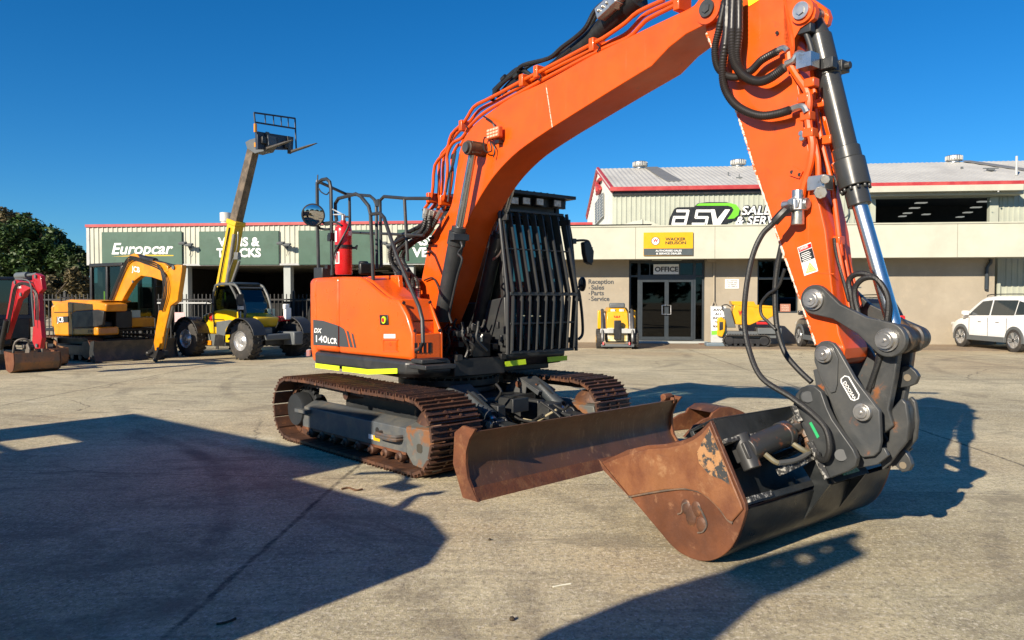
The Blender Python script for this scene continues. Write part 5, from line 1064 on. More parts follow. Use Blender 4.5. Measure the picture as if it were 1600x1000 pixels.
m.fb(UP, 0, 0, 0, 0, 0, 0) if False else None
m.prism([UP.L(x, y, -.088) for x, y in [(1384, 548), (1398, 548), (1390, 600), (1382, 640), (1372, 640), (1376, 600)]], UP.Lv * .115)
m.build('bucket_link', GREYRUST, ex, smooth=30, bevel=.008)
m = MB()
for o_, r_, ps in ((0, 1, [(1335, 497), (1330, 465), (1326, 440), (1336, 429), (1352, 428), (1370, 436), (1382, 455), (1390, 478), (1388, 500), (1380, 514)]), (.06, 1, [(1343, 497), (1336, 470), (1336, 450), (1348, 436), (1366, 434), (1380, 448), (1388, 470), (1385, 505), (1376, 520)]), (.1, 1, [(1376, 520), (1375, 545), (1368, 580), (1362, 605)]), (.12, 1, [(1380, 517), (1376, 552), (1364, 590), (1356, 612)])): m.tube([UP.L(x, y, -.10 - o_ * .5) for x, y in ps], .017, 8)
m.each('tilt_hose', RUBBER, ex)
# ---- quick hitch
HG = mat('hitch_grey', (.046, .05, .053), .40, c2=(.075, .075, .072), s2=4, t2=(.42, .7), c3=(.25, .08, .025), s3=4.5, t3=(.60, .67), bump=.1, bs=30)
hout = [(1272, 550), (1275, 540), (1283, 533.5), (1292, 532), (1302, 536), (1309, 545), (1335, 591), (1374, 642), (1376, 690), (1373, 705), (1365, 713), (1348, 715), (1337, 706), (1313, 664), (1281, 590), (1272, 565)]
qh = None
for l in (-.25, .13):
    m = MB(); m.prism([UP.L(x, y, -.25) + UP.Lv * (l + .25) for x, y in hout], UP.Lv * .035); o_ = m.build('hitch_plate', HG, ex, smooth=30, bevel=.006)
    if l < 0: qh = o_
m = MB(); lout = [(1270, 578), (1282, 575), (1300, 610), (1330, 655), (1350, 700), (1382, 700), (1388, 712), (1370, 726), (1339, 732), (1330, 715), (1300, 650), (1275, 605)]
for l in (-.21, .09): m.prism([UP.L(x, y, -.21) + UP.Lv * (l + .21) for x, y in lout], UP.Lv * .03)
m.prism([UP.L(x, y, -.178) for x, y in [(1345, 712), (1380, 708), (1376, 722), (1345, 728)]], UP.Lv * .267); m.prism([UP.L(x, y, -.178) for x, y in [(1300, 640), (1316, 632), (1330, 655), (1318, 662)]], UP.Lv * .267)
m.build('hitch_frame', HG, ex, smooth=30, bevel=.005)
m = MB()
m.prism([UP.L(x, y, -.255) for x, y in [(1275.5, 551), (1278, 543), (1285, 537), (1295, 537), (1303, 543), (1310, 560), (1309, 600), (1306, 612), (1299, 614), (1290, 600), (1278, 572)]], -UP.Lv * .008); m.build('hitch_rib', HG, qh, smooth=30, bevel=.003)
m = MB()
for x, y in ((1289.5, 553.5), (1349.5, 643.5)): c_ = UP.L(x, y, -.26); m.cyl(c_ - UP.Lv * .03, c_ + UP.Lv * .02, .052, n=20); m.cyl(c_ - UP.Lv * .042, c_ - UP.Lv * .03, .036, n=20); m.cyl(c_ - UP.Lv * .048, c_ - UP.Lv * .03, .012, n=6)
m.each('pin', STEEL, qh, bevel=.003)
m = MB(); fr0 = [(1314.5, 592), (1320, 587.5), (1326, 589), (1342.5, 617), (1341, 623), (1335.5, 626), (1330, 624), (1314.5, 597)]
fp = [UP.L(x, y, -.253) for x, y in fr0]; m.tube(fp + [fp[0]], .004, 5, 1); m.build('badge_border', TEXTW, qh)
rt_ = (UP.L(1335, 622, -.253) - UP.L(1318, 594, -.253)).normalized(); up_ = -(UP.Lv.cross(rt_)).normalized()
if up_.dot(UP.F) > 0: pass
upv = rt_.cross(-UP.Lv); upv = -upv if (rt_.cross(upv)).dot(-UP.Lv) < 0 else upv
text('DOOSAN', 'badge_lettering', TEXTW, qh, UP.L(1317.5, 597.5, -.257), rt_, upv, .019, width=.125, bold=.015)
for ps, l in (([(1408, 573), (1418, 570), (1430, 580), (1435, 588), (1430, 600), (1420, 604), (1400, 607), (1404, 590)], -.02), ([(1385, 722), (1400, 712), (1412, 702), (1421, 715), (1425, 727), (1420, 736), (1409, 738), (1399, 728), (1386, 728)], -.02)):
    m = MB(); m.prism([UP.L(x, y, l) for x, y in ps], UP.Lv * .04); lg = m.build('lifting_lug', GREYRUST, ex, smooth=30, bevel=.005)
    c_ = UP.L(*((1418, 590) if l and ps[0][1] < 600 else (1411, 727)), l - .002); m = MB(); m.cyl(c_, c_ - UP.Lv * .003, .021, n=16); m.build('lug_hole', mat('ground_seen_through_hole', (.17, .14, .10), .9), lg)
m = MB()
for l in (-.12, .0): m.prism([UP.L(x, y, -.12) + UP.Lv * (l + .12) for x, y in [(1393, 640), (1408, 622), (1416, 630), (1420, 660), (1417, 690), (1405, 705), (1390, 725), (1378, 735), (1370, 700), (1388, 690)]], UP.Lv * .03)
m.prism([UP.L(x, y, -.09) for x, y in [(1412, 626), (1418, 640), (1419, 670), (1414, 690), (1408, 690), (1410, 650)]], UP.Lv * .09)
m.build('hitch_hook', GREYRUST, ex, smooth=30, bevel=.008)
text('ATTACH', 'cast_lettering', ORANGE2, arm_o, UP.P(4.57, -.09, 1.30), UP.Lv, UPV, .03, width=.17, ext=.004); 
m = MB(); cA = UP.L(1289.5, 553.5, -.25) + UP.Lv * .25; m.cyl(cA - UP.Lv * .2, cA + UP.Lv * .2, .075, n=20); m.build('arm_boss', ORANGE2, arm_o)
# ---- tilting bucket
KL, KR = -1.0, .74
K = lambda x, y, l=KL: UP.L(x, y, l)
bshape = [(940, 722), (945, 735), (985, 777), (1030, 830), (1045, 848), (1060, 862), (1072, 869), (1085, 874.5), (1100, 877), (1113, 875.5), (1126, 870), (1138, 861), (1147, 849), (1154, 834), (1160, 817), (1165, 798), (1164, 787), (1110, 657)]
edge = [(1110, 657), (1095, 672), (1080, 683), (1060, 690), (1040, 694), (1010, 696), (980, 703), (948, 718)]
bk = None
for l in (KL - .0, KR - .03):
    pts = [p_ + UP.Lv * (l - KL) for p_ in [K(*bshape[0])] + smooth_path([K(x, y) for x, y in bshape[1:16]], 3) + [K(x, y) for x, y in bshape[16:] + edge[1:]]]
    m = MB(); m.prism(pts, UP.Lv * .03); o_ = m.build('bucket_side', mat('bucket_side_rust', (.14, .05, .021), .5, c2=(.085, .031, .015), s2=2.4, t2=(.42, .6), c3=(.30, .15, .075), s3=7, t3=(.58, .74), bump=.3, bs=50, var=.2), ex, smooth=20, bevel=.004)
    if l < 0: bk = o_
# doubler plate: upper wear plate raised, and S-shaped weld line
m = MB(); dbl = [(944, 724), (985, 709), (1015, 701), (1045, 699), (1066, 695), (1085, 687), (1098, 678), (1110, 664), (1160, 786), (1163, 795), (1146, 815), (1138, 812), (1126, 795), (1108, 777), (1092, 768), (1070, 763), (1040, 765), (1010, 770), (986, 775)]
m.prism([K(x, y) - UP.Lv * .0 for x, y in dbl], -UP.Lv * .016); m.build('wear_plate', RUSTLT, bk, smooth=25, bevel=.008, seg=3)
m = MB(); m.tube([K(x, y) - UP.Lv * .008 for x, y in ((984, 776), (1010, 771), (1040, 766), (1070, 763), (1092, 767), (1108, 776), (1126, 794), (1138, 811), (1146, 817))], .008, 6, 3); m.each('weld_bead', mat('grey_weld', (.16, .10, .065), .6, c2=(.06, .055, .05), s2=9), bk)
random.seed(2)
m = MB(); m.prism([K(x, y) - UP.Lv * .0168 for x, y in ((1111, 670), (1126, 703), (1138, 735), (1143, 757), (1130, 748), (1112, 742), (1095, 723), (1092, 706), (1100, 690))], -UP.Lv * .001); m.build('worn_paint_patch', mat('scratched_black_paint', (.04, .043, .045), .5, c2=(.36, .19, .085), s2=14, t2=(.50, .54), c3=(.33, .17, .07), s3=34, t3=(.54, .58)), bk, smooth=0)
# cast emblem (three lobes)
m = MB()
for c_, a_ in (((1072, 792), 0), ((1088, 795), 0), ((1096, 820), 0), ((1080, 806), 1)):
    cc = K(*c_) - UP.Lv * .002; m.ball(cc, .0, 12, sx=(UP.F * (.036 if not a_ else .04), UPV * (.048 if not a_ else .065), UP.Lv * .009))
m.each('cast_emblem', RUSTDK, bk)
m = MB(); m.tube([K(x, y) - UP.Lv * .006 for x, y in ((1060, 803), (1066, 800), (1068, 788), (1075, 785))], .006, 5); m.tube([K(x, y) - UP.Lv * .006 for x, y in ((1091, 832), (1100, 830), (1105, 818), (1098, 800), (1092, 790))], .006, 5); m.each('weld_bead', MATS['grey_weld'], bk)
# shell
sh = [(s_[0], s_[1]) for s_ in bshape[1:16]]
o_pts = smooth_path([K(x, y) for x, y in sh], 3); ctr = K(1085, 770)
i_pts = [p_ + (ctr - p_).normalized() * .022 for p_ in o_pts]
m = MB(); m.loft([[p_ + UP.Lv * .03 for p_ in o_pts + i_pts[::-1]], [p_ + UP.Lv * (KR - KL - .03) for p_ in o_pts + i_pts[::-1]]]); m.build('bucket_shell', BUCKBLK, ex, smooth=40)
m = MB(); t0, t1, t2, t3 = K(937, 717), K(944, 734), K(985, 776), K(980, 770)
m.loft([[p_ - UP.Lv * .012 for p_ in (t0, t1, t2, t3)], [p_ + UP.Lv * (KR - KL + .012) for p_ in (t0, t1, t2, t3)]]); m.build('cutting_edge', RUST, ex, bevel=.005)
# back (mount side) with a recessed pocket for the tilt cylinder
k1, k2 = K(1110, 657), K(1165, 790); kd = (k2 - k1).normalized(); kn = kd.cross(UP.Lv).normalized()
if kn.dot(UP.F) < 0: kn = -kn
kl = (k2 - k1).length
def kp(a, l, d=0.0): return k1 + kd * (a * kl) + UP.Lv * (l - KL) + kn * d      # a 0..1 down the back, l across, d outwards
m = MB()
def slab(a0, a1, l0, l1, d0, d1): m.loft([[kp(a0, l0, d0), kp(a1, l0, d0), kp(a1, l1, d0), kp(a0, l1, d0)], [kp(a0, l0, d1), kp(a1, l0, d1), kp(a1, l1, d1), kp(a0, l1, d1)]])
slab(.0, 1.0, KL + .031, KR - .031, -.20, -.17)
slab(-.02, .0, KL + .031, KR - .031, -.20, .0)
slab(.0, .02, KL + .031, KR - .031, -.168, -.02)
m.build('bucket_back', BUCKBLK, ex, bevel=.004)
m = MB() # upper panel tilted: from top edge down to welded strip
pa = lambda x, y: K(x, y); f0 = kp(-.02, KL + .031, -.10) + UPV * .02
m.loft([[kp(0, KL + .03, -.0), kp(.26, KL + .03, .0), kp(.26, KL + .03, -.02), kp(0, KL + .03, -.02)], [kp(0, .1, -.0), kp(.26, .1, .0), kp(.26, .1, -.02), kp(0, .1, -.02)]])
m.loft([[kp(0, .35, -.0), kp(.3, .35, .0), kp(.3, .35, -.02), kp(0, .35, -.02)], [kp(0, KR - .03, -.0), kp(.3, KR - .03, .0), kp(.3, KR - .03, -.02), kp(0, KR - .03, -.02)]])
m.loft([[kp(.93, KL + .03, -.0), kp(1.0, KL + .03, .0), kp(1.0, KL + .03, -.03), kp(.93, KL + .03, -.03)], [kp(.93, KR - .03, -.0), kp(1.0, KR - .03, .0), kp(1.0, KR - .03, -.03), kp(.93, KR - .03, -.03)]])
m.build('back_panel', BUCKBLK, ex)
WELD = mat('weld_chipped_edge', (.35, .34, .31), .6, c2=(.03, .03, .03), s2=40, t2=(.42, .5))
m = MB()
def wl_(pts, th=.016, hgt=.05):
    for i in range(len(pts) - 1):
        a_, b_ = pts[i], pts[i + 1]; e = (b_ - a_).normalized(); n_ = e.cross(kn).normalized() * th; m.loft([[a_ - n_, a_ + n_, a_ + n_ - kn * hgt, a_ - n_ - kn * hgt], [b_ - n_, b_ + n_, b_ + n_ - kn * hgt, b_ - n_ - kn * hgt]])
wl_([kp(.27, KL + .03, .03), kp(.27, -.6, .035), kp(.22, -.35, .05), kp(.16, -.2, .05), kp(.10, -.12, .06)], .012, .10)
wl_([kp(.95, KL + .03, .02), kp(.95, -.75, .02)], .015, .06); wl_([kp(.45, -.3, .04), kp(.32, -.15, .07)], .012, .08)
wl_([kp(.75, -.62, .08), kp(.68, -.3, .10), kp(.62, -.1, .12)], .02, .06)
m.each('rib_edge', WELD, ex, smooth=0)
m = MB(); # gusset ribs between back and shell on the outside
for l in (-.28, .16):
    m.prism([kp(.70, l, .10), kp(.75, l, -.02), kp(1.0, l, .0), K(1158, 822) + UP.Lv * (l - KL) + kn * .0, K(1148, 848) + UP.Lv * (l - KL) + Vector((.0, 0, -.0)), kp(1.05, l, .10)], UP.Lv * .02)
m.loft([[kp(.80, -.26, .10), kp(1.05, -.26, .13), kp(1.05, -.26, .10), kp(.80, -.26, .07)], [kp(.80, .16, .10), kp(1.05, .16, .13), kp(1.05, .16, .10), kp(.80, .16, .07)]])
m.build('bucket_rib', BUCKBLK, ex, smooth=0)
m = MB(); m.prism([kp(a_, l_, .104 + .12 * (a_ - .8)) for a_, l_ in ((.84, -.14), (1.0, -.14), (1.0, .06), (.84, .06))], kn * .002); m.build('data_plate', mat('green_white_label', (.25, .35, .25), .5, c2=(.05, .2, .08), s2=30), ex, smooth=0)
# tilt cylinder in the pocket
ta = kp(.42, -.80, .0); tb_ = kp(.30, -.26, .05); td = (tb_ - ta).normalized()
m = MB(); m.cyl(ta, ta + td * .40, .075, n=24); m.cyl(ta + td * .36, ta + td * .42, .082, n=24); m.cyl(ta - kd * .10, ta + kd * .11, .055, n=18); m.box(ta - kd * .0, td * .05, kd * .05, kn * .05); tc_ = m.build('tilt_cylinder', mat('tilt_cylinder_grey', (.035, .035, .035), .4, c2=(.22, .07, .03), s2=10, t2=(.58, .66)), ex, bevel=.006)
m = MB(); m.cyl(ta + td * .42, ta + td * .58, .04, n=16); m.build('cylinder_rod', STEEL, tc_)
m = MB(); e_ = ta + td * .60; m.cyl(e_ - kd * .07, e_ + kd * .07, .062, n=18); m.cyl(e_ + kd * .07, e_ + kd * .20, .045, n=14); m.lathe(e_ + kd * .08, kd, [(.055, 0), (.06, .02), (.045, .04), (.06, .06), (.045, .09)], 14); m.build('rod_eye', mat('rusty_eye', (.15, .08, .045), .5, c2=(.05, .05, .05), s2=12), tc_)
m = MB()
for l_ in (-.62, -.2): m.loft([[kp(.50, l_ - .16, .0), kp(.56, l_ - .16, .02), kp(.56, l_ + .06, .02), kp(.50, l_ + .06, .0)], [kp(.50, l_ - .16, -.17), kp(.56, l_ - .16, -.17), kp(.56, l_ + .06, -.17), kp(.50, l_ + .06, -.17)]])
m.build('cylinder_mount', BUCKBLK, ex)
m = MB(); m.tube([kp(.52, -.72, .06), kp(.62, -.70, .08), kp(.66, -.68, .09)], .016, 8); m.tube([kp(.45, -.42, .06), kp(.60, -.38, .10), kp(.62, -.30, .10)], .017, 8); m.each('brass_elbow', mat('brass_fitting', (.42, .36, .22), .35, metal=.7), tc_)
m = MB(); m.tube([kp(.66, -.68, .09), kp(.68, -.55, .10), kp(.66, -.42, .10), kp(.58, -.25, .12), kp(.52, -.12, .14)], .016, 8); m.each('tilt_hose', mat('grey_hose', (.10, .10, .095), .5), tc_)
m = MB(); m.tube([kp(.62, -.30, .10), kp(.56, -.20, .12), kp(.50, -.12, .13)], .018, 8); [m.cyl(kp(a_, l_, .12), kp(a_, l_ + .05, .13), .026, n=6) for a_, l_ in ((.58, -.22), (.5, -.16), (.62, -.14), (.44, -.18))]; m.each('hose_fitting', ZINC, tc_)
# tilt head ear plates
ear = [(1239, 632), (1243, 616), (1251, 606), (1261, 602), (1272, 603), (1283, 612), (1292, 638), (1300, 655), (1316, 678), (1333, 702), (1339, 716), (1336, 729), (1326, 736), (1295, 748), (1286, 735), (1268, 700), (1252, 664)]
for l in (-.34, .28):
    m = MB(); m.prism([UP.L(x, y, -.34) + UP.Lv * (l + .34) for x, y in ear], UP.Lv * .045); eo = m.build('tilt_head_plate', mat('tilt_head_grey', (.028, .031, .033), .4, c2=(.045, .047, .047), s2=5, c3=(.2, .08, .03), s3=8, t3=(.66, .72)), ex, smooth=30, bevel=.006)
    if l < 0:
        m = MB(); [m.cyl(UP.L(x, y, -.34), UP.L(x, y, -.352), .035, n=16) for x, y in ((1262, 620), (1314, 711))]; m.each('pin_cover', MATS['tilt_head_grey'], eo)
        m = MB(); m.prism([UP.L(x, y, -.343) for x, y in ((1264.5, 661), (1268, 659), (1280.5, 682), (1277, 685))], -UP.Lv * .002); m.build('green_sticker', mat('green_tape', (.02, .35, .12), .5), eo)
        m = MB(); a_, b_ = UP.L(1239, 634, -.36), UP.L(1292, 748, -.36)
        m.tube([a_, a_.lerp(b_, .22)], .02, 4, 1); m.tube([a_.lerp(b_, .5), b_], .02, 4, 1); m.each('rib_edge', WELD, eo)
m = MB(); c0_, c1_ = UP.L(1262, 620, -.33), UP.L(1262, 620, .3); m.cyl(c0_, c1_ + UP.Lv * .0, .05); m.prism([UP.L(x, y, -.29) for x, y in ((1268, 625), (1284, 632), (1325, 710), (1300, 725))], UP.Lv * .56); m.build('tilt_head_body', BUCKBLK, ex, bevel=.01)
# dangling hoses from arm valve down to tilt bucket
m = MB(); l_ = -.33
m.tube([B(*c5(470, 808), .05), UP.L(1222, 336, -.34), UP.L(1205, 352, -.36), UP.L(1190, 368, -.38), UP.L(1176, 400, -.42), UP.L(1166, 450, -.45), UP.L(1163, 500, -.46), UP.L(1170, 545, -.47), UP.L(1190, 590, -.46), UP.L(1235, 620, -.44), UP.L(1268, 645, -.42), UP.L(1290, 670, -.41), UP.L(1296, 700, -.41), UP.L(1290, 718, -.40), UP.L(1280, 716, -.38), UP.L(1278, 708, -.36)], .018, 10, 5)
m.tube([UP.L(x, y, .34) for x, y in ((1232, 335), (1222, 380), (1214, 420), (1211, 460), (1214, 510), (1226, 550), (1245, 575), (1268, 597))], .02, 10, 5)
m.tube([UP.L(x, y, .30) for x, y in ((1226, 420), (1216, 448), (1200, 460), (1189, 475), (1190, 492), (1200, 503), (1212, 515))], .012, 8, 5)
m.each('dangling_hose', RUBBER, ex)
m = MB(); c = UP.L(1222, 336, -.34); m.tube([B(*c5(470, 808), .05), UP.L(1226, 330, -.34), UP.L(1210, 347, -.36)], .028, 8, 3); m.build('hose_sleeve', BLACK, ex)

# ---- rails, extinguisher, mirror on the housing
m = MB(); SI = lambda x, y, o_=-.06: side(x, y, o_)
m.tube([SI(498, 428), SI(496, 350), SI(495.5, 285)], .02, 8, 1); m.tube([SI(497, 286), SI(503, 281), SI(510, 279.5), SI(515, 284), SI(517, 295), SI(518, 360), SI(519, 430)], .02, 8, 1)
m.tube([SI(526, 345, -.12), SI(524, 330, -.12), SI(524, 318, -.12), SI(529, 310, -.12), SI(556, 303, -.12), SI(564, 307, -.12), SI(576, 322, -.12), SI(579, 335, -.12), SI(582, 400, -.12), SI(584, 466, -.12)], .02, 8, 1)
m.tube([SI(579, 335, -.12), SI(594, 333, -.10), SI(600, 340, -.05), SI(620, 400, .0), SI(655, 480, .06), SI(660, 500, .08), SI(661, 535, .09), SI(656, 545, .08), SI(650, 547, .05)], .019, 8, 1)
IL = lambda x, y, l=-.42: UP.L(x, y, l)
m.tube([SI(496, 283, -.1), IL(540, 303), IL(578, 306), IL(585, 312), IL(588, 320), IL(589, 420)], .019, 8, 1); m.tube([IL(596, 418), IL(594, 325), IL(594, 313), IL(600, 307), IL(635, 310), IL(672, 310)], .019, 8, 1)
m.tube([IL(546, 308), IL(547, 364)], .018, 8, 1); m.tube([IL(632, 311), IL(637, 408)], .018, 8, 1); m.tube([IL(546, 363), IL(588, 365)], .016, 8, 1); m.tube([IL(595, 365), IL(662, 368)], .016, 8, 1)
m.box(IL(591, 317), UP.F * .04, UP.Lv * .02, UPV * .04)
m.tube([SI(496, 284), SI(496.5, 273)], .008, 6, 1); m.each('handrail', DKGREY, ex)
m = MB(); m.tube([SI(498, 294), SI(502, 300), SI(510, 304), SI(514, 300)], .007, 6); m.build('rail_cable', RUBBER, ex)
m = MB(); m.box(SI(504, 427, -.1), SD * .1, SN * .06, UPV * .065); m.build('battery_box', DKGREY, ex, bevel=.01)
c = SI(489.5, 336, .06); dm = ((CO - c).normalized() + SN * .3 + Vector((.15, 0, -.1))).normalized()
m = MB(); m.lathe(c, dm, [(.0, -.05), (.10, -.04), (.127, 0), (.13, .012), (.122, .014)], 32); mr = m.build('side_mirror', BLACK, ex)
m = MB(); m.lathe(c, dm, [(.121, .012), (.09, .022), (.05, .028), (.0, .03)], 32); m.build('mirror_glass', mat('mirror_glass', (.55, .55, .55), .03, metal=1., var=0, rv=.02), mr)
m = MB(); m.tube([c - dm * .04, SI(508, 350), SI(517, 348)], .014, 8, 2); m.tube([c - dm * .03 - UPV * .05, SI(500, 357), SI(515, 358)], .014, 8, 2); m.tube([SI(508, 348), SI(524, 347), SI(534, 353)], .013, 8, 2); m.each('mirror_bracket', DKGREY, mr)
m = MB(); m.fb(UP, -.35, -.2, -.5, -.4, 1.78, 1.86); m.cyl(IL(568, 425), IL(568, 408), .06); m.box(IL(573, 420), UP.F * .03, UP.Lv * .1, UPV * .07); m.each('air_intake', BLACK, ex, bevel=.02)
m = MB(); [m.box(SI(x, y, -.06), SD * .03, SN * .03, UPV * .035) for x, y in ((518, 369), (517, 372))]; m.box(SI(512, 417, -.02), SD * .03, SN * .02, UPV * .02); m.each('rail_clamp', BLACK, ex)

# ---- fire extinguisher: sits on the housing
base = SI(537, 429.5, -.12)
fe = thing('fire_extinguisher', 'red fire extinguisher strapped upright on the orange engine cover', 'extinguisher', base)
m = MB(); m.lathe(base, (0, 0, 1), [(.0, .0), (.085, .002), (.094, .02), (.094, .48), (.088, .52), (.06, .555), (.03, .575), (.03, .60), (.0, .60)], 28); m.build('cylinder_body', RED, fe)
m = MB(); m.cyl(base + UPV * .60, base + UPV * .66, .025, n=12); m.box(base + UPV * .67 + Vector((-.05, 0, .02)), Vector((.07, 0, -.035)), Vector((0, .012, 0)), Vector((.003, 0, .006))); m.box(base + UPV * .645 + Vector((-.05, 0, .02)), Vector((.06, 0, -.0)), Vector((0, .012, 0)), Vector((.003, 0, .006))); m.build('valve_head', STEEL, fe)
m = MB(); fx_ = Vector((1, -.3, 0)).normalized(); cm = (CO - base); cm.z = 0; cm.normalize(); rt = Vector((-cm.y, cm.x, 0))
hp_ = [base + UPV * .64, base + UPV * .63 + rt * .07 + cm * .03, base + UPV * .52 + rt * .05 + cm * .10, base + UPV * .38 - rt * .02 + cm * .11, base + UPV * .25 - rt * .09 + cm * .07, base + UPV * .12 - rt * .12 + cm * .02]
m.tube(hp_, .011, 8, 6); m.build('discharge_hose', RUBBER, fe)
m = MB(); m.lathe(base + UPV * .30, (0, 0, 1), [(.096, 0), (.099, .002), (.099, .026), (.096, .028)], 28); m.lathe(base + UPV * .285, (0, 0, 1), [(.096, 0), (.098, .002), (.098, .01), (.096, .012)], 28); m.box(base + UPV * .30 + rt * .12, rt * .03, cm * .015, UPV * .012); m.tube([base + UPV * .30 + rt * .12, base + UPV * .33 + rt * .15, base + UPV * .28 + rt * .14], .006, 5); m.build('strap', BLACK, fe)
def curved_label(m_, a0, a1, z0, z1, nm='label_panel'):
    q_ = MB(); n = 8; r0, r1 = [], []
    for i in range(n + 1):
        a_ = a0 + (a1 - a0) * i / n; d_ = cm * math.cos(a_) + rt * math.sin(a_); r0.append(base + d_ * .0955 + UPV * z0); r1.append(base + d_ * .0955 + UPV * z1)
    q_.loft([r0, r1], close=False, caps=False); q_.build(nm, m_, fe)
curved_label(WHITE, -1.25, -.85, .36, .48); curved_label(WHITE, -1.25, -.5, .12, .25); curved_label(WHITE, .6, 1.1, .43, .48); curved_label(RED, -1.1, -.6, .13, .24)
# ================================================================ OTHER MACHINES
def wheel(root, c, ax, r, w_, rimm=RIM, rr=.55, lug=False, name='wheel'):
    """c = outer hub centre, ax = unit vector pointing outwards from the machine"""
    c = Vector(c); ax = Vector(ax).normalized()
    m = MB(); m.lathe(c - ax * w_, ax, [(r * rr, 0), (r * .86, .0), (r * .97, w_ * .10), (r, w_ * .3), (r, w_ * .7), (r * .97, w_ * .9), (r * .86, w_), (r * rr, w_ * .97), (r * rr, 0)], 36)
    if lug:
        e1_ = Vector((0, 0, 1)); e2_ = ax.cross(e1_); n = 20
        for k in range(n):
            for sd in (0, 1):
                a_ = 2 * math.pi * (k + .5 * sd) / n; d = e1_ * math.cos(a_) + e2_ * math.sin(a_); t_ = ax.cross(d)
                cc = c - ax * (w_ * (.28 if sd else .72)) + d * r; m.box(cc, d * (r * .045), (ax + t_ * (.45 if sd else -.45)).normalized() * w_ * .26, t_ * r * .045)
    else:
        for k in range(4): m.lathe(c - ax * w_ * (.22 + .18 * k), ax, [(r * 1.003, 0), (r * 1.012, .004), (r * 1.012, w_ * .1), (r * 1.003, w_ * .1 + .004)], 36)
    t = m.build(name, TYRE, root, smooth=40)
    m = MB(); m.lathe(c, ax, [(r * rr, -w_ * .95), (r * rr * 1.03, -.02), (r * rr * .98, .0), (r * rr * .9, -.05), (r * rr * .55, -.07), (r * .16, -.03), (r * .14, .0), (.0, .01)], 30); rm = m.build('rim', rimm, t)
    return t, rm
# ---- telehandler
TH = Fr((-7.41, 20.33), math.atan2(-.54, .84))
th = thing('telehandler', 'yellow and grey telescopic handler with its boom and black forks raised high above the shed', 'telehandler', TH.P(0, 0, 0), TH.ang)
for s_, l, sg in ((1.17, -.98, -1), (-1.15, -.98, -1), (1.17, .98, 1), (-1.15, .98, 1)): wheel(th, TH.P(s_, l, .485), TH.Lv * sg, .485, .36, rr=.52, lug=True)
T = lambda x, y, l=-.72: TH.L(x, y, l)
def panel(pts, l0, l1, name, m_, root, fr, bevel=.02, smooth=30, seg=2):
    m = MB(); m.prism([fr.L(x, y, l0) for x, y in pts], fr.Lv * (l1 - l0)); return m.build(name, m_, root, smooth=smooth, bevel=bevel, seg=seg)
panel([(315, 507), (317, 492), (331, 486), (350, 482), (366, 484), (390, 492), (402, 497), (398, 512), (380, 508), (360, 505), (352, 515), (350, 523), (318, 521)], -.62, .1, 'engine_cover', YELL2, th, TH, .05, seg=3)
panel([(338, 503), (358, 500), (372, 502), (362, 506), (353, 517), (351, 525), (338, 522)], -.64, -.58, 'cover_insert', MGREY, th, TH, .01)
panel([(314, 521), (350, 523), (352, 541), (315, 540)], -.62, .2, 'chassis_side', mat('machine_grey', (.11, .12, .115), .5), th, TH, .02)
panel([(336, 523), (350, 523.5), (350, 541), (334, 540)], -.64, -.6, 'chassis_insert', BLACK, th, TH, .01)
m = MB(); m.fb(TH, -1.7, 1.5, -.45, .45, .35, .62); m.fb(TH, -1.5, 1.0, -.3, .3, .6, .95); m.fb(TH, 1.0, 1.35, -.75, .75, .38, .6); m.fb(TH, -1.3, -1.0, -.75, .75, .38, .6); m.build('chassis', BLACK, th, bevel=.03)
def mudguard(s_, l0, l1, m_=DKGREY, r=.60):
    m = MB(); a_ = [(TH.P(s_ + r * math.cos(R(k)), l0, .485 + r * math.sin(R(k)))) for k in range(15, 166, 15)]; b_ = [(TH.P(s_ + (r - .03) * math.cos(R(k)), l0, .485 + (r - .03) * math.sin(R(k)))) for k in range(165, 14, -15)]
    m.prism(a_ + b_, TH.Lv * (l1 - l0)); m.build('mudguard', m_, th, smooth=50, bevel=.008)
mudguard(1.17, -1.0, -.6); mudguard(1.17, .6, 1.0); mudguard(-1.15, -1.0, -.6, BLACK); mudguard(-1.15, .6, 1.0, BLACK)
panel([(352, 515), (358, 505), (366, 500), (378, 498), (392, 499), (392, 503), (376, 503), (366, 507), (360, 515), (358, 535), (352, 535)], -.70, -.55, 'wing_panel', YELL2, th, TH, .015)
# cab
cabm = MB(); cab_out = [(368, 455), (372, 452), (405, 451), (417, 455), (429, 468), (438, 485), (441, 497), (430, 506), (398, 506), (396, 497), (370, 490)]
TC0, TC1 = -.30, .52
prof = [(-.42, 1.02), (-.42, 1.55), (-.33, 1.86), (-.2, 1.95), (.40, 1.95), (.62, 1.86), (.85, 1.5), (.92, 1.05), (.7, .82), (-.2, .82)]
def thc(l): return [TH.P(a, l, z) for a, z in prof]
m = MB(); pr = thc(TC0 - .32); n = len(pr)
ring = [TH.P(a, -.62, z) for a, z in prof]; ring2 = [TH.P(a, .25, z) for a, z in prof]
m.prism([TH.P(a * .97, -.60, .82 + (z - .82) * .97) for a, z in prof], TH.Lv * .80); tg = m.build('cab_glazing', GLASSD, th, smooth=0)
m = MB()
for l in (-.62, .22):
    pp__ = [TH.P(a, l, z) for a, z in prof]
    m.tube(pp__[:9], .035, 8, 3)
for a, z in ((-.33, 1.86), (.62, 1.86), (.40, 1.95), (-.2, 1.95)): m.tube([TH.P(a, -.62, z), TH.P(a, .22, z)], .025, 6, 1)
m.tube([TH.P(.3, -.62, 1.95), TH.P(.62, -.62, 1.5), TH.P(.70, -.62, .9)], .03, 8, 3); m.build('cab_frame', mat('cab_frame_grey', (.10, .105, .10), .5), th)
m = MB(); m.fb(TH, -.3, .5, -.6, .2, 1.96, 1.985)
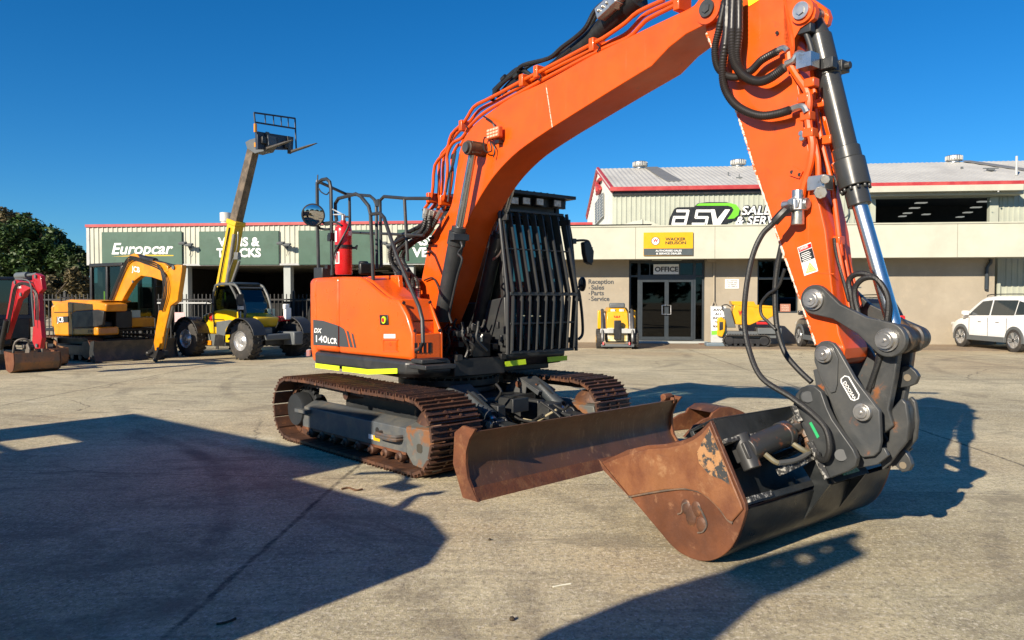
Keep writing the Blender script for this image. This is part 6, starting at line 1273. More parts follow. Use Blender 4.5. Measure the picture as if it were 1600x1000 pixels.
for k in range(5): m.fb(TH, -.25 + k * .16, -.19 + k * .16, -.6, .2, 1.99, 2.01)
m.build('cab_roof', mat('blue_grey_roof', (.06, .09, .12), .4), th, bevel=.01)
m = MB(); m.fb(TH, -.2, .2, -.45, 0, .9, 1.15); m.fb(TH, -.25, -.12, -.42, -.03, 1.15, 1.65); m.cyl(TH.P(.45, -.2, 1.0), TH.P(.35, -.2, 1.35), .02); m.lathe(TH.P(.34, -.2, 1.36), (-.4, 0, 1), [(.17, 0), (.19, .01), (.17, .02)], 16); m.build('seat', BLACK, th, bevel=.03)
m = MB(); m.fb(TH, -.42, .92, -.62, .22, .78, .98); m.build('cab_floor', BLACK, th, bevel=.03)
m = MB(); q_ = TH.S(424, 488, .93); m.box(q_, TH.Lv * .12, TH.F * .004, UPV * .1); m.build('cab_sticker', mat('pale_green_label', (.35, .5, .42), .5), th)
m = MB(); m.box(TH.S(440, 498, 1.15), TH.Lv * .26, TH.F * .03, UPV * .07)
for k in range(3): m.box(TH.S(433 + k * 7, 498, 1.19), TH.Lv * .05, TH.F * .02, UPV * .055)
m.build('red_coupling', RED, th, bevel=.01)
m = MB(); m.box(T(376, 481, -.72), TH.F * .06, TH.Lv * .06, UPV * .05); m.cyl(T(376, 486, -.7), T(376, 500, -.7), .015); m.build('headlight', LENS, th, bevel=.01)
m = MB(); c = TH.S(449, 490, 1.2); m.box(c, TH.Lv * .1, TH.F * .05, UPV * .16); m.box(TH.S(447, 479, 1.2), TH.Lv * .08, TH.F * .05, UPV * .07); m.build('white_tank', WHITE, th, bevel=.02)
m = MB(); m.fb(TH, 1.2, 1.9, .15, .45, .35, .7); m.fb(TH, 1.5, 1.75, -.6, .6, .5, .66); m.fb(TH, .95, 1.6, -.62, -.3, .62, .82); m.build('front_frame', MGREY, th, bevel=.03)
text('W', 'logo_letter', LENSR, th, T(326.5, 501, -.645), TH.F, UPV, .20, width=.2, bold=.06); text('i', 'logo_letter', TEXTK, th, T(322, 501, -.645), TH.F, UPV, .18, bold=.05)
m = MB(); m.prism([T(x, y, -.645) for x, y in ((322, 532), (330, 532), (330, 539), (322, 539))], -TH.Lv * .003); m.build('sticker', YELL, th)
# boom raised: outer section, inner section, head and forks on the centre-right plane
BLt = .30
TB = lambda x, y, l=.30: TH.L(x, y, l)
def beam(mb, p, q, w0, w1, d0, d1, off=.0):
    p = Vector(p); q = Vector(q); d = (q - p).normalized(); e = d.cross(TH.Lv).normalized()
    mb.loft([[p + e * w0 - TH.Lv * d0, p - e * w0 - TH.Lv * d0, p - e * w0 + TH.Lv * d0, p + e * w0 + TH.Lv * d0], [q + e * w1 - TH.Lv * d1, q - e * w1 - TH.Lv * d1, q - e * w1 + TH.Lv * d1, q + e * w1 + TH.Lv * d1]])
pA, pB, pC = TB(345, 478), TB(368, 351), TB(397, 229)
m = MB(); beam(m, pA, pB, .20, .18, .15, .15); bm_ = m.build('boom_outer', YELL2, th, bevel=.02)
m = MB(); dB = (pB - pA).normalized(); eB = dB.cross(TH.Lv).normalized(); m.prism([TB(329, 477, .14), TB(334, 466, .14), TB(345, 462, .14), TB(358, 482, .14), TB(352, 490, .14), TB(330, 486, .14)], TH.Lv * .33); m.build('boom_foot', YELL2, th, bevel=.02)
m = MB(); beam(m, pB - dB * .02, pB + dB * .12, .215, .215, .175, .175); m.build('boom_collar', YELL2, bm_, bevel=.02)
m = MB(); beam(m, pB + dB * .1, pC, .15, .13, .12, .11); m.build('boom_inner', mat('weathered_brown_boom', (.085, .065, .045), .5, c2=(.16, .12, .08), s2=4), th, bevel=.015)
m = MB(); a_, b_ = TB(361, 398, .10), TB(353, 452, .08); m.cyl(TB(366, 366, .10), b_, .05); m.cyl(b_, TB(350, 478, .08), .075); m.tube([TB(372, 362, .1), TB(370, 390, .08), TB(358, 425, .08), TB(350, 470, .08)], .02, 8); m.cyl(TB(374, 408, .1), TB(358, 455, .1), .04); m.box(TB(371, 400, .09), TH.F * .08, TH.Lv * .06, UPV * .1); m.build('lift_cylinder', mat('greyish_ram', (.22, .21, .19), .4, metal=.5), th, bevel=.01)
hp2 = [(386, 232), (383, 222), (390, 218), (404, 214), (418, 210), (420, 226), (414, 236), (404, 238), (398, 240)]
panel(hp2, .16, .44, 'boom_head', MGREY, th, TH, .01)
m = MB(); m.box(TB(399, 226, .15), TH.F * .05, TH.Lv * .004, UPV * .06); m.build('head_label', YELL, th)
# carriage seen from the front-right: plane s const at the head
cs_ = (TB(420, 220) - TH.c).dot(TH.F) + .05
CS = lambda x, y, o_=0: TH.S(x, y, cs_ + o_)
NAVY = mat('navy_carriage', (.02, .03, .05), .45)
m = MB(); m.prism([CS(402, 205), CS(459, 214), CS(458, 234), CS(403, 233)], TH.F * -.1); fk = m.build('fork_carriage', NAVY, th, bevel=.01)
m = MB()
for a_, b_ in (((397, 176), (461, 185)), ((397, 176), (400, 207)), ((461, 185), (463, 236)), ((398.5, 191), (461.5, 201)), ((414, 178.5), (415, 194)), ((427, 180.5), (428, 196)), ((439, 182), (440, 198)), ((450, 183.5), (451, 200))): m.tube([CS(*a_), CS(*b_)], .025 if a_[0] in (397, 461) or b_[0] == 461.5 else .017, 6, 1)
m.build('load_guard', NAVY, fk)
m = MB(); m.box(CS(399, 200), TH.Lv * .03, TH.F * .03, UPV * .11); m.build('yellow_end', YELL, fk)
m = MB(); [m.box(CS(x, y, .04), TH.Lv * .07, TH.F * .04, UPV * .1) for x, y in ((412, 219), (430, 222), (447, 226))]; m.each('fork_carriage_detail', BLACK, fk, bevel=.02)
for (x0_, y0_), (x1_, y1_) in (((418, 232), (458, 219)), ((452, 238), (495, 224))):
    p_ = CS(x0_, y0_, .03); tip = p_ + TH.F * 1.15
    q_ = TH.L(x1_, y1_, (p_ - TH.c).dot(TH.Lv)); dr = (q_ - p_)
    m = MB(); u_ = dr.normalized(); up2 = u_.cross(TH.Lv).normalized(); up2 = up2 if up2.z > 0 else -up2
    m.loft([[p_ + TH.Lv * a - up2 * b for a, b in ((-.05, -.025), (.05, -.025), (.05, .025), (-.05, .025))], [p_ + dr * .7 + TH.Lv * a - up2 * b for a, b in ((-.05, -.018), (.05, -.018), (.05, .01), (-.05, .01))], [q_ + TH.Lv * a - up2 * b for a, b in ((-.03, -.008), (.03, -.008), (.03, -.004), (-.03, -.004))]])
    m.box(p_ + UPV * .2, TH.Lv * .05, TH.F * .02, UPV * .24); m.build('fork', mat('fork_steel', (.10, .09, .08), .45, metal=.5), fk, smooth=20)

m = MB(); [m.prism([T(x, y, -.645) for x, y in q8], -TH.Lv * .003) for q8 in (((317, 497.5), (350, 499), (350, 500), (317, 498.5)), ((333, 486.5), (334, 486.5), (335, 521), (334, 521)))]; m.each('panel_gap', BLACK, th, smooth=0)
m = MB(); m.tube([TH.P(-.35, -.62, 1.4), TH.P(-.35, -.85, 1.5), TH.P(-.35, -.9, 1.35)], .015, 6, 2); m.box(TH.P(.95, -.8, 1.55), TH.F * .03, TH.Lv * .09, UPV * .14); m.tube([TH.P(.8, -.62, 1.5), TH.P(.95, -.8, 1.5)], .014, 6, 1); m.build('mirror', BLACK, th, bevel=.005)
m = MB(); [m.tube([pA + dB * .2 + TH.Lv * (-.17 - .02 * k), (pA + pB) / 2 + TH.Lv * (-.18 - .02 * k), pB - dB * .1 + TH.Lv * (-.17 - .02 * k)], .014, 6, 3) for k in (0, 1)]; m.each('boom_hose', RUBBER, th)
text('TELEHANDLER', 'boom_lettering', TEXTK, th, pA + (pB - pA) * .62 - TH.Lv * .155 - eB * .04, (pB - pA), TH.Lv.cross(pB - pA), .09, width=.5, bold=.01) if False else None
# ---- generic small excavator tracks
def small_tracks(root, fr, s0, s1, lo, hi, r, m_):
    for a, b_ in ((lo, hi), (-hi, -lo)):
        m = MB(); path = []
        for i in range(9): an_ = R(270 - i * 22.5); path.append((s0 + r + r * math.cos(an_), r + r * math.sin(an_)))
        for i in range(9): an_ = R(90 - i * 22.5); path.append((s1 - r + r * math.cos(an_), r + r * math.sin(an_)))
        P_ = resample(path, 42)
        for k, (p_, tg) in enumerate(P_):
            tg = (P_[(k + 1) % 42][0] - P_[k - 1][0]).normalized(); nn = Vector((-tg.y, tg.x, 0)); c2_ = Vector(((s0 + s1) / 2, r, 0))
            if nn.dot(p_ - c2_) < 0: nn = -nn
            sw = (P_[1][0] - P_[0][0]).length
            f_ = lambda u, v, l: fr.P(p_.x + tg.x * u + nn.x * v, l, p_.y + tg.y * u + nn.y * v)
            pr = [(-.5 * sw, -.03), (.5 * sw, -.03), (.5 * sw, -.005), (.15 * sw, -.005), (.1 * sw, .02), (-.1 * sw, .02), (-.15 * sw, -.005), (-.5 * sw, -.005)]
            m.loft([[f_(u, v, a) for u, v in pr], [f_(u, v, b_) for u, v in pr]])
        t_ = m.build('track', m_, root, smooth=0)
        m = MB(); m.fb(fr, s0 + r * .9, s1 - r * .9, a + .05, b_ - .05, r * .5, r * 1.35); m.cyl(fr.P(s0 + r, a + .04, r), fr.P(s0 + r, b_ - .04, r), r * .72, n=20); m.cyl(fr.P(s1 - r, a + .04, r), fr.P(s1 - r, b_ - .04, r), r * .75, n=20)
        for k in range(5): ss = s0 + r * 2 + (s1 - s0 - r * 4) * k / 4; m.cyl(fr.P(ss, a + .06, r * .35), fr.P(ss, b_ - .06, r * .35), r * .28, n=12)
        m.build('track_frame', BLACK, root, bevel=.01)
# ---- yellow mini excavator
JC = Fr((-10.93, 19.65), math.atan2(-.5, .86))
jc = thing('mini_excavator', 'yellow mini excavator marked JCB with black cab, parked before the fence', 'mini excavator', JC.P(0, 0, 0), JC.ang)
small_tracks(jc, JC, -1.35, 1.25, -1.0, -.62, .30, RUSTDK)
J = lambda x, y, l=-.85: JC.L(x, y, l)
m = MB(); m.fb(JC, -1.0, 1.0, -.6, .6, .3, .55); m.cyl(JC.P(0, 0, .5), JC.P(0, 0, .78), .5, n=28); m.fb(JC, -1.1, 1.0, -.85, .9, .72, .80); m.build('undercarriage', BLACK, jc, bevel=.02)
# blade
m = MB(); pr = [(1.55, .52), (1.49, .4), (1.48, .25), (1.52, .1), (1.58, .02), (1.52, .02), (1.45, .1), (1.42, .25), (1.43, .4), (1.5, .52)]; m.loft([[JC.P(a, l, z) for a, z in pr] for l in (-1.12, 1.12)]); jb = m.build('blade', mat('dark_worn_blade', (.05, .048, .045), .5, c2=(.10, .08, .06), s2=4), jc)
for l in (-1.13, 1.11): panel_ = MB(); panel_.prism([JC.P(a, l, z) for a, z in ((1.6, .55), (1.45, .52), (1.38, .25), (1.45, .02), (1.64, .02), (1.56, .3))], JC.Lv * .02); panel_.build('blade_end', DKGREY, jb)
for l in (-.4, .4): m = MB(); m.loft([[JC.P(.6, l - .06, .3), JC.P(.6, l + .06, .3), JC.P(.6, l + .06, .45), JC.P(.6, l - .06, .45)], [JC.P(1.46, l - .06, .2), JC.P(1.46, l + .06, .2), JC.P(1.46, l + .06, .35), JC.P(1.46, l - .06, .35)]]); m.build('blade_arm', DKGREY, jc)
# house
panel([(82, 505), (82, 488), (84, 476), (92, 472), (150, 471), (166, 475), (165, 487), (152, 485), (118, 487), (111, 491), (114, 512), (152, 511), (153, 524), (100, 525), (85, 524)], -.86, -.3, 'engine_cover', YELL, jc, JC, .04, seg=3)
panel([(111, 490), (118, 486), (152, 484), (162, 486), (160, 508), (150, 511), (114, 513)], -.875, -.8, 'side_vent', BLACK, jc, JC, .02)
m = MB(); pl_ = [(-.7, -.86)] + [(-1.18 * math.cos(R(a)), 1.18 * math.sin(R(a))) for a in range(-44, 45, 11)] + [(-.7, .86)]
m.loft([[JC.P(a, b_, .84) for a, b_ in pl_], [JC.P(a, b_, 1.35) for a, b_ in pl_], [JC.P(a * .9, b_ * .9, 1.48) for a, b_ in pl_]]); m.build('counterweight', YELL, jc, bevel=.03)
panel([(80, 470), (95, 471), (110, 468), (160, 470), (150, 475), (112, 477), (98, 482), (84, 478)], -.80, .0, 'top_cover', YELL, jc, JC, .02)
m = MB(); m.fb(JC, -.3, 1.05, -.1, .85, .82, 1.08); m.build('cab_base', YELL, jc, bevel=.03)
m = MB(); m.fb(JC, .3, 1.0, -.85, -.25, .8, 1.0); m.fb(JC, .6, 1.15, -.3, .15, .8, 1.25); m.build('swing_post', BLACK, jc, bevel=.03)
# cab: frame + glass
CZ0, CZ1 = 1.05, 2.42; ca0, ca1, cb0, cb1 = -.42, .95, .02, .92
m = MB()
for a in (ca0, .3, ca1):
    for b_ in (cb0, cb1): m.fb(JC, a - .045, a + .045, b_ - .045, b_ + .045, CZ0, CZ1)
m.fb(JC, ca0 - .045, ca1 + .06, cb0 - .05, cb1 + .05, CZ1, CZ1 + .09); m.fb(JC, ca0 - .045, ca1 + .045, cb0 - .045, cb0 + .045, CZ0, CZ0 + .12)
m.fb(JC, ca0, ca1, cb0 - .03, cb0 + .03, 1.28, 1.33); m.build('cab_frame', BLACK, jc, bevel=.015)
m = MB(); m.fb(JC, ca0, ca1, cb0, cb1, CZ0 + .05, CZ1 - .01); m.build('cab_glass', glassm('greenish_cab_glass', (.30, .40, .38)), jc, smooth=0)
m = MB(); m.fb(JC, -.1, .35, .25, .7, 1.1, 1.3); m.fb(JC, -.15, 0, .27, .68, 1.3, 1.9); m.build('seat', BLACK, jc, bevel=.04)
m = MB(); c = JC.P(.05, .1, 1.65); m.box(c, JC.F * .03, JC.Lv * .03, UPV * .12); m.build('seat_belt', NEON, jc)
m = MB(); c = JC.S(212, 493, 1.0); m.box(c, JC.Lv * .13, JC.F * .004, UPV * .14); m.build('cab_sticker', mat('pale_label', (.4, .48, .42), .5), jc)
# boom, dipper
JB = lambda x, y, l=-.25: JC.L(x, y, l)
jbm = [(162, 484), (178, 461), (190, 428), (197, 410), (203, 398), (209, 396), (213, 397), (218, 403), (248, 410), (256, 411), (262, 416), (263, 424), (254, 428), (254, 439), (236, 433), (220, 431), (208, 440), (194, 463), (180, 490), (170, 490)]
panel(jbm, -.22, -.07, 'boom', YELL, jc, JC, .015)
jdp = [(270, 415), (276, 413.5), (284, 414), (284, 422), (277, 470), (266, 478), (256, 520), (252, 545), (242, 548), (240, 535), (247, 490), (252, 470), (258, 440), (256, 425)]
panel(jdp, -.21, -.08, 'dipper', YELL, jc, JC, .012)
m = MB(); a, b_, c = JB(213, 401, -.13), JB(243, 408, -.13), JB(272, 416, -.13); m.cyl(a, b_, .08); m.cyl(b_, c, .04); m.cyl(JB(207, 402, -.14), JB(217, 404, -.14), .09); m.build('dipper_cylinder', BLACK, jc)
m = MB(); m.cyl(JB(206, 440, .02), JB(186, 492, .02), .07); m.cyl(JB(214, 432, .02), JB(206, 440, .02), .035); m.build('boom_cylinder', BLACK, jc)
m = MB(); m.cyl(JB(271, 476, -.13), JB(262, 512, -.13), .05); m.cyl(JB(262, 512, -.13), JB(255, 548, -.13), .028); m.build('bucket_cylinder', mat('worn_ram', (.16, .15, .13), .4, metal=.5), jc)
m = MB()
for o_ in (0, .05, -.05): m.tube([JB(172 + o_ * 30, 470, -.28), JB(190 + o_ * 30, 425, -.28), JB(203 + o_ * 30, 404 + o_ * 40, -.28), JB(225, 408 + o_ * 50, -.28), JB(246, 416 + o_ * 60, -.29), JB(255 + o_ * 40, 430, -.29), JB(258 + o_ * 50, 455, -.29), JB(251 + o_ * 40, 485, -.28)], .016, 6, 4)
m.build('boom_hose', RUBBER, jc)
m = MB(); m.prism([JB(x, y, -.2) for x, y in ((240, 534), (246, 532), (250, 548), (256, 549), (256, 556), (248, 563), (240, 560), (232, 556), (229, 549), (236, 545))], JC.Lv * .14); m.ball(JB(232, 552, -.15), .07); m.cyl(JB(243, 562, -.2), JB(243, 562, .0), .06); m.build('quick_hitch', BLACK, jc, bevel=.01)
text('JCB', 'lettering', TEXTW, jc, JB(206, 423.5, -.225), (JB(222, 426, -.225) - JB(206, 423, -.225)), UPV, .13, width=.33, bold=.02)
m = MB(); m.prism([J(x, y, -.868) for x, y in ((88.5, 495), (107, 494), (107, 503.5), (88.5, 504.5))], -JC.Lv * .003); m.build('badge', TEXTK, jc); text('JCB', 'lettering', TEXTW, jc, J(89.5, 503, -.873), JC.F, UPV, .13, width=.29, bold=.02)
text('JCB', 'lettering', TEXTK, jc, J(137, 519, -.865), JC.F, UPV, .06, width=.2, bold=.03)
m = MB(); m.prism([J(x, y, -.875) for x, y in ((84, 487.5), (112, 487), (112, 488), (84, 488.5))], -JC.Lv * .003); m.prism([J(x, y, -.875) for x, y in ((112.5, 474), (113.5, 474), (114, 524), (113, 524))], -JC.Lv * .003); m.each('panel_gap', BLACK, jc, smooth=0)
m = MB(); m.tube([JC.P(.95, .0, 2.5), JC.P(1.02, .0, 2.35), JC.P(1.0, .0, 2.2)], .02, 6); m.box(JC.P(1.03, .15, 2.36), JC.F * .03, JC.Lv * .07, UPV * .05); m.box(JC.P(1.03, .75, 2.36), JC.F * .03, JC.Lv * .07, UPV * .05); m.each('work_lamp', LENS, jc, bevel=.01)
m = MB(); m.tube([JC.P(.98, .9, 1.9), JC.P(1.15, 1.05, 1.9)], .014, 6, 1); m.box(JC.P(1.17, 1.08, 1.85), JC.F * .03, JC.Lv * .08, UPV * .13); m.build('mirror', BLACK, jc, bevel=.01)
m = MB(); m.tube([JC.P(-.5, -.75, 1.48), JC.P(-.5, -.75, 1.6), JC.P(.1, -.75, 1.6), JC.P(.1, -.75, 1.45)], .016, 6, 1); m.build('handrail', BLACK, jc)
for x, y, r_ in ((167, 488, .05), (211, 405, .045), (271, 418, .05), (258, 430, .045), (247, 545, .04), (208, 440, .035)): m = MB(); c = JB(x, y, -.225); m.cyl(c - JC.Lv * .02, c, r_, n=14); m.build('pin', MGREY, jc)
m = MB(); [m.tube([JC.P(.8 + .06 * k, -.2, .95), JC.P(.95 + .05 * k, -.24, 1.2), JC.P(.85 + .04 * k, -.22, 1.5)], .016, 6) for k in range(4)]; m.each('hose', RUBBER, jc)
# ---- red mini excavator, cut by the left edge of the frame
YA = Fr((-12.1, 17.0), math.atan2(-.6, .8))
ya = thing('mini_excavator', 'red mini excavator with rusty bucket, cut off by the left edge of the picture', 'mini excavator', YA.P(0, 0, 0), YA.ang)
small_tracks(ya, YA, -1.0, .9, -.85, -.5, .26, TYRE)
Y_ = lambda x, y, l=-.1: YA.L(x, y, l)
ybm = [(-2, 532), (6, 514), (14, 470), (19, 440), (24, 437), (30, 439), (52, 438), (50, 449), (38, 456), (34, 464), (28, 468), (16, 505), (8, 530)]
panel([(x, y) for x, y in ybm], -.16, -.05, 'boom', REDPINK, ya, YA, .01)
panel([(50, 430), (56, 427), (63, 431), (66, 452), (62, 456), (60, 458), (62, 500), (65, 528), (62, 545), (55, 545), (50, 533), (52, 500), (53, 470), (50, 450)], -.15, -.06, 'dipper', REDPINK, ya, YA, .01)
m = MB(); m.cyl(Y_(27, 431), Y_(44, 430), .07); m.cyl(Y_(44, 430), Y_(58, 428), .03); m.tube([Y_(24, 436, -.22), Y_(46, 440, -.22), Y_(50, 470, -.22), Y_(53, 510, -.22)], .015, 6); m.build('dipper_cylinder', MGREY, ya)
m = MB(); m.cyl(Y_(24, 470, .06), Y_(12, 530, .06), .05); m.cyl(Y_(30, 462, .06), Y_(24, 470, .06), .03); m.cyl(Y_(10, 500, -.22), Y_(1, 545, -.22), .05); m.build('boom_cylinder', BLACK, ya)
text('YANMAR', 'lettering', TEXTW, ya, Y_(26, 451, -.165), (Y_(41, 450, -.2) - Y_(26, 451, -.2)), UPV, .055, width=.25, bold=.01)
m = MB(); yb = [Y_(x, y, -.55) for x, y in ((3, 551), (11, 545), (16, 543), (20, 556), (32, 557), (30, 570), (20, 583), (10, 580), (2, 562))]
pb = [Y_(x, y, -.35) for x, y in ((10, 548), (17, 545), (19, 560), (17, 578), (14, 583), (7, 572))]
RB = mat('rusty_small_bucket', (.17, .10, .055), .6, c2=(.30, .13, .05), s2=5, c3=(.09, .06, .04), s3=12)
sA = (G(15, 583) - YA.c).dot(YA.F); lA_ = (G(15, 583) - YA.c).dot(YA.Lv); 
prb = [(-.28, .42), (-.18, .05), (0, .0), (.18, .06), (.25, .22), (.22, .42), (.18, .42), (.2, .24), (.12, .1), (0, .05), (-.12, .1), (-.22, .44)]
m = MB(); m.loft([[YA.P(sA + a, lA_ + .02 + l, z) for a, z in prb] for l in (0, .9)]); yk = m.build('bucket', RB, ya, smooth=30)
for l in (0, .88): m = MB(); m.prism([YA.P(sA + a, lA_ + l, z) for a, z in ((-.3, .45), (-.18, .05), (0, .0), (.18, .06), (.25, .22), (.22, .42))], YA.Lv * .03); m.build('bucket_side', RUST, yk)
m = MB(); [m.prism([YA.P(sA + .05 + a, lA_ + l, z) for a, z in ((-.1, .2), (.1, .1), (.15, .5), (.05, .62), (-.08, .55))], YA.Lv * .03) for l in (.3, .55)]; m.cyl(YA.P(sA, lA_ + .25, .55), YA.P(sA, lA_ + .65, .55), .05); m.tube([YA.P(sA - .1, lA_ + .1, .3), YA.P(sA, lA_ + .12, .65), YA.P(sA + .1, lA_ + .3, .7), YA.P(sA, lA_ + .4, .5)], .025, 8); m.build('quick_hitch', mat('hitch_brown_grey', (.13, .11, .09), .5), ya, bevel=.01)
m = MB(); m.fb(YA, -.8, .5, -.75, .75, .6, 1.15); m.fb(YA, .3, 1.0, -.2, .2, .5, .95); m.build('house', BLACK, ya, bevel=.06)
m = MB()
for a in (-.55, .45):
    for b_ in (-.05, .75): m.fb(YA, a - .04, a + .04, b_ - .04, b_ + .04, 1.1, 2.0)
m.fb(YA, -.6, .5, -.1, .8, 2.0, 2.07); m.fb(YA, -.6, .5, -.08, .78, 1.1, 1.2); m.build('cab_frame', NAVY, ya, bevel=.015)
m = MB(); m.fb(YA, -.55, .45, -.05, .75, 1.2, 1.99); m.build('cab_glass', glassm('blue_cab_glass', (.05, .10, .14), dark=.05), ya, smooth=0)
m = MB(); pr = [(1.2, .35), (1.15, .25), (1.16, .1), (1.22, .0), (1.14, .0), (1.08, .15), (1.1, .35)]; m.loft([[YA.P(a, l, z) for a, z in pr] for l in (-.85, .85)]); m.build('blade', DKGREY, ya)
for x, y in ((24, 441), (56, 432), (8, 512), (58, 540), (33, 460)): q7 = MB(); c = Y_(x, y, -.165); q7.cyl(c - YA.Lv * .02, c, .04, n=14); q7.build('pin', MGREY, ya)
q7 = MB(); [q7.tube([Y_(8 + k, 520, -.19), Y_(16 + k, 480, -.19), Y_(24 + k, 446, -.19), Y_(44, 443 + k, -.19), Y_(54 + k, 460, -.17), Y_(56 + k, 500, -.17)], .012, 6, 4) for k in (0, 2, 4)]; q7.each('hose', RUBBER, ya)
# a second bucket lying right behind it
m = MB(); B0 = G(75, 572); 
rb = thing('loose_bucket', 'brown digging bucket lying beside the red mini excavator bucket', 'bucket', B0)
m.loft([[B0 + YA.F * a + YA.Lv * l + UPV * z for a, z in prb] for l in (-.3, .35)]); o_ = m.build('shell', RB, rb)
for l in (-.32, .33): m = MB(); m.prism([B0 + YA.F * a + YA.Lv * l + UPV * z for a, z in ((-.3, .45), (-.18, .05), (0, .0), (.18, .06), (.25, .22), (.22, .42))], YA.Lv * .03); m.build('side_plate', RB, rb)
m = MB(); [m.prism([B0 + YA.F * (a + .05) + YA.Lv * l + UPV * z for a, z in ((-.1, .35), (.12, .38), (.1, .55), (-.02, .6))], YA.Lv * .03) for l in (-.08, .12)]; m.build('mount_ear', RB, rb)

# ---- compact loader facing the camera by the door
SK = Fr((3.36, 23.7), math.atan2(-.98, -.10)); SK.Lv = SK.Lv * 1.22
sk_ = thing('compact_loader', 'small yellow stand-on loader parked left of the office door', 'loader', SK.P(0, 0, 0), SK.ang)
for s_, l, sg in ((.38, .42, 1), (-.42, .42, 1), (.38, -.42, -1), (-.42, -.42, -1)): wheel(sk_, SK.P(s_, l + sg * .12, .29), SK.Lv * sg, .29, .22, rimm=YELW, rr=.45, lug=True)
m = MB(); m.fb(SK, -.7, .55, -.30, .30, .2, .62); m.build('chassis', BLACK, sk_, bevel=.02)
m = MB(); m.loft([[SK.P(.52, -.29, .60), SK.P(.52, .29, .60), SK.P(-.6, .32, .60), SK.P(-.6, -.32, .60)], [SK.P(.42, -.26, 1.15), SK.P(.42, .26, 1.15), SK.P(-.6, .32, 1.2), SK.P(-.6, -.32, 1.2)], [SK.P(.25, -.20, 1.28), SK.P(.25, .20, 1.28), SK.P(-.55, .26, 1.30), SK.P(-.55, -.26, 1.30)]]); hd_ = m.build('hood', YELW, sk_, bevel=.02)
m = MB(); m.fb(SK, .40, .56, -.26, .26, .24, .66); m.build('front_plate', mat('front_plate_cream', (.55, .42, .15), .5, c2=(.65, .6, .45), s2=12), sk_, bevel=.01)
m = MB(); m.box(SK.P(.1, 0, 1.36), SK.F * .2, SK.Lv * .2, UPV * .08); m.build('control_panel', MGREY, sk_, bevel=.04)
for l in (-.11, .11): m = MB(); m.box(SK.P(.36, l, 1.20), SK.F * .03, SK.Lv * .06, UPV * .05); m.build('headlight', LENS, sk_, bevel=.01)
for l in (-.38, .38):
    m = MB(); m.tube([SK.P(-.6, l, 1.15), SK.P(.1, l, 1.2), SK.P(.45, l, .95), SK.P(.72, l, .45), SK.P(.75, l, .25)], .055, 8, 3); m.build('loader_arm', mat('arm_dark', (.05, .05, .05), .4), sk_)
    m = MB(); m.cyl(SK.P(.3, l * .85, 1.1), SK.P(.62, l * .85, .5), .035); m.build('lift_cylinder', STEEL, sk_)
m = MB(); m.cyl(SK.P(.62, -.42, .58), SK.P(.62, .42, .58), .05); m.fb(SK, .62, .70, -.44, -.1, .5, .64); m.fb(SK, .62, .70, .1, .44, .5, .64); m.build('cross_tube', LGREY, sk_, bevel=.01)
m = MB(); m.fb(SK, .6, .74, -.09, .09, .3, .9); m.build('tilt_cylinder', BLACK, sk_, bevel=.02)
m = MB(); m.fb(SK, .68, .76, -.42, .42, .08, .16); m.build('attachment_plate', MGREY, sk_, bevel=.01)
for l in (-.36, .3): m = MB(); m.cyl(SK.P(.77, l, .22), SK.P(.79, l, .14), .03); m.build('red_lever', RED, sk_)
m = MB(); m.fb(SK, -.6, -.2, .33, .5, .6, 1.2); m.fb(SK, -.6, -.2, -.5, -.33, .6, 1.2); m.each('side_cover', YELW, sk_, bevel=.03)
text('W', 'logo_letter', LENSR, sk_, SK.P(.45, -.09, .9), SK.Lv, UPV, .13, width=.2, bold=.06)
# ---- tracked dumper
DU = Fr((7.75, 24.55), math.atan2(-.18, .98))
du = thing('tracked_dumper', 'yellow tracked mini dumper with high skip, right of the office door', 'dumper', DU.P(0, 0, 0), DU.ang)
small_tracks(du, DU, -.75, .75, -.48, -.22, .20, TYRE)
D = lambda x, y, l=-.36: DU.L(x, y, l)
m = MB(); m.fb(DU, -.6, .95, -.28, .28, .28, .5); m.fb(DU, .35, 1.1, -.38, .38, .42, .62); m.build('chassis', MGREY, du, bevel=.02)
panel([(1147, 476), (1205, 479), (1209, 479.5), (1208, 494), (1198, 500), (1190, 500), (1172, 508), (1150, 507), (1145, 488)], -.38, .38, 'skip', YELW, du, DU, .02)
m = MB(); m.prism([D(x, y, -.395) for x, y in ((1143, 470.5), (1178, 471), (1181, 476), (1209, 478), (1209, 481), (1180, 480), (1144, 476))], DU.Lv * .79); m.build('skip_rim', YELW, du, bevel=.008)
panel([(1121, 498), (1127, 495), (1134, 500), (1133, 517), (1129, 527), (1121, 525)], -.34, .34, 'engine_cover', YELW, du, DU, .03); panel([(1124, 503), (1130, 503), (1130, 515), (1124, 517)], -.35, -.33, 'vent', BLACK, du, DU, .01)
panel([(1130, 482), (1141, 482), (1150, 512), (1136, 512)], -.30, .30, 'control_column', MGREY, du, DU, .02)
m = MB(); m.tube([D(1130, 486, -.3), D(1128, 478, -.3), D(1136, 476, -.3), D(1142, 480, -.3)], .018, 8, 2); m.tube([D(1130, 486, .3), D(1128, 478, .3), D(1136, 476, .3), D(1142, 480, .3)], .018, 8, 2); m.tube([D(1128, 478, -.3), D(1128, 478, .3)], .018, 8, 1); m.build('handle_bar', BLACK, du)
m = MB(); m.box(D(1191, 505, -.36), DU.F * .18, DU.Lv * .05, UPV * .04); m.build('red_rail', RED, du, bevel=.01)
text('W', 'logo_letter', LENSR, du, D(1153.5, 492.5, -.39), DU.F, UPV, .14, width=.18, bold=.06)
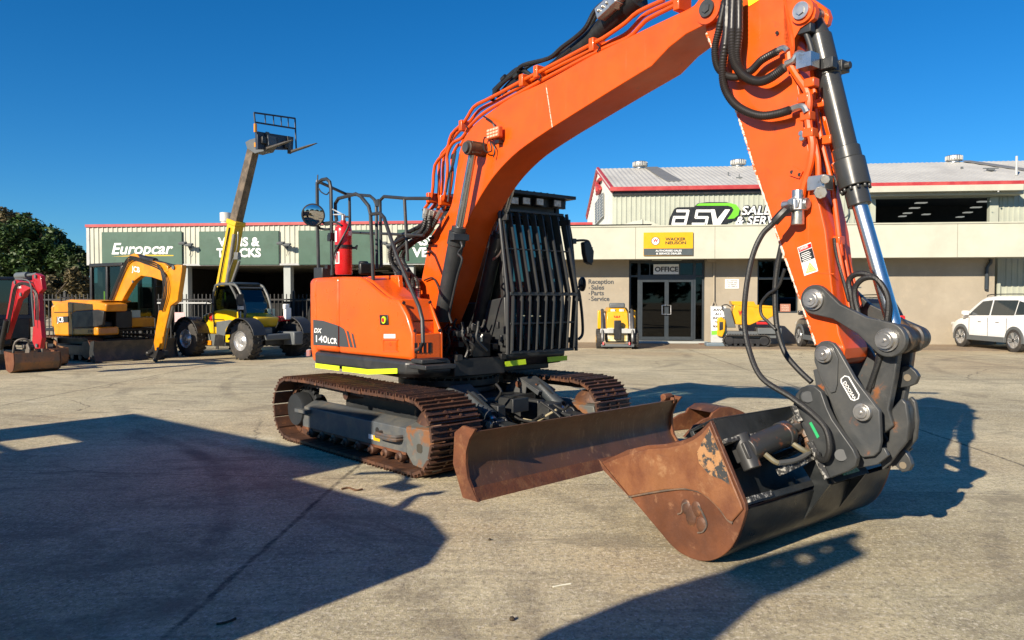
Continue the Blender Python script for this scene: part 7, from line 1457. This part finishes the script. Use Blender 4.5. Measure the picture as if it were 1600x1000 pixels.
# ---- A-frame sign board
AP = BF.P(S_(1122, 530, -1.6), -1.6, 0)
af = thing('a_frame_sign', 'white A-frame sign with green lower band standing behind the tracked dumper', 'sign', AP)
s0, z1 = BF.sz(1110, 478, -1.6); s1, z0 = BF.sz(1135, 524, -1.6)
m = MB(); m.loft([[BF.P(s0, -1.75, .12), BF.P(s1, -1.75, .12), BF.P(s1, -1.7, .12), BF.P(s0, -1.7, .12)], [BF.P(s0, -1.6, z1), BF.P(s1, -1.6, z1), BF.P(s1, -1.55, z1), BF.P(s0, -1.55, z1)]]); m.build('frame', LGREY, af, bevel=.01)
af_p = lambda x, y, o_=.03: onplane(x, y, BF.P(s0, -1.75, .12) + FRT * o_, (BF.P(s1, -1.75, .12) - BF.P(s0, -1.75, .12)).cross(BF.P(s0, -1.6, z1) - BF.P(s0, -1.75, .12)).normalized())
m = MB(); m.prism([af_p(1112, 480, .005), af_p(1133.5, 480, .005), af_p(1133.5, 516, .005), af_p(1112, 517, .005)], FRT * .006); m.build('poster', WHITE, af, smooth=0)
m = MB(); m.prism([af_p(1112, 516, .005), af_p(1133.5, 515, .005), af_p(1133.5, 522, .005), af_p(1112, 523, .005)], FRT * .006); m.build('green_band', GREENS, af, smooth=0)
for i, (s_, wd) in enumerate((('ASV', .3), ('ALL', .22), ('ENQUIRIES', .42), ('TO THE', .28), ('FRONT OFFICE', .4))): text(s_, 'lettering', TEXTK, af, af_p(1114 + (3 if i in (1, 3) else 0), 486 + i * 6.5, .015), RT, UPV, .08, width=wd, bold=.03)
m = MB(); m.box(BF.P((s0 + s1) / 2, -1.6, .06), RT * .42, FRT * .25, UPV * .06); m.build('base', mat('blue_grey_base', (.13, .17, .2), .6), af, bevel=.03)
# ---- door mat
m = MB(); m.fb(BF, S_(1092, 536, -.6), S_(1108, 536, -.6), -.9, -.5, .006, .03); tag(m.build('door_mat', mat('brown_mat', (.16, .07, .04), .9), smooth=0), 'small brown mat at the right foot of the office door', 'mat')

# ---- cars
def car(name, label, fr, length, width, height, paint, group=None, roofrail=True, spokes=5):
    t = thing(name, label, 'car', fr.P(0, 0, 0), fr.ang, group=group)
    hl = length / 2; r = .35; wb = length * .295; hw = width / 2
    # stations along the length: s, z_low, z_belt (top of lower body), half width at belt
    st = [(-hl, .55, .95, .70), (-hl + .06, .35, 1.0, .82), (-hl + .25, .28, 1.04, .92), (-wb - .45, .26, 1.05, .97), (-wb, .26, 1.05, 1.0), (-.3, .25, 1.04, 1.0), (.5, .25, 1.03, 1.0), (.9, .25, 1.02, .99), (1.2, .25, 1.0, .98), (wb + .25, .26, .97, .96), (hl - .45, .28, .90, .93), (hl - .15, .30, .80, .85), (hl, .42, .66, .70)]
    rings = []
    for s_, z0, z1, k in st:
        w_ = hw * k; rings.append([fr.P(s_, -w_ * .96, z0), fr.P(s_, w_ * .96, z0), fr.P(s_, w_ * 1.0, z0 + .14), fr.P(s_, w_, (z0 + z1) / 2 + .1), fr.P(s_, w_ * .97, z1 - .06), fr.P(s_, w_ * .90, z1), fr.P(s_, -w_ * .90, z1), fr.P(s_, -w_ * .97, z1 - .06), fr.P(s_, -w_, (z0 + z1) / 2 + .1), fr.P(s_, -w_, z0 + .14)])
    m = MB(); m.loft(rings); bo_ = m.build('body', paint, t, smooth=50)
    bo_.modifiers.new('sub', 'SUBSURF').levels = 1; bo_.modifiers['sub'].render_levels = 2
    # greenhouse
    gh = [(-hl + .12, 1.0, .9), (-hl + .28, 1.3, .84), (-hl + .45, height - .10, .77), (-hl + .8, height - .02, .75), (-.2, height, .75), (.35, height - .03, .75), (.62, height - .12, .76), (1.0, height - .38, .83), (1.35, 1.02, .9)]
    rings = []
    for s_, z, k in gh:
        w_ = hw * k; wb_ = hw * .93; rings.append([fr.P(s_, -wb_, .98), fr.P(s_, wb_, .98), fr.P(s_, w_, max(z - .05, .99)), fr.P(s_, w_ * .93, max(z, 1.0)), fr.P(s_, -w_ * .93, max(z, 1.0)), fr.P(s_, -w_, max(z - .05, .99))])
    m = MB(); m.loft(rings); m.build('cabin', paint, t, smooth=50)
    gl = glassm('car_glass_' + name, (.12, .15, .15), dark=.06) if 'car_glass' not in MATS else MATS['car_glass']; MATS['car_glass'] = gl
    DG = mat('car_window_dark', (.03, .04, .045), .06, var=.02, rv=.02, spec=.8)
    for sg in (-1, 1):
        def sp(s_, z): # on the tilted side of the cabin
            k = (.93 + (.76 - .93) * (z - .98) / (height - .05 - .98)); return fr.P(s_, sg * (hw * k + .012), z)
        zt_ = height - .13
        for q_ in ([(-hl + .42, 1.12), (-hl + .95, 1.10), (-hl + .92, zt_ - .02), (-hl + .62, zt_ - .08)], [(-hl + 1.0, 1.09), (-.12, 1.07), (-.12, zt_), (-hl + .97, zt_)], [(-.04, 1.07), (.98, 1.05), (.78, 1.22), (.42, zt_ - .04), (-.04, zt_)]):
            m = MB(); m.prism([sp(*p_) for p_ in q_], fr.Lv * sg * .006); m.build('side_window', DG, t, smooth=0)
        m = MB(); m.box(fr.P(.95, sg * (hw + .06), 1.12), fr.F * .07, fr.Lv * .10, UPV * .07); m.build('wing_mirror', paint, t, bevel=.03)
        m = MB(); m.fb(fr, -wb + .42, wb - .42, sg * (hw - .02) if sg > 0 else -hw - .012, sg * (hw + .012) if sg > 0 else -hw + .02, .26, .42); m.build('sill', MGREY, t, bevel=.01)
        for s_ in (-.55, .3): m = MB(); m.box(fr.P(s_, sg * (hw + .012), .88), fr.F * .08, fr.Lv * .015, UPV * .015); m.build('door_handle', paint, t, bevel=.005)
        m = MB(); [m.box(fr.P(s_, sg * (hw + .002), .70), fr.F * .004, fr.Lv * .004, UPV * .30) for s_ in (-.95, -.08, .85)]; m.build('door_gap', BLACK, t)
        for s_ in (-wb, wb):
            m = MB(); c = fr.P(s_, sg * (hw - .17), r); q9 = [fr.P(s_ + (r + .06) * math.cos(R(k)), sg * (hw - .17), r + (r + .06) * math.sin(R(k))) for k in range(-12, 193, 12)]; m.prism(q9, fr.Lv * sg * .175); m.build('wheel_arch', MGREY, t)
            ty, rm = wheel(t, fr.P(s_, sg * (hw + .02), r), fr.Lv * sg, r, .22, rr=.68, rimm=BLACK)
            m = MB()
            for k in range(spokes):
                a_ = 2 * math.pi * k / spokes; d = fr.F * math.cos(a_) + UPV * math.sin(a_); e = fr.F * -math.sin(a_) + UPV * math.cos(a_); c = fr.P(s_, sg * (hw + .012), r)
                for q2 in (-1, 1): m.loft([[c + d * .04 + e * (q2 * .012 - .012), c + d * .04 + e * (q2 * .012 + .012), c + d * .23 + e * (q2 * .04 + .018), c + d * .23 + e * (q2 * .04 - .018)], [p_ - fr.Lv * sg * .03 for p_ in (c + d * .04 + e * (q2 * .012 - .012), c + d * .04 + e * (q2 * .012 + .012), c + d * .23 + e * (q2 * .04 + .018), c + d * .23 + e * (q2 * .04 - .018))]])
            m.lathe(fr.P(s_, sg * (hw + .014), r), fr.Lv * sg, [(.225, -.02), (.245, -.005), (.24, .005), (.225, -.01)], 30); m.cyl(fr.P(s_, sg * (hw - .01), r), fr.P(s_, sg * (hw + .02), r), .05, n=16); m.build('alloy_spokes', RIM, ty)
        if roofrail: m = MB(); m.tube([fr.P(-hl + .8, sg * hw * .68, height), fr.P(-hl + .95, sg * hw * .68, height + .05), fr.P(.2, sg * hw * .68, height + .045), fr.P(.4, sg * hw * .68, height - .02)], .016, 6, 3); m.build('roof_rail', BLACK, t)
        m = MB(); m.box(fr.P(-hl + .10, sg * hw * .72, .98), fr.F * .08, fr.Lv * .12, UPV * .12); m.build('tail_light', LENSR, t, bevel=.03)
        m = MB(); m.box(fr.P(hl - .14, sg * hw * .66, .74), fr.F * .1, fr.Lv * .14, UPV * .06); m.build('headlight', LENS, t, bevel=.03)
    m = MB(); m.prism([fr.P(-hl + .14, -hw * .72, 1.08), fr.P(-hl + .14, hw * .72, 1.08), fr.P(-hl + .37, hw * .64, height - .2), fr.P(-hl + .37, -hw * .64, height - .2)], -fr.F * .03 ); m.build('rear_window', DG, t)
    m = MB(); m.fb(fr, -hl - .02, -hl + .3, -hw * .85, hw * .85, .33, .5); m.build('rear_bumper', MGREY, t, bevel=.05)
    m = MB(); m.fb(fr, -hl - .012, -hl, -.2, .2, .72, .84); m.build('number_plate', WHITE, t)
    return t
CW = Fr((15.62, 22.95), R(90)); car('parked_car', 'white SUV parked nose-in to the tan wall at the right edge', CW, 4.35, 1.80, 1.66, CARWHITE)
CB = Fr((10.32, 22.95), R(88)); car('parked_car', 'black SUV with roof rails parked behind the lower arm and links', CB, 4.5, 1.84, 1.64, CARBLACK)
# ================================================================ loose rusty bucket behind the blade
c0 = G(1130, 684)
lb = thing('loose_bucket', 'rusty bucket lying on the concrete between blade and tilting bucket', 'bucket', c0)
dv = (G(1160, 672) - G(1074, 682)); dv.z = 0; dv = dv.normalized(); wv = Vector((-dv.y, dv.x, 0))
K2 = lambda x, y, o_=0: onplane(x, y, G(1075, 684) + wv * o_, wv)
outl_ = [(1069, 683), (1084, 666), (1100, 655), (1110, 652), (1114, 645), (1126, 637), (1142, 636), (1156, 641), (1170, 648), (1185, 665), (1190, 680), (1172, 685), (1120, 685)]
fit = lambda p_: Vector((p_.x, p_.y, max(0.0, p_.z)))
for o_ in (0, .4): m = MB(); m.prism([fit(K2(x, y, 0)) + wv * o_ for x, y in outl_], wv * .03); m.build('side_plate', RUST, lb, smooth=20, bevel=.005)
m = MB(); P_ = [fit(K2(x, y)) for x, y in outl_[4:11]]; c_ = sum(P_, Vector()) / len(P_); m.loft([[p_ + wv * .03 for p_ in P_ + [p_ + (c_ - p_).normalized() * .02 for p_ in P_[::-1]]], [p_ + wv * .4 for p_ in P_ + [p_ + (c_ - p_).normalized() * .02 for p_ in P_[::-1]]]]); m.build('shell', RUSTDK, lb)
m = MB(); m.prism([fit(K2(x, y, -.012)) for x, y in ((1070, 682.5), (1085, 667), (1101, 657), (1104, 670), (1100, 684))], -wv * .012); m.build('side_cutter', RUST, lb)

# ================================================================ FENCE
fn = thing('steel_fence', 'dark steel picket fence running behind the parked machines', 'fence', Vector((-9, 22.6, 0)))
FF = Fr((-16.5, 23.4), -R(3)); FL = 12.2
m = MB(); n = 96
for i in range(n):
    s_ = FL * i / n
    if abs((s_ % 2.44)) < .09: continue
    m.fb(FF, s_ - .013, s_ + .013, -.013, .013, .1, 1.72)
m.build('pickets', BLACK, fn, smooth=0)
m = MB(); m.fb(FF, 0, FL, -.02, .02, 1.52, 1.57); m.build('rail', BLACK, fn); m = MB(); m.fb(FF, 0, FL, -.02, .02, .2, .25); m.build('rail', BLACK, fn)
for k in range(6): m = MB(); m.fb(FF, k * 2.44 - .035, k * 2.44 + .035, -.035, .035, 0, 1.78); m.ball(FF.P(k * 2.44, 0, 1.79), .045, 10); m.build('post', BLACK, fn)
m = MB(); m.fb(FF, 5.3, 7.6, -.07, -.03, 1.42, 1.47); m.build('gate_rail', LGREY, fn)
m = MB(); m.fb(FF, FL - 3.2, FL, .12, .15, .1, 1.5); m.build('dark_screen', mat('dark_shade_cloth', (.015, .016, .016), .9), fn)
t = tag(MB().fb(FF, 6.0, 6.32, -.06, -.05, .85, 1.15).build('fence_notice', mat('pale_pink_notice', (.65, .42, .42), .6)), 'small pale red and white notice on the fence by the shed column', 'notice')
# vehicles stored behind the fence in the shed bays
sv = thing('stored_car', 'dark car standing inside the shed bay behind the telehandler', 'car', Vector((-8.2, 27.0, 0)))
SV = Fr((-8.0, 29.5), R(80)); m = MB(); m.loft([[SV.P(s_, l, z) for l, z in ((-.85, .3), (.85, .3), (.9, .8), (.7, z1), (-.7, z1), (-.9, .8))] for s_, z1 in ((-2.1, .9), (-1.7, 1.3), (-.8, 1.45), (.6, 1.42), (1.2, 1.0), (2.1, .9))]); m.build('body', CARBLACK, sv, smooth=50)
for s_ in (-1.3, 1.3):
    for sg in (-1, 1): m = MB(); m.cyl(SV.P(s_, sg * .7, .32), SV.P(s_, sg * .92, .32), .32); m.build('wheel', TYRE, sv)
pc_ = FF.P(8.4, 1.4, 0)

# ================================================================ TREES
def leafmat(name, a, b_, c_):
    m = bpy.data.materials.new(name); m.use_nodes = True; nt = m.node_tree; bs = nt.nodes['Principled BSDF']
    g_ = nt.nodes.new('ShaderNodeNewGeometry'); c = ramp(nt, g_.outputs['Random Per Island'], [(0, a), (.5, b_), (1, c_)])
    c = mixc(nt, ramp(nt, noise_(nt, .6, 4), [(.4, 0.), (.65, .6)]), c, c_)
    nt.links.new(c, bs.inputs['Base Color']); bs.inputs['Roughness'].default_value = .55; bs.inputs['Specular IOR Level'].default_value = .3
    return m
LEAFD = leafmat('dark_green_leaves', (.010, .028, .008, 1), (.022, .055, .013, 1), (.050, .085, .016, 1))
LEAFB = leafmat('dry_olive_leaves', (.05, .042, .016, 1), (.085, .07, .03, 1), (.13, .10, .045, 1))
LEAFT = leafmat('brown_top_leaves', (.03, .045, .015, 1), (.08, .07, .03, 1), (.13, .10, .05, 1))
BARK = mat('bark', (.06, .045, .03), .9, bump=.5, bs=20)
def tree(name, label, base, h, clumps, lm, nleaf, lsz, trunk_r=.25, group=None, seed=1, spread=1.0):
    rnd = random.Random(seed); t = thing(name, label, 'tree', base, group=group)
    m = MB(); b = Vector(base); top = b + UPV * h * .5; m.tube([b, b + Vector((.1, 0, h * .25)), top], trunk_r, 8, 3)
    for c, r in clumps: m.tube([b + UPV * h * .22, (b + UPV * h * .3 + Vector(c)) / 2, Vector(c)], trunk_r * .35, 6, 3)
    m.build('trunk', BARK, t)
    v = []; f = []
    for i in range(nleaf):
        c, r = clumps[rnd.randrange(len(clumps))]; c = Vector(c)
        d = Vector((rnd.gauss(0, 1), rnd.gauss(0, 1), rnd.gauss(0, 1))).normalized(); rad = r * (rnd.random() ** .4)
        nz = noise.noise(d * 2.1 + c); p = c + Vector((d.x * rad, d.y * rad, d.z * rad * .72)) * (1 + .45 * nz)
        if noise.noise(p * 1.15 / spread) < -.08: continue
        u = Vector((rnd.gauss(0, 1), rnd.gauss(0, 1), rnd.gauss(0, .6))).normalized(); w_ = (u.cross(Vector((rnd.gauss(0, 1), rnd.gauss(0, 1), rnd.gauss(0, 1))))).normalized()
        s_ = lsz * rnd.uniform(.6, 1.4); k = len(v)
        v += [p - u * s_, p + w_ * s_ * .45, p + u * s_, p - w_ * s_ * .45]; f.append([k, k + 1, k + 2, k + 3])
    me = bpy.data.meshes.new('crown'); M = ROOTM[t.name].inverted(); me.from_pydata([M @ q_ for q_ in v], [], f); me.materials.append(lm)
    o = bpy.data.objects.new('crown', me); sc.collection.objects.link(o); o.parent = t; return t
def tp(x, y, Y): 
    d = ray(x, y); return CO + d * (Y / d.y)
def cl(lst, Y, rnd_=random.Random(4)): return [(tp(x, y, Y + rnd_.uniform(-2, 2)), r * Y / FPX) for x, y, r in lst]
tree('large_tree', 'large dark green leafy tree rising left of the low shed', (-27.5, 42, 0), 8, cl([(10, 375, 45), (45, 372, 42), (75, 385, 35), (100, 402, 28), (30, 415, 45), (75, 425, 35), (115, 400, 17), (60, 400, 40), (-20, 400, 60), (128, 412, 11), (95, 385, 18), (88, 440, 30), (20, 450, 40)], 42), LEAFD, 60000, .125, .4, seed=3)
tree('large_tree', 'taller brownish-topped tree at the left edge behind the dark green one', (-34, 50, 0), 9, cl([(5, 348, 30), (30, 352, 24), (-25, 350, 40), (48, 362, 18), (10, 370, 30)], 50), LEAFT, 18000, .14, .4, seed=8)
tree('small_tree', 'thin olive tree beside the end wall of the low shed', (-18.9, 33, 0), 5, cl([(118, 412, 14), (128, 425, 14), (112, 430, 16), (132, 440, 11), (122, 405, 10), (138, 418, 6)], 33), leafmat('sparse_green', (.02, .04, .012, 1), (.035, .06, .02, 1), (.07, .09, .03, 1)), 2600, .15, .1, seed=5)
tree('shrub', 'dense dry olive shrub behind the fence between the red and yellow diggers', (-17.6, 27.5, 0), 3, cl([(80, 448, 24), (105, 440, 26), (125, 452, 24), (95, 470, 26), (120, 478, 26), (70, 475, 24), (50, 465, 30), (140, 470, 18)], 27.5), LEAFB, 14000, .10, .08, seed=6)
m = MB(); pz = tp(56.5 / 536 * 150 * 0 + 88, 366, 60); m.cyl(Vector((pz.x, pz.y, 0)), pz, .09); lp = thing('street_lamp', 'pale street lamp head poking out above the dark tree', 'street lamp', Vector((pz.x, pz.y, 0))); m.build('pole', LGREY, lp); m = MB(); m.box(pz + UPV * .1, Vector((.45, 0, 0)), Vector((0, .2, 0)), UPV * .12); m.build('lamp_head', LGREY, lp, bevel=.04)
m = MB(); a_, b_ = tp(139, 398, 55), tp(60, 388, 60); m.tube([a_, (a_ + b_) / 2 - UPV * .3, b_], .02, 4, 4); tag(m.build('power_line', BLACK), 'thin overhead wire between the dark tree and the low shed', 'cable')
# distant land beyond, seen at the far left and in gaps
hz = MB()
for i in range(30):
    x = -110 + i * 4; hz.ball(Vector((x, 95 + (i % 3) * 3, .5)), 1, 10, sx=(Vector((4, 0, 0)), Vector((0, 4, 0)), UPV * (2.6 + (i * 7 % 5) * .5)))
o_ = hz.build('distant_trees', LEAFD, smooth=0); o_['kind'] = 'stuff'; 

# ================================================================ unseen stand-ins beside the photographer, shaped to cast the foreground shadows
SH = Vector((1.3, 1.6, 0))
tr = thing('truck_shadow_caster', 'unseen truck-like stand-in left of the photographer, shaped to cast the shadow on the concrete', 'truck', Vector((-6, 3, 0)))
def src(x, y, z): g_ = G(x, y); return Vector((g_.x - 1.3 * z, g_.y - 1.6 * z, z))
TA, TBp = src(213, 646, 2.9), src(573, 722, 2.9)       # roof line ends
ax_ = (TBp - TA); ax_.z = 0; ln = ax_.length; ax_ = ax_.normalized(); nx_ = Vector((-ax_.y, ax_.x, 0)); nx_ = nx_ if nx_.dot(SH) < 0 else -nx_
def tbx(m, a0, a1, n0, n1, z0, z1):
    b = Vector((TA.x, TA.y, 0)); r_ = lambda z: [b + ax_ * a0 + nx_ * n0 + UPV * z, b + ax_ * a1 + nx_ * n0 + UPV * z, b + ax_ * a1 + nx_ * n1 + UPV * z, b + ax_ * a0 + nx_ * n1 + UPV * z]; m.loft([r_(z0), r_(z1)])
TRP = mat('truck_white', (.7, .7, .68), .4)
m = MB(); CL = 2.2
tbx(m, 0, .9, 0, 1.9, .9, 2.9); tbx(m, 1.6, CL, 0, .2, .9, 2.9); tbx(m, .9, 1.6, 0, .08, 2.3, 2.9); tbx(m, .9, 1.6, 0, .08, .7, 1.65); tbx(m, .9, 1.6, .02, .06, 1.93, 2.0); m.build('cab', TRP, tr, bevel=.01)  # openings cut to let patches of sun into the cast shadow
aH = (src(445, 699, 2.9) - TA).dot(ax_); m = MB(); tbx(m, CL + .0, ln + .02, -.02, 2.0, .9, 2.9); tbx(m, aH, ln + .02, -.02, .5, 2.9, 3.42); m.build('caster_body', MGREY, tr, bevel=.02)  # raised end block added to shade the rear of the track frame
E1 = src(680, 879, 1.95)
m = MB(); a1 = (E1 - TA).dot(ax_); n1_ = (E1 - TA).dot(nx_)
prf = [(ln - .1, .9), (a1 - .1, .9), (a1, 1.2), (a1, 1.95), (a1 - .25, 2.15), (a1 - .7, 2.28), (ln - .1, 2.3)]
b = Vector((TA.x, TA.y, 0)); m.prism([b + ax_ * a + nx_ * (n1_ - .0) + UPV * z for a, z in prf], nx_ * 1.9); m.build('rear_body', MGREY, tr, bevel=.03)
m = MB(); tbx(m, .2, a1 - .2, .6, 1.4, .55, .9); m.build('chassis', BLACK, tr)
for a in (.6, 1.5 + ln * .5, a1 - .6):
    for n0 in (.05, 1.9): c = b + ax_ * a + nx_ * n0 + UPV * .5; wheel(tr, c, nx_ * (-1 if n0 < 1 else 1), .5, .3)
m = MB(); p_ = src(626, 760, 2.45); q_ = src(560, 740, 2.2); m.tube([q_, (p_ + q_) / 2 + UPV * .15, p_], .03, 8); m.box(p_ + UPV * .0, ax_ * .14, UPV * .05, nx_ * .03); q2 = src(690, 770, 2.2); m.tube([src(625, 795, 2.0), src(650, 775, 2.1), q2], .035, 8); m.build('mirror_arm', BLACK, tr)
fo = thing('shadow_caster', 'unseen stand-in behind the photographer, shaped to cast the shadow band at the bottom middle', 'shadow_caster', Vector((-2.6, -1.0, 0)))  # unseen object added only for its shadow band
mx = src(1215, 900, 3.2); mb_ = Vector((mx.x, mx.y, 0)); px_ = SH.normalized(); qx = Vector((-px_.y, px_.x, 0)); wL, wR = -.3, .3
def vp(x, y):
    g_ = G(x, y); k = (g_ - mb_).dot(px_) / SH.length; return g_ - SH * k + UPV * k
m = MB(); m.prism([vp(x, y) for x, y in ((700, 1090), (840, 997), (975, 942), (1075, 912), (1140, 893), (1190, 884), (1215, 892), (1222, 915), (1200, 932), (1125, 997), (1010, 1090))], px_ * .1)
for q9 in (((1150, 890), (1230, 866), (1340, 835)), ((1215, 905), (1262, 888), (1330, 850)), ((1225, 868), (1250, 893)), ((1262, 858), (1290, 874)), ((1200, 925), (1270, 895), (1345, 862)), ((1300, 846), (1318, 862))): m.tube([vp(x, y) for x, y in q9], .055, 6, 3)
m.build('shadow_cutout', BLACK, fo)  # flat cutout and rods following the outline of the shadow to be cast
m = MB(); m.box(mb_ + qx * ((wL + wR) / 2) - px_ * 1.4 + UPV * .8, qx * .55, px_ * 1.1, UPV * .4); m.build('body', YELW, fo, bevel=.08)
for k in (-.5, .5):
    for j in (-.5, -2.1): c = mb_ + qx * ((wL + wR) / 2 + k) + px_ * j + UPV * .32; wheel(fo, c, qx * (1 if k > 0 else -1), .32, .2)
# dark tree line across the road behind the camera, mirrored in the glass
for i, x in enumerate((-60, -42, -20, 0, 18, 40, 60)):
    tree('roadside_tree', 'roadside tree behind the photographer, mirrored in the office glass', (x, -58 - (i % 2) * 5, 0), 8, [((x + dx, -58 - (i % 2) * 5 + dy, z), r) for dx, dy, z, r in ((0, 0, 6, 4.2), (-3, 1, 4.5, 3.4), (3.4, -1, 4.6, 3.4), (0, 1, 3, 3.5), (5.5, 0, 3, 2.8), (-5.8, 0, 3, 2.8))], LEAFD, 1500, .9, .4, group='roadside trees behind the photographer', seed=20 + i)

# ================================================================ litter on the concrete
TW_ = mat('dry_twig', (.05, .035, .02), .9)
def litter(nm, lab, pts, r, m_):
    q_ = MB(); q_.tube([G(x, y, r) for x, y in pts], r, 6, 4); return tag(q_.build(nm, m_), lab, nm)
litter('twig', 'small dark twig lying in the shadow near the bottom edge', [(338, 975), (350, 973), (360, 970), (368, 966)], .006, TW_)
litter('stick', 'dry brown stick on the shadow edge below the near track', [(534, 764), (545, 762), (556, 766), (566, 764)], .008, mat('brown_stick', (.12, .06, .03), .9))
litter('straw', 'pale straw piece lying on the sunlit concrete below the blade', [(864, 917), (878, 914), (892, 912)], .004, mat('pale_straw', (.7, .68, .55), .7))
q_ = MB(); q_.ball(G(800, 967, .008), .014, 8); tag(q_.build('stone', TW_), 'small black stone on sunlit concrete at the bottom middle', 'stone')
q_ = MB(); q_.ball(G(765, 843, .006), .010, 8); tag(q_.build('stone', TW_), 'tiny dark stone on the concrete just below the blade end', 'stone')
